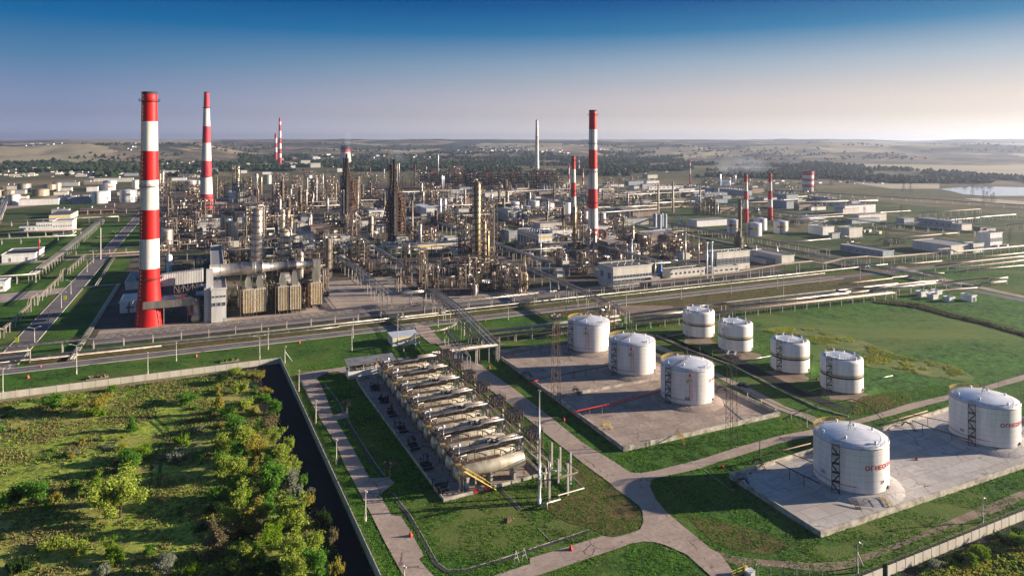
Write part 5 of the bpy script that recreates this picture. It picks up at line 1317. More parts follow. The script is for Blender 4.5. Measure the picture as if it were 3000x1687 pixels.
rack('pipe bridge end portal reaching the horizontal vessels', [(113, 270.5, 7.3), (85, 270.5, 7.3), (84, 262, 7.3)], width=2.4, pipes=[(-.4, .25, 'pipe'), (0, .2, 'pipe'), (.4, .25, 'pipe')], gap=9)
rack('second lattice branch between the road and the vessels', [(101, 302, 6.8), (97, 262, 6.8)], width=1.6, truss=True, pipes=[(-.2, .25, 'pipe'), (.3, .2, 'pipe')], gap=12)
rack('wide dark pipe bridge crossing to the tank side of the road', [(197, 425, 9), (196, 365, 8.6), (193.5, 303, 8.4)], width=6.5, pipes=[(-.45, .22, 'pipe_dull'), (-.25, .16, 'pipe_dull'), (-.05, .24, 'pipe_dull'), (.15, .16, 'steel_dark'), (.32, .2, 'pipe_dull'), (.47, .26, 'pipe')], gap=11)
rack('square pipe portal at the near end of the dark pipe bridge', [(176, 303, 8.4), (193, 303, 8.4), (193.2, 291, 8.2)], width=2.0, pipes=[(-.4, .32, 'pipe'), (.4, .3, 'pipe')], gap=7)
frame('grey steel portal frame behind the first cone-roof tank', 1770, 985, 893, 50, 7, 'steel_grey', 4.5, 4, .95, exact=True, brace=.6, tubes=1.2)
rack('pair of fat silver pipes west of the first cone-roof tank', [(118, 298.5, 4.6), (192, 298.5, 4.6)], width=2.0, pipes=[(-.4, .55, 'pipe'), (.45, .42, 'pipe')], gap=12)
rack('rusty pipe rack under the fat silver pipes', [(116, 295.5, 3.4), (192, 295.5, 3.4)], width=2.2, pipes=BR, gap=8)
rack('rusty pipe rack running east behind the banded tanks', [(196, 289, 3.6), (290, 285.5, 3.6), (376, 281.5, 3.6)], width=2.8, pipes=BR + [(.5, .3, 'pipe_rust')], gap=8)
rack('fat silver pipeline with square loops above the rusty rack', [(196, 292.5, 4.4), (240, 291, 4.4), (240, 299, 4.4), (262, 298, 4.4), (262, 290.5, 4.4), (345, 288, 4.4), (345, 296, 4.4), (366, 295, 4.4), (366, 287.5, 4.4), (420, 286, 4.4)], width=1.0, pipes=[(0, .62, 'pipe')], gap=10, double=False)
rack('second silver pipeline beyond the looped one', [(198, 301, 3.8), (262, 301.5, 3.8), (345, 299, 3.8), (400, 297, 3.8)], width=1.0, pipes=[(0, .45, 'pipe')], gap=12, double=False)
def prun(label, code, pts, r=.5, z=3.0, m='cream_steel', gap=12, n2=None):
    q = [ST(C(code, x, y, z)) for x, y in pts]
    rack(label, [(a, b, z) for a, b in q], z, .9, pipes=[(0, r, m)] + ([(.9, n2, m)] if n2 else []), gap=gap, double=False)
prun('white pipeline in the eastern grass, upper of the staggered group', 25, [(630, 632), (850, 600), (1000, 575), (1540, 517), (1545, 545)], .5, 3)
prun('long white pipeline with a dip near its east end', 25, [(1140, 600), (1400, 572), (2120, 488), (2140, 515), (2350, 488)], .5, 4)
prun('low white pipeline beside the eastern cross road', 25, [(240, 572), (480, 548), (900, 500), (910, 488), (1160, 466)], .45, 1.2)
prun('raised white pipeline over the far side of the cross road', 25, [(1450, 345), (1900, 292), (2430, 238), (2557, 225)], .6, 4)
prun('second raised white pipeline over the cross road', 25, [(1620, 368), (1700, 372), (2420, 290), (2557, 270)], .5, 3.5)
prun('low pale pipeline below the raised pair', 25, [(1830, 400), (2200, 365), (2557, 335)], .4, 1)
prun('low pale pipeline in front of the blue-grey workshop', 25, [(890, 333), (1200, 310), (1530, 280)], .4, 1)
prun('far low pale pipeline by the white workshop wall', 25, [(1650, 262), (2230, 210), (2557, 178)], .4, 1)
prun('silver pipeline end over the rusty rack, upper', 25, [(0, 715), (390, 666)], .5, 4)
prun('silver pipeline end over the rusty rack, lower', 25, [(0, 742), (960, 612)], .6, 4)
prun('short pale double pipe at the eastern valve yard', 25, [(2030, 570), (2330, 535)], .5, 1.6, n2=.5)
prun('small pale pipe pair beside the pylon road', 25, [(1300, 428), (1560, 435)], .4, 1.5)
prun('sagging pale pipe behind the small white sheds', 25, [(1180, 700), (1400, 660), (1700, 632), (1970, 612)], .3, 1)
rack('dark pipe corridor beside the eastern cross road', [(448, 300, 2.5), (447, 470, 2.5)], width=5, pipes=[(-.4, .4, 'pipe_dull'), (0, .5, 'pipe'), (.4, .4, 'pipe')], gap=14)
rack('long pipe rack on pale posts east of the twin short chimneys', [(459, 402, 6), (459, 520, 6), (458, 650, 6), (440, 800, 6)], width=4, pipes=BR, gap=10, k=1.3)
rack('second long pipe rack on posts beyond the workshops', [(690, 430, 5), (660, 600, 5), (600, 900, 5)], width=3, pipes=BR, gap=14, k=1.5)
rack('far pipe rack below the lake', [(1060, 500, 5), (990, 770, 5), (900, 1100, 5)], width=3, pipes=BR, gap=20, k=2)
rack('pipe rack along the meadow beyond the long white hall', [(640, 760, 6), (900, 700, 6)], width=3, pipes=[(0, .6, 'cream_steel'), (.5, .4, 'pipe')], gap=20, k=1.5)
rack('pipe bundle on posts running beside the western avenue', [(-108, 548, 5.5), (-108, 660, 5.5), (-112, 900, 5.5)], width=5, pipes=WIDE, gap=10)
rack('cross pipe rack at the end of the western pipe bundle', [(-190, 548, 5.5), (-106, 548, 5.5)], width=2.4, gap=10)
rack('stepped pipe trestle on the west kerb of the avenue', [(-91, 353, 4), (-91, 392, 6.5), (-91, 400, 4), (-91, 452, 4), (-91, 455, 7), (-91, 470, 7), (-91, 472, 4), (-91, 540, 4), (-91, 545, 7), (-91, 556, 7), (-91, 560, 4), (-91, 640, 4)], width=1.8, pipes=[(-.3, .22, 'cream_steel'), (.3, .18, 'pipe_dull')], gap=10)
rack('pipe rack crossing the avenue behind the big chimney', [(-112, 660, 4.5), (-40, 660, 4.5), (75, 655, 4.5)], width=2.2, pipes=[(-.3, .4, 'pipe'), (.3, .25, 'pipe')], gap=11)
rack('low blue-grey pipes on the lawn beside the forecourt', [(-54, 345, .8), (-54, 515, .8)], width=2.2, pipes=[(-.4, .2, 'pipe'), (-.1, .2, 'pipe'), (.2, .24, 'pipe'), (.48, .2, 'pipe')], gap=8, double=False)
rack('low cross pipes joining the lawn pipes to the avenue', [(-74, 513, .8), (-54, 513, .8)], width=1.4, pipes=[(-.4, .22, 'pipe'), (.4, .22, 'pipe')], gap=8, double=False)
rack('low pipe pair in the upper lawn by the avenue', [(-67, 515, .8), (-70, 636, .8)], width=1.4, pipes=[(-.4, .26, 'pipe'), (.4, .26, 'pipe')], gap=10, double=False)
rack('far western pipe road on posts towards the brown tanks', [(-175, 700, 6), (-230, 1000, 6), (-300, 1350, 6)], width=6, pipes=WIDE, gap=16, k=1.6)
rack('pipe rack in front of the white house', [(-260, 760, 5), (-115, 760, 5)], width=3, gap=14, k=1.4)
for i, (s0_, t0_, s1_, t1_, zz, wd) in enumerate([(-60, 985, 230, 985, 9, 6), (-60, 960, 200, 955, 6, 4), (20, 500, 76, 500, 6, 3), (125, 440, 125, 700, 7, 5), (130, 470, 190, 470, 7, 3), (128, 560, 210, 560, 8, 5), (205, 491, 262, 491, 8, 3), (222, 430, 222, 700, 8, 5),
        (225, 600, 330, 600, 8, 4), (235, 520, 330, 520, 7, 4), (230, 420, 330, 405, 6, 3), (300, 410, 300, 640, 7, 4), (90, 740, 300, 740, 9, 6), (130, 860, 380, 860, 9, 6), (330, 700, 520, 720, 8, 5), (180, 1000, 600, 1060, 10, 6), (-40, 720, 60, 720, 7, 4), (-20, 840, 90, 830, 8, 5),
        (240, 760, 420, 780, 8, 4), (380, 560, 380, 900, 8, 5), (60, 1060, 60, 1400, 10, 8), (260, 900, 260, 1300, 10, 8), (420, 900, 760, 930, 9, 5), (-60, 1080, 400, 1110, 10, 6), (-30, 600, 70, 600, 6, 3), (-10, 560, 62, 556, 6, 4)]):
    m = XY((s0_ + s1_) / 2, (t0_ + t1_) / 2); px, py = pxof(*m)
    rack(rel(R.choice(('grey pipe rack on posts', 'tiered pipe rack', 'multi-pipe rack', 'raised pipe way')), px, py), [(s0_, t0_, zz), (s1_, t1_, zz)], width=wd, pipes=WIDE, gap=14 if t0_ < 800 else 22, k=1.2 if t0_ < 700 else 1.9, truss=(i % 3 == 0))
for i in range(44):
    if i < 30: s0_, t0_ = R.uniform(385, 820), R.uniform(440, 1000)
    else: s0_, t0_ = R.uniform(-520, -130), R.uniform(640, 1350)
    a = R.random() < .65; ln = R.uniform(60, 190); s1_, t1_ = (s0_ + ln, t0_) if a else (s0_, t0_ + ln); px, py = pxof(*XY((s0_ + s1_) / 2, (t0_ + t1_) / 2)); zz = R.choice((1.2, 3, 5, 6))
    rack(rel(R.choice(('pale pipe row on posts', 'low pipe run', 'brownish pipe row', 'long thin pipe run')), px, py), [(s0_, t0_, zz), (s1_, t1_, zz)], width=R.uniform(2, 4), pipes=R.choice((BR, [(0, .4, 'pipe'), (.4, .3, 'cream_steel')], WIDE[:4])), gap=14, k=1.2 if t0_ < 700 else 1.9)
# ------------------------------------------------------------------ buildings on the works grid
def bld(label, code, xc, yb, xr, xb, yt, wall='cream_wall', roof='dark_roof', name='industrial_building', rows=None, side_rows=None, stripe=None, vents=0, grid=False, cat='building', W=None, L_=None, group=None, parapet=.5, goose=False, exact=True):
    p = cp(code, xc, yb); g0 = G(*p); s0, t0 = ST(g0); k = g0[1] / 2000
    def spx(x, t): a = (cp(code, x, 0)[0] - 1500) / 2000.0; return (a * t * UX + t * UY) / (UX - a * UY)
    def tpx(x, s): a = (cp(code, x, 0)[0] - 1500) / 2000.0; return (s * UX - a * s * UY) / (UY + a * UX)
    Ln = L_ or max(3, spx(xr, t0) - s0); H = CAMH - (cp(code, 0, yt)[1] - 412) * k
    if W is None:
        W = tpx(xb, s0 + (Ln if p[0] < 560 else 0)) - t0; W = min(max(W, 4), 160)
    t = thing(name, lab(label) if exact else label, cat, g0, 0, ANG, group)
    b = MB(wall); b.box(Ln / 2, W / 2, 0, Ln, W, H); b.obj('wall', t)
    r = MB(roof); r.box(Ln / 2, W / 2, H + .003, Ln + .5, W + .5, .35); ro_ = r.obj('roof', t)
    if k < .35 and p[0] > 500 and H > 3:
        q = MB('blue_grey_wall'); q.box(Ln * .9, -.03, .02, 1.3, .1, 2.3); q.obj('door', t)
    if parapet and k < .35:
        q = MB(wall)
        for x, y, sx, sy in ((Ln / 2, -.12, Ln + .9, .3), (Ln / 2, W + .12, Ln + .9, .3), (-.12, W / 2, .3, W), (Ln + .12, W / 2, .3, W)): q.box(x, y, H + .01, sx, sy, .35 + parapet)
        q.obj('parapet', t)
    wm = {}
    def win(x, y, z, w, h, side):
        key = (round(w, 2), round(h, 2), side)
        if key not in wm:
            f = MB('glass'); f.box(0, 0, 0, (w if not side else .1), (.1 if not side else w), h)
            n = max(1, round(w / 1.2)); f.mat('roof_paint')
            for i in range(n + 1):
                u = -w / 2 + w * i / n
                f.box(u if not side else -.07, -.07 if not side else u, 0, .1, .1, h)
            for i in range(max(1, round(h / 1.3)) + 1):
                zz = h * i / max(1, round(h / 1.3)); f.box(0 if not side else -.07, -.07 if not side else 0, zz - .05, (w if not side else .08), (.08 if not side else w), .1)
            wm[key] = f.mesh('window')
        o = bpy.data.objects.new('window', wm[key]); scene.collection.objects.link(o); o.parent = t; o.location = (x, y, z)
    for z0, h, n, fw in (rows or []):
        for i in range(n): w = Ln / n * fw; win(Ln * (i + .5) / n, -.04, H * z0, w, H * h, False)
    for z0, h, n, fw in (side_rows or []):
        xx = -.04 if p[0] > 560 else Ln + .04
        for i in range(n): w = W / n * fw; win(xx, W * (i + .5) / n, H * z0, w, H * h, True)
    if stripe:
        for cm, z0, h in stripe:
            q = MB(cm); q.box(Ln / 2, -.06, H * z0, Ln + .1, .12, H * h); q.box(-.06 if p[0] > 560 else Ln + .06, W / 2, H * z0, .12, W, H * h); q.obj('stripe', t)
    for i in range(vents):
        v = MB('roof_paint'); n2 = (vents + 1) // 2; x = Ln * (.12 + .76 * ((i % n2) + .5) / n2) if Ln > W else Ln * (.3 + .4 * (i // n2)); y = W * (.3 + .4 * (i // n2)) if Ln > W else W * (.1 + .8 * ((i % n2) + .5) / n2)
        rr = max(.45, k * 1.6)
        if goose: v.tube([(x, y, H), (x, y, H + 2.2), (x + .3, y - .6, H + 2.8), (x + .5, y - 1.3, H + 2.2)], .32)
        else: v.cyl((x, y, H + .3), (x, y, H + .3 + rr * 2), rr * .55, rr * .55, 8); v.cyl((x, y, H + .3 + rr * 2), (x, y, H + .3 + rr * 3), rr, rr * .9, 8)
        v.obj('ventilator', ro_)
    return t, Ln, W, H
YS = [('yellow_stripe', .8, .12)]
bld('long grey hall with two window bands by the perimeter rack', 24, -15, 628, 465, -200, 372, 'cream_wall', 'dark_roof', rows=[(.50, .14, 12, .92), (.20, .22, 10, .8), (.03, .1, 16, .6)], side_rows=[(.45, .3, 2, .4)], vents=8)
bld('low annex at the east end of the long grey hall', 24, 466, 590, 560, 440, 500, 'grey_wall', 'grey_roof', rows=[(.45, .3, 4, .7)])
bld('hall with a big square window grid behind twin white stacks', 24, 1282, 408, 1690, 1170, 185, 'cream_wall', 'dark_roof', rows=[(.34, .18, 9, .95), (.52, .18, 9, .95)], side_rows=[(.3, .4, 3, .5)], vents=8)
bld('lower front annex of the window-grid hall', 24, 1240, 432, 1560, 1235, 370, 'cream_wall', 'grey_roof', rows=[(.35, .35, 5, .5)], W=6)
bld('low dark-roofed house beside the blue tank', 24, 690, 500, 1130, 600, 405, 'cream_wall', 'dark_roof', rows=[(.5, .3, 8, .35)], vents=3)
bld('long low workshop with a pale gable east of the window-grid hall', 24, 2090, 325, 2245, 1700, 225, 'cream_wall', 'grey_roof')
bld('low shed in front of the long pale-gabled workshop', 24, 1890, 318, 2090, 1700, 270, 'grey_wall', 'grey_roof')
bld('tall white pump hall with yellow stripe and tall blue windows', 23, 1612, 158, 1780, 1350, -45, 'white_paint', 'dark_roof', rows=[(.2, .2, 2, .3)], side_rows=[(.12, .6, 7, .72)], stripe=[('yellow_stripe', .80, .09), ('orange_stripe', .86, .03)], vents=14)
bld('small white annex with two windows at the pump hall corner', 23, 1690, 165, 1878, 1650, 62, 'cream_wall', 'dark_roof', rows=[(.35, .35, 2, .35)], vents=2)
bld('grey hall with tall gable windows and a row of white roof fans', 13, 1228, 1142, 1465, 1090, 1010, 'cream_wall', 'dark_roof', rows=[(.2, .5, 3, .6)], side_rows=[(.1, .55, 8, .45)], vents=12)
bld('plain grey cube building west of the yellow-striped pump hall', 13, 1240, 1402, 1345, 1140, 1275, 'grey_wall', 'grey_roof', rows=[(.02, .3, 1, .4)])
bld('low white pump house with a broad yellow stripe and swan-neck vents', 22, 2290, 170, 3190, 2200, 112, 'white_paint', 'dark_roof', stripe=[('yellow_stripe', .5, .3)], vents=18, goose=True)
bld('white two-storey house with small windows at the far west', 11, 660, 1320, 905, 955, 1150, 'white_paint', 'grey_roof', rows=[(.6, .12, 8, .3), (.2, .14, 5, .3)], side_rows=[(.4, .15, 2, .3)], stripe=[('cream_wall', .93, .06)])
bld('white single-storey wing west of the two-storey house', 11, 450, 1275, 658, 668, 1160, 'white_paint', 'grey_roof', rows=[(.55, .2, 7, .35)])
bld('lowest white wing at the west end of the house', 11, 240, 1268, 448, 460, 1215, 'white_paint', 'blue_grey_wall', rows=[(.3, .35, 4, .3)])
bld('dark-roofed block with yellow fascia behind the white house', 11, 612, 1140, 880, 975, 1070, 'white_paint', 'dark_roof', stripe=[('yellow_stripe', .6, .2)])
bld('low white shed with a dark flat roof by the rust-red pole', 21, 22, 302, 438, 552, 208, 'white_paint', 'dark_roof', rows=[(.1, .5, 2, .1)])
bld('small white house at the west edge of the picture', 21, -160, 672, 62, 128, 560, 'white_paint', 'blue_grey_wall', rows=[(.3, .3, 3, .3)])
bld('white shed with a cream canopy roof beside the big chimney foot', 21, 1495, 932, 1760, 1800, 805, 'white_paint', 'cream_wall', rows=[(.45, .18, 1, .4)])
bld('low grey-roofed block behind the canopy shed', 21, 1560, 640, 1800, 1860, 560, 'cream_wall', 'grey_roof', vents=2)
bld('grey stair tower with two rows of windows beside the furnaces', 22, 82, 1052, 268, 62, 640, 'light_grey_wall', 'grey_roof', rows=[(.76, .06, 4, .7), (.5, .11, 3, .7)], side_rows=[(.5, .1, 1, .4)], name='stair_tower')
bld('small white pump house with yellow stripe by the perimeter road', 22, 2345, 1342, 2685, 2285, 1238, 'white_paint', 'roof_paint', rows=[(.2, .3, 3, .12)], stripe=[('yellow_stripe', .72, .12)], parapet=0)
# open-sided shelter
g0 = C(32, 1790, 392); s0, t0 = ST(g0); sh = thing('valve_shelter', lab('white open-topped valve shelter with a sloping grey roof by the vessels'), 'shelter', g0, 0, ANG)
Ln, W_ = 18.5, 5.0
b = MB('white_paint'); b.box(Ln / 2, .1, 0, Ln, .2, 3.0); b.box(.1, W_ / 2, 0, .2, W_ - .4, 3.0); b.box(Ln - .1, W_ / 2, 0, .2, W_ - .4, 3.0); b.box(Ln / 2, W_, 0, Ln, .2, 3.4); b.obj('wall', sh)
b = MB('silver'); k0 = len(b.v); b.v += [(-.6, -.8, 5.8), (Ln + .6, -.8, 5.8), (Ln + .6, W_ + .6, 6.6), (-.6, W_ + .6, 6.6), (-.6, -.8, 5.95), (Ln + .6, -.8, 5.95), (Ln + .6, W_ + .6, 6.75), (-.6, W_ + .6, 6.75)]
for q in ((3, 2, 1, 0), (4, 5, 6, 7), (0, 1, 5, 4), (1, 2, 6, 5), (2, 3, 7, 6), (3, 0, 4, 7)): b.face(tuple(k0 + i for i in q))
b.obj('roof', sh)
for x in (.3, Ln / 3, Ln * 2 / 3, Ln - .3):
    b = MB('roof_paint'); b.box(x, .12, 3, .22, .22, 2.85); b.box(x, W_ - .1, 3.4, .22, .22, 3.0); b.obj('post', sh)
b = MB('pipe_dull')
for i in range(4): b.tube([(1, .9 + i * .7, 3.2 + .3 * i), (Ln - 1, .9 + i * .7, 3.4 + .3 * i)], .18)
for i in range(9): b.cyl((1.5 + i * 1.9, 1.6, 2.4), (1.5 + i * 1.9, 1.6, 4.6), .16, .3, 6)
b.obj('pipework', sh)
b = MB('steel_grey')
for i in range(9): x = 1 + i * 2; b.bar((x, -1, .8), (x + 1.4, -2.6, .1), .1); b.bar((x, -1, .8), (x, -2.4, 0), .08)
b.tube([(0, -1, .9), (Ln, -1, .9)], .14); b.tube([(0, -1.8, .7), (Ln, -1.8, .7)], .12); b.obj('manifold', sh)
# east
for row in [
    ('low white workshop behind the tanks with red and yellow logos', 14, 1030, 1215, 1420, 910, 1140, 'white_paint', 'grey_roof', 0),
    ('long white workshop with a row of windows beyond the thin stacks', 14, 430, 756, 860, 420, 712, 'white_paint', 'dark_roof', 8),
    ('grey upper block on the west end of the long white workshop', 14, 350, 746, 560, 322, 682, 'grey_wall', 'dark_roof', 3),
    ('long blue-grey shed with round roof fans', 14, 1205, 786, 1252, 865, 732, 'blue_grey_wall', 'grey_roof', 10),
    ('second blue-grey shed in line with the first', 14, 1620, 826, 1720, 1310, 765, 'blue_grey_wall', 'grey_roof', 8),
    ('small cream block between the twin short chimneys', 14, 1725, 766, 1790, 1715, 706, 'cream_wall', 'grey_roof', 0),
    ('big blue hall east of the twin short chimneys', 14, 2150, 988, 2240, 1968, 898, 'blue_grey_wall', 'dark_roof', 2),
    ('blue hall with dark saw roof behind the big blue hall', 14, 2150, 880, 2300, 1970, 815, 'blue_grey_wall', 'dark_roof', 6),
    ('brown brick hall before the striped cooling tower', 14, 2305, 1012, 2466, 2240, 942, 'brown_wall', 'dark_roof', 0),
    ('small cream building behind the brown brick hall', 14, 2290, 926, 2392, 2275, 882, 'cream_wall', 'dark_roof', 0),
    ('blue shed east of the striped cooling tower', 14, 2680, 930, 2760, 2410, 852, 'blue_grey_wall', 'grey_roof', 3),
    ('brown workshop behind the process columns', 14, 1320, 1036, 1502, 1290, 972, 'brown_wall', 'dark_roof', 0),
    ('cream block among the western thin stacks', 14, 140, 1038, 215, 100, 985, 'cream_wall', 'grey_roof', 0),
    ('cream low shed behind the process units', 14, 610, 912, 765, 590, 868, 'cream_wall', 'grey_roof', 0),
    ('big white windowless hall facing the meadow', 15, 320, 1058, 705, 198, 952, 'white_paint', 'dark_roof', 5),
    ('second white hall behind the windowless one', 15, 256, 950, 362, 15, 882, 'white_paint', 'dark_roof', 4),
    ('small dark-roofed hut west of the long workshop', 15, 1060, 1176, 1186, 965, 1112, 'blue_grey_wall', 'grey_roof', 0),
    ('long blue-grey workshop with sloping roof before the lake', 15, 1660, 1245, 1780, 1225, 1150, 'blue_grey_wall', 'grey_roof', 3),
    ('pale front wing of the long blue-grey workshop', 15, 1780, 1262, 1905, 1640, 1188, 'cream_wall', 'grey_roof', 0),
    ('brown gabled shed near the lake', 15, 2012, 1286, 2085, 1920, 1222, 'brown_wall', 'dark_roof', 0),
    ('grey shed joined to the brown gabled one', 15, 2090, 1283, 2205, 2050, 1235, 'grey_wall', 'dark_roof', 0),
    ('tall white four-storey block near the meadow edge', 25, 2135, 122, 2286, 1975, -62, 'white_paint', 'dark_roof', 0),
    ('white workshop wall with long grey flank', 25, 1645, 194, 1922, 1165, 95, 'cream_wall', 'grey_roof', 0),
    ('white block beside the tall four-storey one', 25, 1925, 175, 2056, 1800, 72, 'cream_wall', 'grey_roof', 0),
    ('long blue workshop with pale gable by the brown rack', 25, 795, 240, 932, 262, 165, 'blue_grey_wall', 'grey_roof', 0),
    ('grey shed in the truck yard', 25, 160, 0, 260, 140, -60, 'grey_wall', 'grey_roof', 0)]:
    lb, cd, xc, yb, xr, xb, yt, wl, rf, v = row
    bld(lb, cd, xc, yb, xr, xb, yt, wl, rf, vents=v, rows=[(.45, .25, 8, .4)] if 'windows' in lb or 'four-storey' in lb or 'brick' in lb else None, side_rows=[(.4, .25, 6, .4)] if ('gable by' in lb or 'sloping' in lb) else None)
for i, (xc, yb, xr, xb, yt, lb) in enumerate([(1275, 726, 1352, 1215, 678, 'double white cabin at the head of the shed group'), (1388, 708, 1436, 1366, 672, 'white cabin just behind the double one'), (1475, 698, 1536, 1458, 660, 'white cabin farthest back by the pipe'),
        (1425, 758, 1488, 1405, 715, 'white cabin in the middle of the lawn group'), (1628, 792, 1690, 1612, 748, 'small white cabin alone on the slope'), (1905, 788, 1960, 1768, 722, 'long white cabin with a louvred door')]):
    bld(lb, 25, xc, yb, xr, xb, yt, 'white_paint', 'blue_grey_wall', name='cabin', cat='cabin', group='white cabins on the eastern grass', rows=[(.1, .7, 1, .4)] if i == 5 else None)
for row in [(13, 520, 832, 626, 505, 750, 'grey_wall', 'grey_roof'), (13, 210, 1082, 346, 50, 985, 'white_paint', 'roof_paint'), (13, 1825, 888, 1922, 1815, 850, 'white_paint', 'grey_roof'), (13, 1560, 866, 1640, 1545, 835, 'white_paint', 'grey_roof'),
        (13, 1960, 800, 2010, 1625, 752, 'cream_wall', 'dark_roof'), (13, 2160, 860, 2560, 2120, 815, 'cream_wall', 'dark_roof'), (14, -120, 720, 120, -130, 690, 'white_paint', 'grey_roof'), (14, 415, 610, 540, 350, 565, 'cream_wall', 'dark_roof'),
        (12, 300, 905, 560, 290, 790, 'white_paint', 'roof_paint'), (12, 1655, 530, 1720, 1645, 485, 'white_paint', 'grey_roof'), (12, 80, 545, 165, 70, 505, 'white_paint', 'grey_roof'), (12, 450, 545, 528, 445, 510, 'white_paint', 'grey_roof'),
        (12, 720, 560, 830, 715, 532, 'white_paint', 'roof_paint'), (12, 2170, 1290, 2260, 2140, 1200, 'cream_wall', 'grey_roof'), (12, 1955, 1130, 2040, 1945, 1060, 'brown_wall', 'grey_roof'), (12, 1200, 1225, 1290, 1170, 1090, 'blue_grey_wall', 'dark_roof'),
        (11, 405, 515, 695, 700, 470, 'cream_wall', 'dark_roof'), (11, 1170, 560, 1305, 1310, 525, 'brown_wall', 'brown_wall'), (11, 1090, 595, 1225, 1230, 568, 'cream_wall', 'grey_roof'), (11, 1165, 660, 1665, 1670, 612, 'far_wall', 'grey_roof'), (11, 1130, 660, 1160, 1162, 640, 'grey_wall', 'grey_roof'),
        (11, 940, 590, 1080, 1085, 560, 'far_wall', 'brown_wall'), (11, 865, 560, 920, 925, 530, 'white_paint', 'grey_roof'), (11, 690, 560, 750, 755, 535, 'white_paint', 'grey_roof'), (11, 110, 585, 278, 282, 560, 'cream_wall', 'yellow_sign'), (11, 338, 582, 430, 436, 550, 'cream_wall', 'yellow_sign'),
        (11, 1570, 455, 1725, 1730, 425, 'brown_wall', 'dark_roof'), (11, 1395, 445, 1460, 1465, 420, 'white_paint', 'grey_roof'), (11, 2000, 550, 2230, 2235, 515, 'far_wall', 'grey_roof'), (11, 2460, 555, 2540, 2545, 510, 'far_wall', 'dark_roof'), (11, 2145, 640, 2330, 2335, 605, 'white_paint', 'grey_roof'), (11, 2335, 600, 2540, 2545, 575, 'white_paint', 'grey_roof'),
        (11, 835, 682, 950, 952, 662, 'white_paint', 'roof_paint'), (11, 1550, 580, 1720, 1725, 545, 'blue_grey_wall', 'dark_roof'), (11, 330, 520, 400, 404, 470, 'steel_dark', 'dark_roof'),
        (12, 1035, 462, 1160, 985, 415, 'cream_wall', 'brown_wall'), (12, 1095, 405, 1155, 985, 350, 'brown_wall', 'brown_wall'), (12, 1225, 345, 1285, 1100, 290, 'white_paint', 'dark_roof'), (12, 1350, 395, 1412, 1245, 335, 'white_paint', 'grey_roof'), (12, 1200, 460, 1318, 1180, 385, 'cream_wall', 'brown_wall'),
        (12, 1320, 475, 1445, 1300, 420, 'cream_wall', 'grey_roof'), (12, 1110, 325, 1180, 1090, 305, 'cream_wall', 'dark_roof'), (12, 940, 420, 985, 935, 362, 'far_wall', 'far_wall'), (12, 1075, 480, 1130, 1060, 450, 'white_paint', 'grey_roof')]:
    cd, xc, yb, xr, xb, yt, wl, rf = row; px, py = cp(cd, xc, yb)
    bld(rel({'white_paint': 'white flat-roofed building', 'cream_wall': 'cream building', 'brown_wall': 'brown building', 'grey_wall': 'grey building', 'blue_grey_wall': 'blue-grey building', 'far_wall': 'pale long building', 'steel_dark': 'dark block building'}[wl], px, py), cd, xc, yb, xr, xb, yt, wl, rf, exact=False, W=None if px > 612 else None)
# ------------------------------------------------------------------ other tanks
def ftank(label, code, xl, xr, yb, yt, m='white_paint', roof='roof_paint', band=None, fl=False, exact=True, grp='distant storage tanks', dome=True):
    (x0, y0), (x1, _) = cp(code, xl, yb), cp(code, xr, yb); yt = cp(code, 0, yt)[1]; px = (x0 + x1) / 2
    Yf = CAMH * 2000 / (y0 - 412); r = (x1 - x0) / 2 * Yf / 2000 / sqrt(1 + ((px - 1500) / 2000) ** 2); Y = Yf + r; X = (px - 1500) * Y / 2000; H = CAMH - (yt - 412) * Yf / 2000 - (0 if not dome else 0)
    t = thing('storage_tank', lab(label) if exact else rel(label, px, y0), 'storage tank', (X, Y), 0, -atan2(X, Y), grp)
    b = MB(m); b.lathe([(r, 0), (r, H)], 36); b.obj('shell', t)
    b = MB(roof); b.lathe([(r * 1.01, H - .1), (r * 1.01, H + .1), (r * .5, H + r * .13), (0, H + r * .17)], 36); b.obj('roof', t)
    if Yf < 1400:
        b = MB('steel_dark'); ph = R.uniform(-1, .2)
        for da in (0, .2): b.bar(((r + .4) * sin(ph + da), -(r + .4) * cos(ph + da), 0), ((r + .4) * sin(ph + da), -(r + .4) * cos(ph + da), H), .25)
        for q in range(6): z = H * (q + .5) / 6; b.bar(((r + .4) * sin(ph), -(r + .4) * cos(ph), z), ((r + .4) * sin(ph + .2), -(r + .4) * cos(ph + .2), z), .22)
        b.obj('ladder', t); b = MB('steel_grey'); b.hoop(H + 1, r * .97, .08, n=32); b.obj('railing', t)
    if band:
        for cm, z0, h, a0, a1 in band:
            b = MB(cm); n = 12; k = len(b.v)
            for i in range(n + 1):
                a = a0 + (a1 - a0) * i / n; b.v += [((r + .06) * sin(a), -(r + .06) * cos(a), H * z0), ((r + .06) * sin(a), -(r + .06) * cos(a), H * (z0 + h))]
            for i in range(n): b.face((k + 2 * i, k + 2 * i + 2, k + 2 * i + 3, k + 2 * i + 1))
            b.obj('painted_panel', t)
    return t
LG = [('orange_stripe', .5, .17, -.75, .0), ('yellow_stripe', .5, .17, .0, .75)]
ftank('white logo-striped tank half hidden by the grey-black column', 14, 1405, 1558, 1285, 1135, band=LG, grp='tanks with red and yellow panel')
ftank('white logo-striped tank in front between the twin chimneys', 14, 1650, 1842, 1330, 1180, band=[('orange_stripe', .5, .17, -.9, -.2), ('yellow_stripe', .5, .17, -.2, .4)], grp='tanks with red and yellow panel')
ftank('plain white tank behind the logo-striped one', 14, 1738, 1906, 1258, 1120, grp='tanks with red and yellow panel')
ftank('white logo-striped tank closest to the meadow', 14, 1984, 2170, 1300, 1155, band=[('orange_stripe', .5, .17, -.5, .3), ('yellow_stripe', .5, .17, .3, 1.0)], grp='tanks with red and yellow panel')
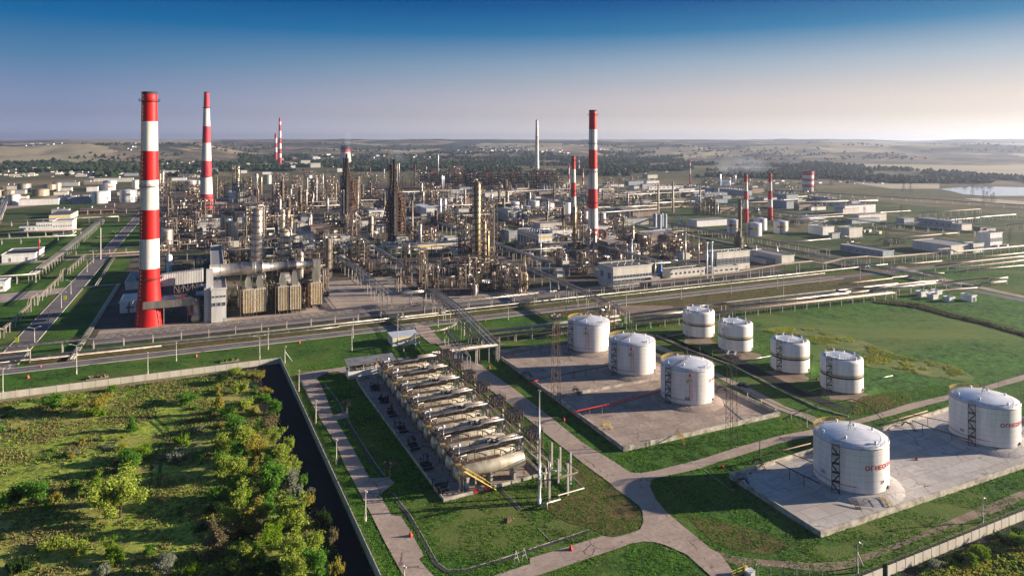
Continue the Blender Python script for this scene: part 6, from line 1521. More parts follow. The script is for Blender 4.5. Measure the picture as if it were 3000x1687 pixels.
for xl, xr, yb, yt in ((1235, 1370, 1000, 910), (1410, 1512, 1048, 965), (1480, 1620, 1012, 900), (1648, 1806, 1115, 930), (1920, 2010, 1090, 920), (2130, 2232, 1160, 1030), (2360, 2450, 1178, 1050)): ftank('tall white tank', 13, xl, xr, yb, yt, exact=False)
for xl, xr, yb, yt, m, bd in ((1255, 1382, 895, 770, 'white_paint', None), (1140, 1352, 925, 785, 'white_paint', None), (1490, 1716, 912, 765, 'white_paint', None), (1282, 1462, 745, 645, 'cream_wall', None), (1256, 1446, 760, 685, 'white_paint', [('orange_stripe', .5, .25, .0, .9)]), (1648, 1735, 740, 635, 'white_paint', None),
        (210, 392, 782, 682, 'silver_stained', None), (400, 620, 832, 752, 'cream_steel', None), (540, 705, 780, 690, 'cream_steel', None), (640, 770, 768, 670, 'silver_stained', None), (38, 186, 848, 765, 'cream_steel', None), (98, 254, 942, 818, 'white_paint', None), (-160, 20, 860, 760, 'silver_stained', None),
        (2290, 2462, 770, 645, 'silver', None), (2440, 2530, 700, 640, 'white_paint', None)):
    ftank({'white_paint': 'white tank', 'silver_stained': 'stained brown tank', 'cream_steel': 'dull tan tank', 'cream_wall': 'pale tank', 'silver': 'silver tank behind pipe frames'}[m], 11, xl, xr, yb, yt, m, 'steel_grey' if m in ('cream_steel', 'silver_stained') else 'roof_paint', bd, exact=False)
ftank('silver tank east of the big chimney, rear one of the stacked pair', 11, 1950, 2160, 1300, 1165, 'silver', 'silver')
ftank('silver tank east of the big chimney, front one of the stacked pair', 11, 1960, 2165, 1449, 1262, 'silver', 'silver')
for xl, xr, yb, yt, m, bd in ((190, 350, 1345, 1100, 'silver', None), (252, 416, 1405, 1165, 'silver', None), (465, 575, 1200, 1095, 'white_paint', [('yellow_stripe', .2, .2, -.2, .8)]), (-60, 86, 1175, 1080, 'white_paint', None), (730, 838, 680, 570, 'silver', None), (930, 990, 625, 575, 'white_paint', None), (1270, 1340, 610, 575, 'white_paint', None)):
    ftank({'white_paint': 'white tank', 'silver': 'silver tank'}[m], 12, xl, xr, yb, yt, m, 'silver' if m == 'silver' else 'roof_paint', bd, exact=False)
# ------------------------------------------------------------------ process equipment scattered over the works
def EF(code, x, yb, yt, w, m, desc, **k):
    p = cp(code, x, yb); q = cp(code, x, yt); frame(desc, p[0], p[1], q[1], w / 4.2617, m=m, **k)
def EC(code, x, yb, yt, w, m, desc, **k):
    p = cp(code, x, yb); q = cp(code, x, yt); column(desc, p[0], p[1], q[1], w / 4.2617, m, **k)
def ES(code, x, yb, yt, w, m, desc, **k):
    p = cp(code, x, yb); q = cp(code, x, yt); stack(desc, p[0], p[1], q[1], w / 4.2617, m=m, **k)
D1 = {'steel_olive': 'olive steel frame', 'steel_brown': 'brown steel frame', 'steel_grey': 'grey steel frame', 'steel_dark': 'dark steel frame'}
for code, x, yb, yt, w, m, kw in [
    # west block
    (12, 380, 900, 435, 125, 'steel_olive', dict(brace=.9, bay=7)), (12, 525, 905, 585, 140, 'steel_olive', {}), (12, 265, 900, 600, 60, 'steel_dark', {}), (12, 490, 1000, 860, 180, 'steel_olive', dict(brace=.6)), (12, 210, 1020, 905, 130, 'steel_brown', {}),
    (12, 905, 985, 650, 190, 'steel_dark', dict(tubes=1.6)), (12, 640, 905, 600, 80, 'steel_brown', {}), (12, 160, 780, 640, 100, 'steel_dark', {}), (12, 760, 990, 850, 80, 'steel_dark', {}),
    (12, 1080, 975, 770, 120, 'steel_grey', dict(tubes=1.8)), (12, 1200, 985, 720, 110, 'steel_grey', dict(tubes=1.8)), (12, 1330, 980, 620, 110, 'steel_grey', dict(tubes=1.8)), (12, 1440, 970, 700, 100, 'steel_grey', dict(tubes=1.8)), (12, 1560, 975, 600, 120, 'steel_brown', dict(tubes=1.6)),
    (12, 1120, 780, 570, 180, 'steel_grey', {}), (12, 1380, 760, 560, 160, 'steel_grey', {}), (12, 1560, 720, 555, 150, 'steel_grey', {}), (12, 900, 640, 540, 240, 'steel_grey', {}), (12, 1250, 600, 520, 220, 'steel_grey', {}), (12, 1660, 860, 620, 60, 'steel_brown', {}),
    (12, 1920, 730, 580, 80, 'steel_grey', dict(brace=.1)), (12, 2090, 725, 560, 150, 'steel_grey', dict(brace=.1)), (12, 2200, 660, 540, 120, 'steel_grey', {}), (12, 1990, 600, 530, 120, 'steel_grey', {}), (12, 2470, 700, 550, 100, 'steel_grey', {}),
    (11, 1990, 900, 640, 120, 'steel_dark', dict(tubes=1.6)), (11, 2120, 1080, 760, 100, 'steel_dark', dict(tubes=1.5)), (11, 2250, 760, 640, 180, 'steel_grey', {}), (11, 2380, 880, 690, 200, 'steel_brown', dict(tubes=1.5)), (11, 2480, 1000, 850, 100, 'steel_dark', {}), (11, 2060, 760, 600, 120, 'steel_grey', {}), (11, 1960, 1080, 920, 70, 'steel_brown', {}), (11, 2300, 620, 560, 260, 'steel_grey', {}),
    (11, 2200, 1220, 1130, 120, 'steel_grey', {}), (11, 2420, 1240, 1100, 180, 'steel_grey', {}),
    (12, 1565, 1230, 1060, 220, 'steel_dark', dict(tubes=1.6)), (12, 1680, 1240, 1080, 90, 'steel_brown', {}), (12, 1830, 1260, 1090, 120, 'steel_dark', {}), (12, 1420, 1240, 1130, 120, 'steel_dark', {}), (12, 2180, 1430, 1300, 160, 'steel_grey', {}), (12, 2440, 1290, 700, 130, 'steel_dark', dict(tubes=.8)),
    # west foreground pipework
    (22, 60, 330, 150, 180, 'steel_dark', dict(tubes=1.7)), (22, 230, 330, 140, 160, 'steel_dark', dict(tubes=1.7)), (22, 430, 340, 150, 170, 'steel_dark', dict(tubes=1.7)), (22, 60, 120, 20, 180, 'steel_grey', dict(tubes=1.5)), (22, 250, 130, 0, 180, 'steel_grey', dict(tubes=1.5)), (22, 480, 140, -20, 160, 'steel_grey', dict(tubes=1.6)), (22, 1220, 250, 130, 120, 'steel_grey', {}), (22, 1215, 330, 240, 130, 'steel_grey', {}),
    (22, 330, 830, 660, 130, 'steel_dark', dict(tubes=1.6)), (22, 820, 820, 620, 80, 'steel_dark', dict(tubes=1.6)), (22, 1240, 800, 520, 90, 'steel_dark', dict(tubes=1.7)), (22, 1490, 720, 380, 50, 'steel_grey', {}), (22, 1420, 500, 400, 60, 'steel_grey', {}), (22, 2220, 420, 250, 200, 'steel_dark', {}), (22, 2060, 460, 300, 90, 'steel_dark', {}),
    (22, 1940, 180, 80, 160, 'steel_dark', dict(tubes=1.6)), (22, 1740, 220, 120, 100, 'steel_brown', {}), (22, 1600, 130, 20, 120, 'steel_dark', {}), (22, 2420, 700, 400, 120, 'steel_dark', dict(tubes=1.7)), (22, 2530, 560, 40, 110, 'steel_dark', dict(tubes=1.2)),
    (12, 1000, 1440, 1240, 80, 'steel_grey', {}), (12, 890, 1300, 1030, 26, 'steel_grey', dict(brace=1, decks=False)), (12, 1330, 1440, 1350, 100, 'steel_grey', {}), (12, 1740, 1430, 1300, 120, 'steel_brown', dict(tubes=1.7)),
    # centre
    (23, 330, 620, 300, 200, 'steel_dark', dict(tubes=1.8)), (23, 500, 700, 500, 200, 'steel_dark', dict(tubes=1.8)), (23, 650, 600, 330, 160, 'steel_dark', dict(tubes=1.8)), (23, 780, 700, 500, 120, 'steel_brown', dict(tubes=1.8)), (23, 450, 420, 180, 180, 'steel_brown', dict(tubes=1.8)), (23, 690, 290, 110, 200, 'steel_dark', dict(tubes=1.8)), (23, 950, 640, 430, 160, 'steel_dark', dict(tubes=1.6)),
    (23, 1060, 640, 300, 160, 'steel_dark', dict(tubes=1.6)), (23, 220, 520, 330, 130, 'steel_grey', dict(tubes=1.6)), (23, 1880, 330, 130, 150, 'steel_brown', dict(tubes=1.7)), (23, 2200, 390, 140, 200, 'steel_dark', dict(tubes=1.7)), (23, 2330, 300, 120, 110, 'steel_grey', dict(tubes=1.5)), (23, 2120, 130, 0, 140, 'steel_brown', {}), (23, 1800, 220, 150, 160, 'steel_brown', {}),
    (13, 560, 540, 450, 200, 'steel_brown', dict(bay=9, lv=6)), (13, 90, 720, 480, 110, 'steel_dark', {}), (13, 300, 560, 490, 130, 'steel_dark', {}), (13, 60, 700, 600, 120, 'steel_brown', {}), (13, 250, 920, 660, 110, 'steel_brown', dict(tubes=1.7)), (13, 340, 910, 700, 90, 'steel_brown', dict(tubes=1.7)), (13, 160, 900, 650, 90, 'steel_dark', dict(tubes=1.6)), (13, 440, 1010, 740, 130, 'steel_grey', dict(brace=.1, tubes=.8)),
    (13, 1230, 770, 645, 80, 'steel_brown', {}), (13, 930, 1160, 900, 100, 'steel_brown', dict(tubes=1.4)), (13, 1380, 1235, 1140, 360, 'dark_red', dict(tubes=.5)), (13, 1740, 1180, 1130, 180, 'dark_red', dict(tubes=.4)), (13, 2150, 1440, 900, 120, 'steel_dark', dict(brace=.7)), (13, 1980, 1440, 1300, 200, 'steel_brown', dict(tubes=1.7)), (13, 2480, 690, 600, 160, 'steel_grey', {}), (13, 2190, 780, 700, 180, 'steel_grey', {}), (13, 700, 1130, 1060, 240, 'steel_grey', dict(tubes=1.5)), (13, 520, 1160, 1090, 160, 'steel_dark', dict(tubes=1.5)),
    (13, 1330, 800, 770, 200, 'steel_dark', {}), (13, 1480, 790, 750, 160, 'steel_brown', {}), (13, 1700, 560, 490, 260, 'steel_grey', {}), (13, 2480, 950, 860, 140, 'steel_dark', {}),
    # east
    (14, 70, 700, 590, 120, 'steel_grey', {}), (14, 250, 690, 580, 140, 'steel_grey', {}), (14, 1180, 690, 600, 200, 'steel_grey', {}), (14, 1400, 680, 590, 160, 'steel_brown', {}), (14, 1680, 690, 620, 180, 'steel_grey', {}), (14, 1850, 710, 630, 120, 'steel_grey', {}), (14, 2140, 720, 670, 160, 'steel_grey', {}), (14, 2250, 790, 700, 160, 'steel_grey', {}), (14, 2440, 820, 750, 140, 'steel_brown', {}), (14, 1580, 690, 640, 140, 'steel_grey', {}),
    (14, 190, 960, 830, 130, 'steel_brown', dict(tubes=1.5)), (14, 310, 970, 850, 100, 'steel_brown', dict(tubes=1.5)), (14, 490, 970, 870, 90, 'steel_brown', {}), (14, 1040, 1060, 890, 100, 'steel_brown', dict(tubes=1.5)), (14, 1130, 1060, 900, 100, 'steel_grey', dict(tubes=1.6)), (14, 1220, 1065, 870, 100, 'steel_brown', dict(tubes=1.6)), (14, 920, 970, 880, 100, 'steel_brown', {}), (14, 60, 880, 760, 140, 'steel_brown', {}), (14, 420, 860, 790, 200, 'steel_grey', {}), (14, 640, 820, 770, 160, 'steel_grey', {}), (14, 180, 1290, 1170, 130, 'steel_brown', dict(tubes=1.6)), (14, 60, 1340, 1180, 120, 'steel_brown', dict(tubes=1.5)), (14, 1780, 1040, 980, 70, 'steel_dark', {}),
    (24, 80, 250, 60, 150, 'steel_grey', dict(tubes=1.8)), (24, 240, 240, 70, 150, 'steel_brown', dict(tubes=1.8)), (24, 420, 200, -60, 170, 'steel_brown', dict(tubes=1.7)), (24, 600, 230, 60, 170, 'steel_grey', dict(tubes=1.7)), (24, 780, 230, 80, 170, 'steel_brown', dict(tubes=1.6)), (24, 960, 240, 70, 140, 'steel_brown', dict(tubes=1.7)), (24, 1090, 200, 20, 80, 'steel_brown', {}), (24, 700, 130, 30, 280, 'steel_grey', dict(tubes=1.5)), (24, 1540, 80, -60, 100, 'steel_dark', {}), (24, 900, 60, -30, 200, 'steel_grey', {}), (24, 560, 60, -40, 120, 'steel_brown', {}),
    (24, 1640, 110, 30, 90, 'steel_grey', {}), (25, 400, 60, -10, 220, 'steel_grey', {}), (25, 900, 90, 30, 160, 'steel_dark', {}), (25, 1000, 60, 0, 200, 'steel_grey', {})]:
    EF(code, x, yb, yt, w, m, R.choice((D1.get(m, 'rust-red frame'), D1.get(m, 'rust-red frame') + ' full of pipes', D1.get(m, 'rust-red frame') + ' with drums')), **kw)
# the long maroon frame row
for i in range(16):
    x = 150 + i * 112; p = cp(13, x, 735); q = cp(13, x, 515 + (R.random() * 30)); frame(f'far maroon-black frame, {ORD[i]} from the west in the long row', p[0], p[1], q[1], 25, 24, 'dark_red' if i % 3 == 1 else 'steel_dark', 7, 5.5, .85, exact=True, brace=.1, tubes=1.2, group='long row of maroon frames', th=.75)
DC = {'steel_grey': 'grey column', 'gold': 'gold column', 'silver': 'silver column', 'cream_steel': 'cream column', 'steel_brown': 'brown column', 'white_paint': 'white vessel', 'silver_stained': 'stained silver column', 'dark_red': 'dark red column', 'steel_olive': 'olive column', 'steel_dark': 'dark column', 'roof_paint': 'bright white column'}
for code, x, yb, yt, w, m in [(12, 705, 820, 590, 22, 'gold'), (12, 645, 910, 740, 60, 'steel_olive'), (12, 415, 800, 450, 45, 'gold'), (12, 645, 700, 545, 45, 'silver'), (12, 1245, 985, 760, 14, 'silver'), (12, 1280, 985, 780, 18, 'silver'), (12, 1357, 985, 790, 14, 'silver'), (12, 1283, 780, 600, 12, 'white_paint'), (12, 1397, 980, 600, 14, 'white_paint'), (12, 1475, 900, 560, 12, 'silver'), (12, 1540, 700, 620, 26, 'cream_steel'), (12, 1600, 950, 640, 13, 'cream_steel'), (12, 1640, 960, 680, 13, 'cream_steel'), (12, 1160, 760, 690, 16, 'white_paint'),
        (12, 1700, 1190, 765, 22, 'silver_stained'), (12, 1728, 1190, 770, 16, 'steel_dark'), (12, 1740, 1240, 1070, 50, 'steel_brown'), (12, 1910, 1080, 780, 24, 'cream_steel'), (12, 1925, 1245, 1075, 50, 'blue_grey_wall'), (12, 2078, 1340, 1075, 56, 'cream_steel'), (12, 1315, 1290, 1050, 50, 'silver_stained'), (12, 1300, 1300, 1100, 24, 'silver_stained'), (12, 2400, 700, 430, 14, 'cream_steel'), (12, 2425, 720, 420, 12, 'silver'), (12, 2240, 560, 490, 12, 'white_paint'), (12, 2065, 560, 470, 20, 'steel_brown'), (12, 1530, 1025, 850, 42, 'silver'), (12, 1775, 1190, 1050, 20, 'silver'),
        (13, 355, 560, 315, 18, 'silver'), (13, 70, 700, 430, 14, 'dark_red'), (13, 120, 700, 500, 18, 'silver_stained'), (13, 210, 560, 460, 12, 'cream_steel'), (13, 150, 900, 660, 30, 'silver_stained'), (13, 240, 920, 690, 16, 'gold'), (13, 405, 750, 568, 14, 'roof_paint'), (13, 425, 745, 575, 12, 'roof_paint'), (13, 383, 1100, 860, 36, 'roof_paint'), (13, 442, 1072, 860, 36, 'roof_paint'), (13, 325, 1080, 1010, 22, 'roof_paint'), (13, 348, 1082, 1012, 22, 'roof_paint'), (13, 1025, 965, 800, 30, 'roof_paint'), (13, 760, 650, 580, 26, 'cream_steel'), (13, 900, 650, 540, 24, 'white_paint'), (13, 1030, 650, 580, 24, 'cream_steel'), (13, 1840, 710, 585, 22, 'gold'), (13, 1200, 750, 620, 50, 'steel_brown'),
        (13, 1715, 1265, 1020, 28, 'steel_grey'), (13, 2170, 1240, 870, 22, 'steel_dark'), (13, 2390, 1280, 1030, 14, 'steel_dark'), (13, 2395, 1330, 1290, 40, 'cream_steel'), (13, 145, 1330, 1140, 18, 'steel_brown'), (13, 2140, 1230, 1020, 16, 'silver'),
        (23, 1445, 640, 440, 60, 'gold'), (23, 1940, 330, 180, 50, 'silver_stained'), (23, 810, 700, 560, 60, 'silver_stained'), (23, 1190, 430, 330, 60, 'roof_paint'), (23, 815, 400, 280, 16, 'silver'), (23, 1325, 670, 490, 18, 'silver'),
        (14, 1322, 700, 550, 24, 'roof_paint'), (14, 1490, 660, 565, 12, 'roof_paint'), (14, 1513, 660, 565, 12, 'roof_paint'), (14, 170, 980, 780, 20, 'silver_stained'), (14, 238, 960, 830, 28, 'silver_stained'), (14, 205, 950, 820, 18, 'cream_steel'), (14, 285, 940, 820, 20, 'silver_stained'), (14, 330, 960, 840, 18, 'cream_steel'), (14, 1018, 1060, 900, 26, 'silver_stained'), (14, 1175, 1060, 890, 20, 'silver_stained'), (14, 1250, 1068, 880, 36, 'steel_olive'), (14, 1290, 1068, 925, 16, 'silver'), (14, 112, 1449, 1090, 26, 'gold'), (14, 232, 1449, 1200, 30, 'silver_stained'), (14, 820, 1170, 1075, 30, 'roof_paint'),
        (14, 1765, 1045, 975, 18, 'silver'), (14, 1795, 1045, 975, 18, 'silver'), (24, 700, 285, 225, 28, 'cream_steel'), (24, 410, 300, 255, 30, 'cream_steel'), (24, 745, 290, 220, 30, 'blue_grey_wall'), (24, 60, 250, 170, 70, 'silver'), (24, 200, 210, 90, 60, 'roof_paint'), (24, 320, 220, 150, 60, 'cream_steel')]:
    EC(code, x, yb, yt, w, m, DC.get(m, 'grey column'))
for code, x, yb, yt, w, m, hat in [(14, 548, 1045, 665, 28, 'cream_steel', 0), (14, 732, 1035, 645, 28, 'cream_steel', 0), (14, 1070, 1020, 690, 26, 'cream_steel', 0), (24, 885, 322, -80, 26, 'pipe', 1), (24, 1052, 310, -40, 18, 'pipe', 0), (24, 1155, 492, 40, 26, 'roof_paint', 1), (24, 1217, 488, 32, 26, 'roof_paint', 1), (24, 216, 280, 5, 24, 'roof_paint', 1), (24, 508, 465, 270, 26, 'pipe', 0), (24, 1770, 240, 70, 18, 'roof_paint', 0), (24, 2035, 240, 85, 16, 'roof_paint', 0),
        (12, 1905, 1080, 785, 20, 'cream_steel', 0), (13, 35, 1365, 890, 26, 'cream_steel', 0), (13, 490, 1005, 700, 9, 'pipe_dull', 0), (13, 645, 1010, 820, 14, 'roof_paint', 0), (13, 1205, 905, 810, 10, 'roof_paint', 0), (13, 1413, 1240, 1125, 20, 'roof_paint', 0), (13, 1925, 1440, 1105, 14, 'gold', 0), (13, 1150, 770, 685, 9, 'roof_paint', 0), (13, 1330, 750, 685, 8, 'roof_paint', 0), (13, 1640, 1700, 1260, 10, 'roof_paint', 0),
        (15, 1700, 1245, 1070, 12, 'steel_grey', 0), (15, 1733, 1240, 1072, 12, 'steel_grey', 0), (21, 487, 240, 10, 15, 'red_pipe', 0), (11, 1257, 1620, 1225, 12, 'cream_wall', 0), (13, 1680, 790, 685, 8, 'roof_paint', 0), (13, 1715, 795, 690, 8, 'roof_paint', 0), (13, 1752, 800, 690, 8, 'roof_paint', 0), (13, 1790, 805, 690, 8, 'roof_paint', 0), (13, 1870, 840, 695, 8, 'roof_paint', 0), (13, 1912, 815, 690, 8, 'roof_paint', 0), (12, 535 + 1000, 700, 480, 7, 'steel_grey', 0), (13, 1775, 560, 465, 8, 'steel_brown', 0), (14, 950, 680, 600, 14, 'steel_brown', 0), (14, 2480, 790, 700, 6, 'steel_grey', 0), (23, 1440, 660, 200, 12, 'gold', 0), (12, 1350, 1100, 900, 8, 'steel_dark', 0), (11, 978, 1040, 925, 12, 'cream_steel', 0), (11, 1430, 1000, 915, 12, 'cream_steel', 0), (22, 2110, 220, 50, 14, 'roof_paint', 0)]:
    ES(code, x, yb, yt, w, m, {'roof_paint': 'white stack', 'cream_steel': 'tapered cream stack', 'pipe': 'silver stack', 'pipe_dull': 'thin grey stack', 'gold': 'thin gold stack', 'steel_grey': 'grey metal stack', 'red_pipe': 'rust-red pole stack', 'cream_wall': 'thin pale pinkish mast', 'steel_brown': 'brown stack', 'steel_dark': 'thin dark stack'}[m], hat=bool(hat), name='stack')
# denser fill of units behind the first rows
BAN = [(50, 122, 0, 474), (120, 130, 0, 900), (209, 222, 0, 1200), (-90, 40, 0, 440)]
FN = {'steel_grey': 'grey lattice unit', 'steel_brown': 'brown lattice unit', 'steel_dark': 'blackish lattice unit', 'steel_olive': 'olive lattice unit'}
nf = 0
for _ in range(1500):
    if nf >= 150: break
    s_, t_ = R.uniform(-50, 400), R.uniform(420, 1250)
    if t_ > 900: s_ = R.uniform(-80, 620)
    if any(a < s_ < b_ and c < t_ < d for a, b_, c, d in BAN) or (s_ > 260 and t_ < 470): continue
    X, Y = XY(s_, t_); px, py = pxof(X, Y); k = Y / 2000; nf += 1; m = R.choice(('steel_grey', 'steel_brown', 'steel_dark', 'steel_brown', 'steel_olive'))
    wd = R.uniform(12, 34); H = R.choice((9, 12, 16, 22, 30)) if s_ < 230 else R.choice((7, 9, 12, 16))
    if t_ < 900 and s_ < 62:
        if t_ < 620 or R.random() < .5: H = min(H, 8)
    frame(FN[m], px, py, 412 + (CAMH - H) / k, wd / k * .9, R.uniform(7, 14), m, R.uniform(4, 6), R.uniform(3, 4.5), .75, tubes=1.5 if Y < 800 else .9)
    for q in range(R.choice((0, 0, 1, 2)) if not (t_ < 900 and s_ < 62) else 0):
        x2, y2 = pxof(*XY(s_ + R.uniform(-wd / 2, wd / 2), t_ - R.uniform(5, 9))); h2 = H * R.uniform(1.0, 1.7); cm = R.choice(('silver_stained', 'steel_grey', 'cream_steel', 'steel_brown', 'steel_olive', 'silver_stained'))
        column(DC[cm], x2, y2, 412 + (CAMH - h2) / k, R.uniform(2.4, 4.6) / k, cm)
for _ in range(46):
    s_, t_ = R.uniform(-40, 380), R.uniform(470, 1050)
    if any(a < s_ < b_ and c < t_ < d for a, b_, c, d in BAN): continue
    X, Y = XY(s_, t_); px, py = pxof(X, Y); m = R.choice(('white_paint', 'cream_wall', 'grey_wall', 'light_grey_wall', 'brown_wall'))
    bld(rel({'white_paint': 'white block', 'cream_wall': 'cream block', 'grey_wall': 'grey block', 'light_grey_wall': 'pale grey block', 'brown_wall': 'brown block'}[m] + ' between the units', px, py), 11, (px - X0[1]) * 4.2617, (py - Y0[1]) * 4.2617, 0, 0, (412 + (CAMH - R.uniform(5, 11)) * 2000 / Y - Y0[1]) * 4.2617, m, R.choice(('dark_roof', 'grey_roof')), exact=False, W=R.uniform(9, 18), L_=R.uniform(12, 34), group='blocks between the units', vents=R.choice((0, 4)), rows=[(.4, .25, 6, .5)] if t_ < 620 else None)
# more sheds and halls east and west of the process blocks
nb = 0
for _ in range(600):
    if nb >= 85: break
    if R.random() < .6: s_, t_ = R.uniform(385, 900), R.uniform(470, 1250)
    else: s_, t_ = R.uniform(-620, -130), R.uniform(950, 1750)
    X, Y = XY(s_, t_); px, py = pxof(X, Y)
    if not (-60 < px < 2520) or 430 < s_ < 475 or (1980 < px < 2330 and py > 600): continue
    nb += 1; w_, d_, h_ = R.uniform(14, 50), R.uniform(9, 20), R.uniform(4, 9); m = R.choice(('white_paint', 'cream_wall', 'grey_wall', 'blue_grey_wall', 'brown_wall', 'cream_wall'))
    x0c, y0c = (px - X0[1]) * 4.2617, (py - Y0[1]) * 4.2617
    bld(rel({'white_paint': 'white shed', 'cream_wall': 'cream shed', 'grey_wall': 'grey shed', 'blue_grey_wall': 'bluish shed', 'brown_wall': 'brown shed'}[m], px, py), 11, x0c, y0c, 0, 0, (412 + (CAMH - h_) * 2000 / Y - Y0[1]) * 4.2617, m, R.choice(('dark_roof', 'grey_roof', 'grey_roof', 'brown_wall')), exact=False, W=d_, L_=w_, group='sheds of the works', vents=R.choice((0, 0, 3)))
    if s_ > 385 and R.random() < .5 and t_ > 600:
        x2, y2 = pxof(*XY(s_ + R.uniform(20, 60), t_ + R.uniform(-10, 40))); frame('low pipe frame', x2, y2, 412 + (CAMH - R.uniform(6, 12)) * 2000 / Y, R.uniform(20, 50) * 2000 / Y, 9, 'steel_grey', 6, 4, .8)
# small cluttered plant items (pumps, exchangers, drums) between the units
FL = [('exchanger', 'heat exchanger drum', 'silver'), ('pump_skid', 'pump skid', 'steel_dark'), ('control_cabin', 'small control cabin', 'cream_wall'), ('drum', 'pale horizontal drum', 'roof_paint'), ('pipe_loop', 'tall pipe loop', 'pipe'), ('gantry', 'small steel gantry', 'steel_grey')]
NS = 0
for _ in range(900):
    if NS >= 290: break
    s_, t_ = R.uniform(-48, 370), 400 + 560 * R.random() ** 1.4
    if 50 < s_ < 122 and t_ < 470: continue
    if 120 < s_ < 130 or 210 < s_ < 221 or (s_ < 40 and t_ < 415): continue
    X, Y = XY(s_, t_); px, py = pxof(X, Y); NS += 1; q = R.choice(FL); k = max(1, Y / 700)
    b = MB(q[2])
    if q[0] in ('exchanger', 'drum'):
        ln, r = R.uniform(4, 9), R.uniform(.7, 1.4)
        for j in range(R.choice((1, 2, 3))): b.cyl((-ln / 2, j * 3.2, r + 1.6), (ln / 2, j * 3.2, r + 1.6), r, r, 10)
        b.mat('concrete_post')
        for x in (-ln * .3, ln * .3): b.box(x, 0, 0, .5, 2, 1.8)
    elif q[0] == 'pump_skid':
        for j in range(5): b.box(R.uniform(-4, 4), R.uniform(-3, 3), 0, R.uniform(1, 2.5), 1.2, R.uniform(.8, 2.4))
        b.mat('pipe').tube([(-5, 0, .5), (-5, 0, 3.2), (4, 0, 3.2), (4, 2, 3.2), (4, 2, .5)], .22 * k, 5)
    elif q[0] == 'control_cabin': b.box(0, 0, 0, R.uniform(5, 12), R.uniform(4, 7), R.uniform(3, 5)); b.mat('grey_roof').box(0, 0, 5.02, 6, 5, .3)
    elif q[0] == 'pipe_loop':
        for j in range(3): h_ = R.uniform(4, 8); b.tube([(-5, j, .3), (-5, j, h_), (5, j, h_), (5, j, .3)], .24 * k, 5)
    else:
        for x in (-4, 0, 4):
            for y in (-2, 2): b.bar((x, y, 0), (x, y, 8), .22 * k)
        for z in (4, 8):
            for y in (-2, 2): b.bar((-4, y, z), (4, y, z), .2 * k)
            b.mat('pipe').tube([(-5, 0, z + .4), (5, 0, z + .4)], .3 * k, 5); b.mat('steel_grey')
    o = b.obj(q[0]); o.location = (X, Y, .02); o.rotation_euler.z = ANG + R.choice((0, pi / 2))
    tag(o, rel(q[1], px, py), q[0].replace('_', ' '), 'small plant equipment')
for i in range(7):   # far horizontal drums by the pink unit
    p = C(14, 1345 + i * 15, 695); b = MB('roof_paint'); b.lathe([(0, 0), (3, 0), (3, 8), (2, 10), (0, 11)], 10); o = b.obj('silo'); o.location = (*p, 0); tag(o, lab(f'small far white silo, {ORD[i]} from the west in a row of seven'), 'silo', 'row of far silos')
# ------------------------------------------------------------------ lamp posts, poles, masts
def lamp(label, code, x, yb, yt, kind='double'):
    g0 = C(code, x, yb); k = g0[1] / 2000; H = CAMH - (cp(code, 0, yt)[1] - 412) * k
    t = thing('lamp_post' if kind != 'strut' else 'floodlight_pole', lab(label), 'lamp post', g0, 0, ANG + (.5 if kind == 'strut' else 0), 'pale lamp posts')
    b = MB('concrete_post'); b.cyl((0, 0, 0), (0, 0, H * .25), .26, .24, 8); b.cyl((0, 0, H * .25), (0, 0, H), .17, .12, 8); b.obj('pole', t)
    if kind == 'strut': b = MB('concrete_post'); b.cyl((0, 0, H * .72), (3.2, -.6, 0), .14, .16, 6); b.obj('strut', t)
    b = MB('concrete_post')
    if kind == 'double':
        for sg in (-1, 1): b.bar((0, 0, H - .1), (sg * 1.9, 0, H + .7), .1)
        am_ = b.obj('arm', t)
        for sg in (-1, 1): q = MB('roof_paint'); q.box(sg * 2.2, 0, H + .62, .9, .35, .2); q.obj('lamp_head', am_)
    else:
        b.bar((0, 0, H), (0, -.6, H + .1), .1); am_ = b.obj('arm', t); q = MB('roof_paint'); q.lathe([(0, H + .5), (.3, H + .4), (.38, H), (0, H - .1)], 10, 0, -.7); q.obj('lamp_head', am_)
for i, (cd, x, yb, yt) in enumerate([(21, 430, 1290, 1115), (21, 605, 1100, 890), (21, 765, 862, 680), (21, 885, 690, 525), (21, 1087, 415, 265), (21, 1163, 300, 160), (21, 1257, 120, -20), (21, 1440, -10, -90)]):
    lamp(f'double-armed lamp post on the avenue, {ORD[i]} from the camera', cd, x, yb, yt)
PR_ = [(31, 35, 575, 245), (31, 955, 322, -35), (31, 1845, 325, 55), (31, 2200, 160, -70), (32, 685, 137, -140), (22, 790, 1380, 1120), (22, 1835, 1395, 1120), (22, 1850, 1240, 1000), (22, 2408, 1350, 945), (23, 355, 1100, 890), (23, 1230, 1010, 790), (23, 1955, 925, 600), (24, 147, 835, 590), (24, 835, 755, 615), (24, 1458, 685, 520), (24, 2037, 620, 450), (24, 2112, 780, 455), (25, 12, 545, 420), (25, 512, 502, 280), (25, 905, 440, 250)]
for i, (cd, x, yb, yt) in enumerate(PR_):
    lamp(f'lamp post along the perimeter road, {ORD[i]} from the west', cd, x, yb, yt, 'double' if i in (0, 1, 4) else 'single')
for i, (cd, x, yb, yt) in enumerate([(32, 1175, 542, 280), (32, 1387, 945, 650), (32, 1643, 1449, 1135), (42, 2007, 762, 385), (42, 2490, 1560, 1320)]):
    lamp(f'concrete lamp pole beside the pale track, {ORD[i]} from the wall corner', cd, x, yb, yt, 'single')
lamp('floodlight pole with a slanting strut inside the south wall', 45, 475, 1405, 1040, 'strut')
lamp('floodlight pole by the dirt track east of the strutted one', 45, 2037, 780, 480, 'single')
lamp('wooden pole with strut behind the wall corner', 32, 1000, 182, -20, 'strut')
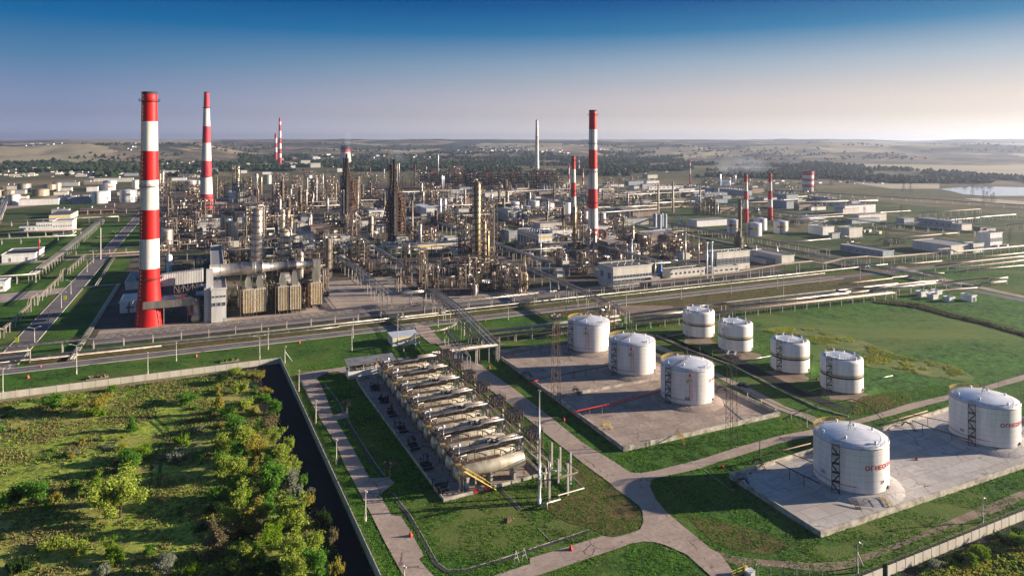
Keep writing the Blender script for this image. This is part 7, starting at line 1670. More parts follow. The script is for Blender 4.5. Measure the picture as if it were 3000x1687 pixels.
for i, (cd, x, yb, yt) in enumerate([(34, 1835, 700, 620), (34, 2015, 790, 700), (34, 2205, 885, 785), (34, 2405, 990, 780), (34, 1670, 620, 540), (34, 1815, 1390, 1150)]):
    g0 = C(cd, x, yb); H = CAMH - (cp(cd, 0, yt)[1] - 412) * g0[1] / 2000; b = MB('concrete_post' if i < 5 else 'black_steel'); b.cyl((0, 0, 0), (0, 0, H), .12, .1, 6); o = b.obj('post'); o.location = (*g0, 0); tag(o, lab(f'bare pole beside the narrow path, {ORD[i]} of six'), 'pole', 'bare poles')
g0 = C(43, 1620, 545); t = thing('lightning_pole', lab('very tall white lightning pole beside the vent pipes'), 'pole', g0)
b = MB('roof_paint'); b.cyl((0, 0, 0), (0, 0, 6.5), .42, .38, 12); b.cyl((0, 0, 6.5), (0, 0, 17), .3, .25, 12); b.cyl((0, 0, 17), (0, 0, 29.5), .22, .13, 12); b.obj('pole', t)
b = MB('steel_grey'); b.hoop(6.5, .55, .08, n=12); b.hoop(17, .38, .06, n=12); b.cyl((0, 0, 29.4), (0, 0, 29.7), .45, .45, 10); b.obj('flange', t)
def mast(label, code, x, yb, yt, w0, w1, m='steel_brown', head=True, name='lattice_mast', n=None, grp=None):
    g0 = C(code, x, yb); k = g0[1] / 2000; H = CAMH - (cp(code, 0, yt)[1] - 412) * k; n = n or max(5, int(H / 2.4)); th = max(.12, k * .45)
    t = thing(name, lab(label), name.replace('_', ' '), g0, 0, .3, grp); b = MB(m)
    def w(z): return (w0 + (w1 - w0) * z / H) / 2
    cs = ((-1, -1), (1, -1), (1, 1), (-1, 1))
    for a, c in cs: b.bar((a * w(0), c * w(0), 0), (a * w(H), c * w(H), H), th)
    for i in range(n):
        z0, z1 = H * i / n, H * (i + 1) / n
        for (a, c), (e, f) in zip(cs, cs[1:] + cs[:1]):
            if i % 3 == 0: b.bar((a * w(z0), c * w(z0), z0), (e * w(z0), f * w(z0), z0), th * .7)
            b.bar((a * w(z0), c * w(z0), z0), (e * w(z1), f * w(z1), z1), th * .55) if i % 2 else b.bar((e * w(z0), f * w(z0), z0), (a * w(z1), c * w(z1), z1), th * .55)
    b.obj('lattice', t)
    if head:
        b = MB('steel_dark'); b.box(0, 0, H, w1 + 1.6, w1 + 1.6, .15); b.rail([(-w1, -w1, H), (w1, -w1, H), (w1, w1, H), (-w1, w1, H), (-w1, -w1, H)], 1, .08, 1)
        b.obj('platform', t); b = MB('roof_paint')
        for a in range(4): b.box(1.5 * cos(a * 1.6), 1.5 * sin(a * 1.6), H + 1, .5, .5, .5)
        b.obj('floodlight', t)
    return t
mast('rust-tinted lattice floodlight mast over the west wall of the middle pad', 33, 1825, 690, -370, 2.6, 2.0)
mast('tall dark lattice mast on the grass south of tank 20', 34, 1462, 1185, 105, 2.6, 2.0, 'steel_dark')
for i, (cd, x, yb, yt) in enumerate([(15, 1140, 805, 612), (15, 1053, 765, 655), (15, 475, 645, 500), (15, 2053, 935, 757), (15, 1912, 842, 685), (15, 1022, 1105, 945), (15, 2095, 900, 770), (15, 2150, 910, 808), (15, 2180, 900, 785), (15, 148, 690, 610), (14, 2515, 1070, 880), (14, 2500, 790, 690), (15, 565, 1130, 960), (15, 845, 1380, 1180), (15, 1490, 1300, 1090), (13, 1685, 520, 320), (15, 1940, 1170, 1010), (15, 2380, 1449, 1230)]):
    p = cp(cd, x, yb); k = G(*p)[1] / 2000
    t = mast(rel('thin lattice pylon', *p), cd, x, yb, yt, 5.0 if k > .5 else 2.5, 1.2, 'steel_grey', False, 'pylon', 7, 'pylons on the plain')
    b = MB('steel_grey'); H = CAMH - (cp(cd, 0, yt)[1] - 412) * k
    for z in (.95, .8): b.bar((-H * .14, 0, H * z), (H * .14, 0, H * z), max(.2, k * .4))
    b.obj('cross_arm', t)
# yellow warning sign posts, flower beds, vehicles
for cd, x, yb, yt, lb in ((21, 812, 800, 700, 'at the avenue bend'), (23, 445, 1290, 1160, 'in the grass triangle by the pipe bridge'), (21, 212, 1310, 1255, 'at the avenue mouth')):
    g0 = C(cd, x, yb); k = g0[1] / 2000; H = CAMH - (cp(cd, 0, yt)[1] - 412) * k; t = thing('sign_post', lab('yellow-green sign on a post ' + lb), 'sign', g0, 0, .2); b = MB('steel_grey'); b.bar((0, 0, 0), (0, 0, H), .12); b.obj('pole', t)
    b = MB('yellow_sign'); b.box(0, -.12, H * .45, 1.6, .1, 2.2); b.obj('panel', t)
for cd, x, y, lb in ((31, 1215, 372, 'between the perimeter road and the long wall'), (32, 312, 160, 'near the wall corner')):
    t = thing('flower_bed', lab('pink-edged rubble flower bed ' + lb), 'flower bed', C(cd, x, y), 0, ANG); b = MB('old_pad'); b.box(0, 0, 0, 7.5, 3, .3); b.obj('border', t)
    b = MB('dirt')
    for _ in range(40): b.mat(R.choice(('dirt', 'leaf_bare', 'leaf_green', 'dark_red'))); b.box(R.uniform(-3.4, 3.4), R.uniform(-1.2, 1.2), .3, R.uniform(.2, .6), R.uniform(.2, .5), R.uniform(.2, .9), R.random() * 3)
    b.obj('planting', t)
def car(label, p, rot, m, L_=4.4, W_=1.75, H=1.45, truck=False):
    t = thing('parked_car' if not truck else 'truck', lab(label), 'car' if not truck else 'truck', p, 0, rot)
    b = MB(m); k = len(b.v); pr = [(-L_ / 2, .35), (L_ / 2, .35), (L_ / 2, .75), (L_ * .28, .9), (-L_ * .42, .95), (-L_ / 2, .8)] if not truck else [(-L_ / 2, .7), (L_ / 2, .7), (L_ / 2, 1.3), (L_ * .45, H), (L_ * .22, H), (L_ * .2, 1.2), (-L_ / 2, 1.2)]
    for y in (-W_ / 2, W_ / 2): b.v += [(x, y, z) for x, z in pr]
    n = len(pr)
    for i in range(n): j = (i + 1) % n; b.face((k + i, k + j, k + n + j, k + n + i))
    b.face(tuple(range(k, k + n))); b.face(tuple(range(k + 2 * n - 1, k + n - 1, -1))); b.obj('body', t)
    b = MB('glass' if not truck else 'yellow_steel')
    if not truck:
        k = 0; pr = [(L_ * .22, .88), (L_ * .08, H), (-L_ * .25, H), (-L_ * .4, .92)]
        for y in (-W_ * .42, W_ * .42): b.v += [(x, y, z) for x, z in pr]
        for i in range(4): j = (i + 1) % 4; b.face((i, j, 4 + j, 4 + i))
        b.face((0, 1, 2, 3)); b.face((7, 6, 5, 4)); b.obj('cabin', t)
    else: b.mat('grey_wall'); b.box(-L_ * .14, 0, 1.22, L_ * .64, W_, H - 1.4); b.obj('load_box', t)
    for x in (-L_ * .3, L_ * .3):
        for y in (-W_ / 2, W_ / 2): b = MB('tyre'); b.cyl((x, y - .1, .34), (x, y + .1, .34), .34, .34, 10); b.obj('wheel', t)
car('dark car on the narrow path behind the tank with number 20', C(34, 1610, 478), -.6, 'car_paint')
for cd, x, y, m, lb in ((15, 462, 1300, 'hydrant_red', 'red truck in the eastern vehicle yard'), (15, 560, 1290, 'steel_brown', 'brown truck beside the red one'), (15, 745, 1308, 'yellow_steel', 'yellow truck in the eastern vehicle yard'), (15, 620, 1285, 'cream_steel', 'cream truck between the brown and yellow ones'), (25, 2215, 122, 'roof_paint', 'white truck at the foot of the tall white block'), (25, 2330, 115, 'blue_grey_wall', 'dark blue truck beside the tall white block')):
    car(lb, C(cd, x, y), .8, m, 9, 3, 3.4, True)
# gate corner at the bottom: yellow barrier, cabinet and wire fence
t = thing('barrier', lab('yellow steel barrier at the bottom end of the concrete road'), 'barrier', C(44, 1555, 1449), 0, .5); b = MB('yellow_steel'); b.box(0, 0, .2, 4.5, .4, .35); b.rail([(-2.2, 0, .5), (2.2, 0, .5)], 1.2, .07, .6); b.box(2.0, 0, 0, .7, .7, 1.7); b.obj('frame', t)
t = thing('cabinet', lab('small white cabinet beside the yellow barrier'), 'cabinet', C(44, 1692, 1440), 0, .4); b = MB('white_paint'); b.box(0, 0, 0, 1.7, 1.3, 1.1); b.obj('body', t); b = MB('roof_paint'); b.box(0, 0, 1.1, 1.9, 1.5, .12); b.obj('lid', t)
fa, fb = C(44, 1600, 1400), C(44, 2560, 1449); t = thing('wire_fence', lab('grey wire fence with forked posts at the bottom corner'), 'fence', fa); b = MB('concrete_post')
for i in range(7):
    f = i / 6; x, y = (fb[0] - fa[0]) * f, (fb[1] - fa[1]) * f - 1.5; b = MB('pipe'); b.bar((x, y, 0), (x, y, 2.4), .12); b.bar((x, y, 2.4), (x - .4, y, 2.9), .07); b.bar((x, y, 2.4), (x + .4, y, 2.9), .07); b.obj('post', t)
b = MB('pipe')
for z in (.3, .9, 1.5, 2.1): b.bar((0, -1.5, z), (fb[0] - fa[0], fb[1] - fa[1] - 1.5, z), .03)
b.bar((8, -1.3, .2), (14, -1.5, 2.2), .06); b.obj('wire', t)
# ------------------------------------------------------------------ vegetation
LM += [("the wall corner", 800, 1080), ("the twin wheel tracks", 460, 1250), ("the big pale willow", 360, 1450), ("the shaded wall", 960, 1350), ("the round dark bush by the picture edge", 110, 1450),
       ("the long pale wall", 330, 1130), ("the dense thicket", 780, 1560), ("the bare grey tree", 640, 1560), ("the silver willow", 860, 1430), ("the yellow autumn bush", 290, 1180), ("the south wall", 2800, 1600)]
def leafball(b, cx, cy, cz, rx, ry, rz, n, size, rng, shell=.55):
    for _ in range(n):
        u = rng.uniform(-1, 1); a = rng.uniform(0, 2 * pi); q = sqrt(1 - u * u); r = (shell + (1 - shell) * rng.random()) * rng.uniform(.75, 1.08)
        c = Vector((cx + rx * q * cos(a) * r, cy + ry * q * sin(a) * r, cz + rz * u * r))
        e1 = Vector((rng.gauss(0, 1), rng.gauss(0, 1), rng.gauss(0, .7))).normalized(); e2 = e1.cross(Vector((rng.gauss(0, 1), rng.gauss(0, 1), rng.gauss(0, 1)))).normalized()
        s = size * rng.uniform(.5, 1.25); b.quad(tuple(c - e1 * s), tuple(c - e2 * s * .5), tuple(c + e1 * s), tuple(c + e2 * s * .5))
def tree_proto(seed, shape):
    rng = random.Random(seed); H = 6.0 if shape != 'bush' else 2.0
    tr = MB('bark'); tr.tube([(0, 0, 0), (rng.uniform(-.1, .1), .05, H * .25), (rng.uniform(-.3, .3), rng.uniform(-.3, .3), H * .6)], .13, 6)
    cr = MB('leaf_green')
    if shape == 'round': cl = [(rng.gauss(0, .9), rng.gauss(0, .9), rng.uniform(1.6, 4.6), rng.uniform(.8, 1.4)) for _ in range(13)]
    elif shape == 'tall': cl = [(rng.gauss(0, .45), rng.gauss(0, .45), .7 + 5.0 * i / 12, (1.15 - .7 * i / 12) * rng.uniform(.7, 1.1)) for i in range(13)]
    elif shape == 'willow': cl = [(rng.gauss(0, 1.5), rng.gauss(0, 1.5), rng.uniform(1.2, 4.8), rng.uniform(.7, 1.3)) for _ in range(18)]
    else: cl = [(rng.gauss(0, 1.2), rng.gauss(0, 1.2), rng.uniform(.5, 1.5), rng.uniform(.6, 1.0)) for _ in range(9)]
    for x, y, z, r in cl:
        leafball(cr, x, y, z, r, r, r * .9, int(330 * r), .19, rng, .45)
        tr.bar((0, 0, max(.2, z * .45)), (x * .8, y * .8, z), .035)
    for _ in range(60):   # loose outer sprays
        x, y, z, r = rng.choice(cl); a = rng.uniform(0, 6.3); leafball(cr, x + r * 1.15 * cos(a), y + r * 1.15 * sin(a), z + rng.uniform(0, r), .3, .3, .5, 9, .16, rng, .2)
    return tr, cr
PROTO = {}
def get_tree(shape, seed, leaf):
    key = (shape, seed, leaf)
    if key not in PROTO:
        tr, cr = tree_proto(seed, shape)
        cr.ms = [leaf]; PROTO[key] = (tr.mesh('trunk'), cr.mesh('crown'))
    return PROTO[key]
LN = {'leaf_straw': 'straw-coloured', 'leaf_green': 'green', 'leaf_olive': 'olive green', 'leaf_yellow': 'yellow', 'leaf_lime': 'bright lime-green', 'leaf_dark': 'dark green', 'leaf_silver': 'silvery grey', 'leaf_bare': 'half-bare brown'}
SN = {'round': 'round bushy tree', 'tall': 'upright young tree', 'willow': 'spreading loose tree', 'bush': 'low bush'}
def plant(X, Y, h, w, shape, leaf, label=None, seed=None):
    tm, cm = get_tree(shape, seed if seed is not None else R.randrange(3), leaf); px, py = pxof(X, Y)
    base = {'bush': 2.4, 'round': 5.6, 'tall': 6.1, 'willow': 6.0}[shape]; bw = {'bush': 4.4, 'round': 4.6, 'tall': 2.6, 'willow': 6.6}[shape]
    nm = 'tree' if shape != 'bush' else 'bush'
    t = thing(nm, lab(label) if label else rel(f'{LN[leaf]} {SN[shape]}', px, py), nm, (X, Y), 0, R.uniform(0, 6.3), 'trees and bushes of the wasteland'); t.scale = (w / bw, w / bw, h / base)
    for n_, me in (('trunk', tm), ('crown', cm)): o = bpy.data.objects.new(n_, me); scene.collection.objects.link(o); o.parent = t
def TP(code, x, yb, hp, wp, shape, leaf, label=None):
    g0 = C(code, x, yb); k = g0[1] / 2000 / 4.2617; plant(g0[0], g0[1], hp * k, wp * k, shape, leaf, label)
TP(41, 1500, 720, 560, 620, 'willow', 'leaf_olive', 'big pale spreading willow standing alone in the wasteland')
TP(41, 1400, 560, 360, 300, 'willow', 'leaf_bare', 'dry brown crown joined to the big pale willow')
for row in [(41, 450, 540, 290, 330, 'round', 'leaf_green'), (41, 220, 560, 250, 300, 'round', 'leaf_dark'), (41, 30, 620, 240, 160, 'bush', 'leaf_green'), (41, 1210, 400, 250, 150, 'tall', 'leaf_lime'), (41, 1400, 1200, 240, 180, 'tall', 'leaf_lime'), (41, 1450, 1290, 160, 160, 'bush', 'leaf_lime'),
        (41, 1300, 1449, 190, 170, 'bush', 'leaf_silver'), (41, 2020, 1420, 230, 260, 'round', 'leaf_silver'), (41, 2330, 1500, 180, 220, 'bush', 'leaf_lime'), (41, 950, 1180, 200, 260, 'bush', 'leaf_olive'), (41, 700, 1100, 150, 240, 'bush', 'leaf_olive'), (41, 690, 520, 110, 110, 'bush', 'leaf_yellow'), (41, 940, 380, 140, 120, 'tall', 'leaf_green'), (41, 1650, 150, 250, 250, 'round', 'leaf_green'), (41, 2250, 680, 120, 110, 'tall', 'leaf_green'), (41, 1860, 1180, 140, 130, 'tall', 'leaf_green'), (41, 200, 1400, 200, 300, 'bush', 'leaf_dark'),
        (41, 1450, 150, 150, 120, 'tall', 'leaf_bare'), (31, 890, 800, 210, 230, 'round', 'leaf_olive'), (31, 980, 700, 110, 90, 'bush', 'leaf_yellow'), (31, 1240, 800, 220, 230, 'round', 'leaf_yellow'), (31, 1210, 830, 120, 200, 'bush', 'leaf_lime'), (31, 640, 760, 200, 260, 'round', 'leaf_green'), (31, 1640, 1030, 190, 130, 'tall', 'leaf_green'), (31, 2340, 700, 150, 250, 'round', 'leaf_green'), (31, 2290, 1200, 130, 180, 'bush', 'leaf_lime'), (31, 1790, 1380, 170, 200, 'round', 'leaf_lime'), (31, 1560, 1449, 190, 220, 'round', 'leaf_green'), (31, 2230, 1400, 160, 190, 'bush', 'leaf_silver'), (31, 1400, 540, 90, 110, 'bush', 'leaf_green'), (31, 480, 660, 50, 90, 'bush', 'leaf_yellow'), (31, 1030, 1190, 90, 90, 'bush', 'leaf_yellow'), (31, 260, 1030, 60, 80, 'bush', 'leaf_yellow'), (31, 35, 1040, 90, 70, 'bush', 'leaf_green'),
        (32, 160, 430, 130, 180, 'bush', 'leaf_dark'), (32, 440, 330, 90, 200, 'bush', 'leaf_olive'), (32, 650, 370, 70, 160, 'bush', 'leaf_yellow'), (32, 740, 590, 90, 140, 'bush', 'leaf_yellow'), (32, 740, 680, 120, 160, 'bush', 'leaf_green'), (32, 860, 840, 200, 170, 'round', 'leaf_green'), (32, 410, 560, 140, 160, 'bush', 'leaf_olive'), (32, 480, 770, 140, 220, 'bush', 'leaf_olive'), (32, 180, 820, 340, 110, 'tall', 'leaf_yellow'), (32, 280, 900, 180, 200, 'round', 'leaf_green'), (32, 600, 820, 90, 150, 'bush', 'leaf_yellow'), (32, 350, 1060, 230, 250, 'round', 'leaf_green'), (32, 690, 1010, 150, 100, 'tall', 'leaf_green'), (32, 790, 1060, 220, 200, 'round', 'leaf_bare'), (32, 860, 1200, 220, 200, 'round', 'leaf_olive'), (32, 530, 1250, 300, 300, 'round', 'leaf_olive'), (32, 270, 1330, 280, 280, 'round', 'leaf_olive'), (32, 650, 1400, 300, 280, 'round', 'leaf_yellow'), (32, 980, 1420, 230, 250, 'round', 'leaf_olive'), (32, 820, 1449, 180, 220, 'round', 'leaf_green'), (32, 1010, 1250, 130, 150, 'bush', 'leaf_olive'),
        (42, 250, 250, 300, 260, 'round', 'leaf_olive'), (42, 450, 200, 260, 220, 'round', 'leaf_olive'), (42, 630, 190, 200, 110, 'tall', 'leaf_yellow'), (42, 830, 520, 480, 330, 'round', 'leaf_green'), (42, 990, 260, 260, 200, 'round', 'leaf_olive'), (42, 1130, 160, 220, 130, 'tall', 'leaf_olive'), (42, 1060, 420, 280, 220, 'round', 'leaf_silver'), (42, 1200, 480, 200, 150, 'bush', 'leaf_silver'), (42, 1240, 320, 160, 130, 'bush', 'leaf_green'), (42, 1290, 560, 160, 170, 'bush', 'leaf_yellow'),
        (42, 400, 850, 500, 320, 'tall', 'leaf_olive'), (42, 580, 900, 420, 260, 'tall', 'leaf_yellow'), (42, 780, 780, 300, 230, 'round', 'leaf_green'), (42, 980, 900, 400, 330, 'round', 'leaf_olive'), (42, 1180, 880, 400, 240, 'tall', 'leaf_olive'), (42, 150, 1200, 440, 240, 'tall', 'leaf_bare'), (42, 120, 700, 180, 240, 'round', 'leaf_dark'), (42, 830, 1160, 320, 280, 'round', 'leaf_lime'), (42, 690, 1400, 380, 160, 'tall', 'leaf_lime'), (42, 530, 1250, 260, 200, 'round', 'leaf_olive'), (42, 1100, 1350, 420, 300, 'round', 'leaf_olive'), (42, 1350, 1200, 320, 250, 'round', 'leaf_olive'), (42, 1400, 1500, 400, 300, 'round', 'leaf_green'), (42, 1150, 1580, 400, 320, 'round', 'leaf_olive'), (42, 880, 1560, 320, 260, 'round', 'leaf_dark'), (42, 1560, 1050, 200, 140, 'bush', 'leaf_bare'), (42, 1450, 850, 200, 170, 'bush', 'leaf_dark'), (42, 1650, 1449, 200, 150, 'bush', 'leaf_yellow'), (42, 320, 1449, 260, 260, 'round', 'leaf_dark'), (42, 560, 1560, 240, 240, 'round', 'leaf_dark'),
        (45, 1920, 1335, 190, 130, 'tall', 'leaf_lime'), (45, 2040, 1270, 190, 210, 'round', 'leaf_lime'), (45, 2530, 1150, 230, 200, 'round', 'leaf_lime'), (45, 2380, 1080, 160, 200, 'bush', 'leaf_dark'), (45, 2560, 1000, 130, 200, 'bush', 'leaf_dark'), (45, 1500, 1400, 120, 200, 'bush', 'leaf_silver'), (45, 1750, 1280, 110, 170, 'bush', 'leaf_dark')]:
    TP(*row)
for _ in range(46):
    x_, y_ = R.uniform(2200, 4300), R.uniform(900, 2400)
    px, py = x_ / 4.2617, Y0[3] + y_ / 4.2617
    if px > 640 + (py - 1230) * .80 or px < 600: continue
    g0 = G(px, py); k = g0[1] / 2000; plant(g0[0], g0[1], R.uniform(3.5, 7.5), R.uniform(3.0, 5.5), R.choice(('round', 'tall', 'round')), R.choice(('leaf_olive', 'leaf_olive', 'leaf_green', 'leaf_lime', 'leaf_straw')))
def inpoly(x, y, P):
    c = False
    for (x0, y0), (x1, y1) in zip(P, P[1:] + P[:1]):
        if (y0 > y) != (y1 > y) and x < (x1 - x0) * (y - y0) / (y1 - y0) + x0: c = not c
    return c
WP = [XY(-200, 301), (WC[0] - 7, WC[1] - 8), (WB[0] - 6, WB[1]), (-18, 118), (-105, 118)]
n = 0
while n < 70:   # smaller scattered shrubs
    X, Y = R.uniform(-215, 0), R.uniform(120, 290)
    if not inpoly(X, Y, WP): continue
    px, py = pxof(X, Y)
    if px < -60 or py > 1760 or nz(X, Y, 30, 5.5) < -.05: continue
    n += 1; plant(X, Y, R.uniform(.7, 1.8), R.uniform(1.2, 3.2), 'bush', R.choice(('leaf_olive', 'leaf_olive', 'leaf_green', 'leaf_dark', 'leaf_yellow', 'leaf_bare', 'leaf_silver', 'leaf_green')))
def tufts(name, label, P, count, hs, mats, seed, keep=lambda x, y: True, z=.05):
    rng = random.Random(seed); xs = [p[0] for p in P]; ys = [p[1] for p in P]; b = MB(mats[0])
    for m in mats: b.mat(m)
    c = 0; tries = 0
    while c < count and tries < count * 8:
        tries += 1; x, y = rng.uniform(min(xs), max(xs)), rng.uniform(min(ys), max(ys))
        if not inpoly(x, y, P) or not keep(x, y): continue
        c += 1; q = nz(x, y, 14, 2.2) + rng.uniform(-.25, .25); b.cur = min(len(mats) - 1, max(0, int((q * .6 + .5 + rng.uniform(-.3, .3)) * len(mats))))
        for _ in range(3):
            a = rng.uniform(0, 6.3); h = rng.uniform(*hs); w = h * .4; dx, dy = cos(a) * w, sin(a) * w; ox, oy = rng.uniform(-.4, .4), rng.uniform(-.4, .4)
            k = len(b.v); b.v += [(x + ox - dx, y + oy - dy, z), (x + ox + dx, y + oy + dy, z), (x + ox + dx * .6 + rng.uniform(-.3, .3), y + oy + dy * .6, z + h), (x + ox - dx * .7, y + oy - dy * .7, z + h * rng.uniform(.6, 1))]; b.face((k, k + 1, k + 2, k + 3))
    return tag(b.obj(name), lab(label), kind='stuff')
tufts('undergrowth', 'tangled weeds and dry grass over the wasteland', WP, 40000, (.15, .5), ['leaf_dark', 'leaf_green', 'leaf_olive', 'leaf_bare', 'leaf_straw', 'leaf_olive', 'leaf_straw'], 3, lambda x, y: R.random() < .35 + nz(x, y, 16, 8.1) * 1.5 + (.25 if pxof(x, y)[0] > 560 or pxof(x, y)[1] < 1240 else 0))
tufts('undergrowth', 'weeds outside the south wall', [C(45, 1200, 1560), C(45, 1500, 1290), C(45, 1900, 1140), C(45, 2557, 930), C(45, 2900, 850), C(45, 2900, 1700), C(45, 1200, 1700)], 5000, (.3, 1.0), ['leaf_dark', 'leaf_olive', 'leaf_olive', 'leaf_yellow'], 4)
wd = [C(24, 1850, 1140), C(24, 2100, 1100), C(24, 2557, 1130), C(25, 300, 1190), C(35, 900, 70), C(35, 1700, 240), C(35, 1950, 370), C(35, 1500, 370), C(35, 1100, 300), C(35, 600, 230), C(35, 100, 30), C(24, 2350, 1250)]
tufts('weeds', 'tall yellow weeds on the meadow slope', wd, 5000, (.15, .5), ['leaf_green', 'leaf_straw', 'leaf_yellow', 'leaf_olive', 'leaf_straw'], 5, lambda x, y: nz(x, y, 12, 4.4) > -.1)
hl = [C(25, 740, 770), C(25, 1280, 825), C(25, 1680, 950), C(25, 2100, 1050), C(25, 2600, 1190), C(25, 2900, 1270), C(25, 2900, 1310), C(25, 2557, 1215), C(25, 2080, 1080), C(25, 1660, 985), C(25, 1250, 870), C(25, 700, 800)]
tufts('hedge_strip', 'dark scrub along the ditch of the eastern meadow', hl, 5000, (.3, .9), ['leaf_dark', 'leaf_bare', 'leaf_dark', 'bark'], 6)
tufts('bank_grass', 'rough grass on the bank by the last banded tank', [C(35, 550, 600), C(35, 1050, 520), C(35, 1180, 640), C(35, 800, 790), C(35, 450, 830), C(35, 420, 700)], 1500, (.12, .4), ['leaf_green', 'leaf_bare', 'leaf_straw'], 7)
PADS = [acc, trk, [XY(*p) for p in P1], [XY(*p) for p in P2], [XY(*p) for p in VP]]
def lawn_ok(x, y):
    px, py = pxof(x, y); return px < 3050 and py < 1720 and not any(inpoly(x, y, q) for q in PADS) and nz(x, y, 9, 3.1) > -.25
tufts('grass_tufts', 'uneven tufts in the mown grass near the camera', [XY(34, 60), XY(260, 60), XY(260, 176), XY(100, 176), XY(100, 300), XY(30, 300)], 34000, (.08, .26), ['leaf_dark', 'leaf_green', 'leaf_dark', 'leaf_dark', 'leaf_green'], 9, lawn_ok, .02)
for i in (-1, 1):    # pressed wheel tracks
    cl = [(31, 2180, 430), (31, 1960, 600), (31, 1860, 700), (31, 1850, 800), (31, 1920, 900), (31, 2040, 1000), (31, 2110, 1100), (41, 2080, -250), (41, 1960, 0), (41, 1930, 250), (41, 1920, 450)]
    P = [Vector((*C(*c), 0)) for c in cl]; a_, b2 = [], []
    for j, p in enumerate(P):
        d = (P[min(j + 1, len(P) - 1)] - P[max(j - 1, 0)]).normalized(); nn = Vector((-d.y, d.x, 0)); c = p + nn * i * 1.1; a_.append(tuple((c + nn * .45)[:2])); b2.append(tuple((c - nn * .45)[:2]))
    poly('wheel_track', a_ + b2[::-1], 'lush_grass', .09, 'dark green wheel track through the wasteland')
# far woodland that reads as one mass, following the ground
def blob(b, x, y, z, r, rng):
    k = len(b.v); m = 6; top = (x + rng.uniform(-.2, .2) * r, y, z + r * rng.uniform(1.2, 1.8))
    for q, (f, zz) in enumerate(((.75, .15), (1.0, .75))):
        for i in range(m):
            a = 2 * pi * i / m + q * .5; rr = r * f * rng.uniform(.7, 1.2); b.v.append((x + rr * cos(a), y + rr * sin(a), z + r * zz * rng.uniform(.8, 1.2)))
    b.v.append(top)
    for i in range(m):
        j = (i + 1) % m; b.face((k + i, k + j, k + m + j, k + m + i)); b.face((k + m + i, k + m + j, k + 2 * m))
rng = random.Random(11)
def wood(name, label, count, rule, rr):
    b = MB('far_leaf'); b.mat('leaf_dark'); b.mat('leaf_olive'); c = 0
    for _ in range(count * 6):
        if c >= count: break
        a = rng.uniform(-.8, .8); Y = 1500 * (6200 / 1500) ** rng.random(); X = a * Y; z = hill_z(X, Y); z = 0 if z < 0 else z; px, py = pxof(X, Y, z)
        if not rule(X, Y, px, py): continue
        c += 1; b.cur = 0 if rng.random() < .8 else 1; blob(b, X, Y, z, rng.uniform(*rr) * (1 + Y / 8000), rng)
    tag(b.obj(name), lab(label), kind='stuff')
def r_mid(X, Y, px, py):
    if px > 2400 and not (px < 3060 and (480 < py - (px - 2400) * .075 < 522)): return False
    if px > 1250 and px <= 2400: return (448 if px < 2000 else 478) < py < 505 + (px - 1250) * .02 and nz(X, Y, 260, 1.1) > -.12 and not (1900 < px < 2350 and py < 500 and nz(X, Y, 300, 3) < .1)
    if px <= 1250: return 455 < py < 503 and nz(X, Y, 240, 1.1) > -.05 and not (py < 478 and px < 700)
    return nz(X, Y, 240, 1.1) > -.15
wood('woodland', 'far belt of dark woodland across the valley', 9000, r_mid, (3.5, 7.5))
wood('scrub_woodland', 'scattered scrub on the distant slopes', 2400, lambda X, Y, px, py: 420 < py < 470 and nz(X, Y, 500, 6.1) > .22, (2.5, 6))
wood('scrub_woodland', 'bushes around the lake and the sandy fields', 500, lambda X, Y, px, py: px > 2450 and 505 < py - (px - 2400) * .06 < 545 and nz(X, Y, 120, 2.1) > .05 and not (px > 2750 and 540 < py < 578), (2.5, 5))
wood('woodland', 'dark trees behind the western workshops', 1500, lambda X, Y, px, py: px < 640 and 474 < py < 520 and nz(X, Y, 130, 7.7) > -.02 + (py > 500) * .15, (5, 9))
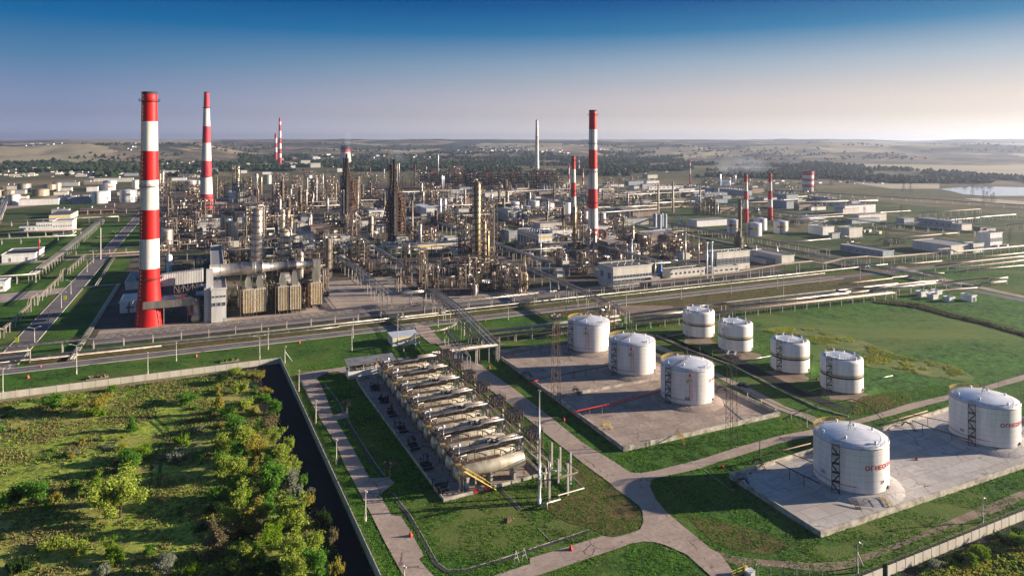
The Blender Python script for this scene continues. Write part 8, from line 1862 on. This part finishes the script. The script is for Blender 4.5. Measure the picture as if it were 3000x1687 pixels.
# far houses
hk = 0
for code, x0_, x1_, y0_, y1_, n in [(13, 480, 760, 262, 300, 9), (13, 860, 1480, 250, 275, 24), (13, 1640, 2080, 255, 300, 14), (13, 40, 320, 325, 360, 9), (12, 1830, 2300, 320, 370, 12), (13, 2350, 2480, 250, 262, 4), (11, 300, 860, 170, 225, 10), (12, 1420, 1600, 315, 365, 7), (11, 1580, 1720, 170, 260, 5), (14, 0, 80, 540, 560, 3), (11, 1950, 2500, 390, 470, 10), (11, 0, 1700, 445, 560, 40), (12, 80, 850, 400, 500, 12), (12, 1420, 1700, 400, 470, 10), (14, 0, 900, 500, 560, 8), (14, 1000, 2300, 560, 610, 14), (13, 700, 1300, 380, 470, 8), (11, 0, 2500, 480, 600, 60), (15, 0, 1500, 640, 780, 12), (14, 1200, 2500, 640, 740, 16), (13, 0, 1400, 400, 500, 14)]:
    for i in range(n):
        px, py = cp(code, x0_ + (x1_ - x0_) * (i + R.random() * .8) / n, R.uniform(y0_, y1_)); lo, hi = 1500.0, 9500.0
        for _ in range(40):
            m = (lo + hi) / 2; zz = max(0, hill_z((px - 1500) * m / 2000, m))
            if pxof(0, m, zz)[1] > py: lo = m
            else: hi = m
        Y = lo; X = (px - 1500) * Y / 2000; z = max(0, hill_z(X, Y)); k = Y / 2000; w, d, h = R.uniform(4, 15) * k, R.uniform(3, 6) * k, R.uniform(2.2, 4.2) * k
        b = MB('white_paint' if R.random() < .7 else 'cream_wall'); b.box(0, 0, 0, w, d, h); b.mat(R.choice(('dark_roof', 'grey_roof', 'brown_wall'))); q = len(b.v)
        b.v += [(-w / 2 - .3, -d / 2 - .3, h), (w / 2 + .3, -d / 2 - .3, h), (w / 2 + .3, d / 2 + .3, h), (-w / 2 - .3, d / 2 + .3, h), (-w / 2, 0, h * 1.45), (w / 2, 0, h * 1.45)]
        for f in ((0, 1, 5, 4), (2, 3, 4, 5), (1, 2, 5), (3, 0, 4)): b.face(tuple(q + e for e in f))
        o = b.obj('house'); o.location = (X, Y, z - .5); o.rotation_euler.z = R.uniform(-.5, .9); tag(o, rel(R.choice(('tiny far white house', 'small distant house', 'distant pale cottage')), px, py), 'house', 'far village houses')
# ------------------------------------------------------------------ air
def vol(name, label, density, color, build, noise=None, an=.2):
    m = bpy.data.materials.new(name); m.use_nodes = True; t = m.node_tree; t.nodes.clear(); o_ = t.nodes.new("ShaderNodeOutputMaterial"); v = t.nodes.new("ShaderNodeVolumePrincipled")
    v.inputs['Color'].default_value = color; v.inputs['Density'].default_value = density; v.inputs['Anisotropy'].default_value = an
    t.links.new(v.outputs[0], o_.inputs['Volume'])
    if noise:
        nn = t.nodes.new("ShaderNodeTexNoise"); nn.inputs['Scale'].default_value = noise; nn.inputs['Detail'].default_value = 3; gq = t.nodes.new("ShaderNodeNewGeometry"); t.links.new(gq.outputs['Position'], nn.inputs['Vector'])
        mr = t.nodes.new("ShaderNodeMapRange"); t.links.new(nn.outputs['Fac'], mr.inputs[0]); mr.inputs[1].default_value = .42; mr.inputs[2].default_value = .75; mr.inputs[3].default_value = 0; mr.inputs[4].default_value = density; t.links.new(mr.outputs[0], v.inputs['Density'])
    MATS[name] = m; b = MB(name); build(b); o = b.obj(name); return tag(o, label, kind='stuff')
vol('haze', 'thin bluish evening haze over the plain', HAZE, (.64, .75, 1.0, 1), lambda b: b.box(0, 6400, -4, 25000, 13600, 204), an=.6)
def puff(x, y, yt, w, dist, dens, nm, lb, sc=.02):
    k = dist / 2000; X = (x - 1500) * k; zb = CAMH - (y - 412) * k; zt = CAMH - (yt - 412) * k
    def f(b):
        b.lathe([(0, 0), (w * k * .3, .05 * (zt - zb)), (w * k * .5, .5 * (zt - zb)), (w * k * .4, .85 * (zt - zb)), (0, zt - zb)], 16)
    o = vol(nm, lab(lb), dens, (.72, .80, .95, 1), f, sc); o.location = (X, dist, zb)
puff(1020, 428, 385, 22, 2714, .02, 'steam', 'faint steam plume rising from the cooling tower', .02)
puff(2165, 520, 455, 190, 1900, .0055, 'smoke', 'thin bluish smoke drifting over the eastern woods', .012)
puff(1190, 480, 440, 120, 2300, .005, 'smoke', 'thin smoke behind the dark spired towers', .012)
for o in scene.objects:
    if o.parent is None and 'category' in o.keys() and 'kind' not in o.keys(): o['kind'] = 'thing'
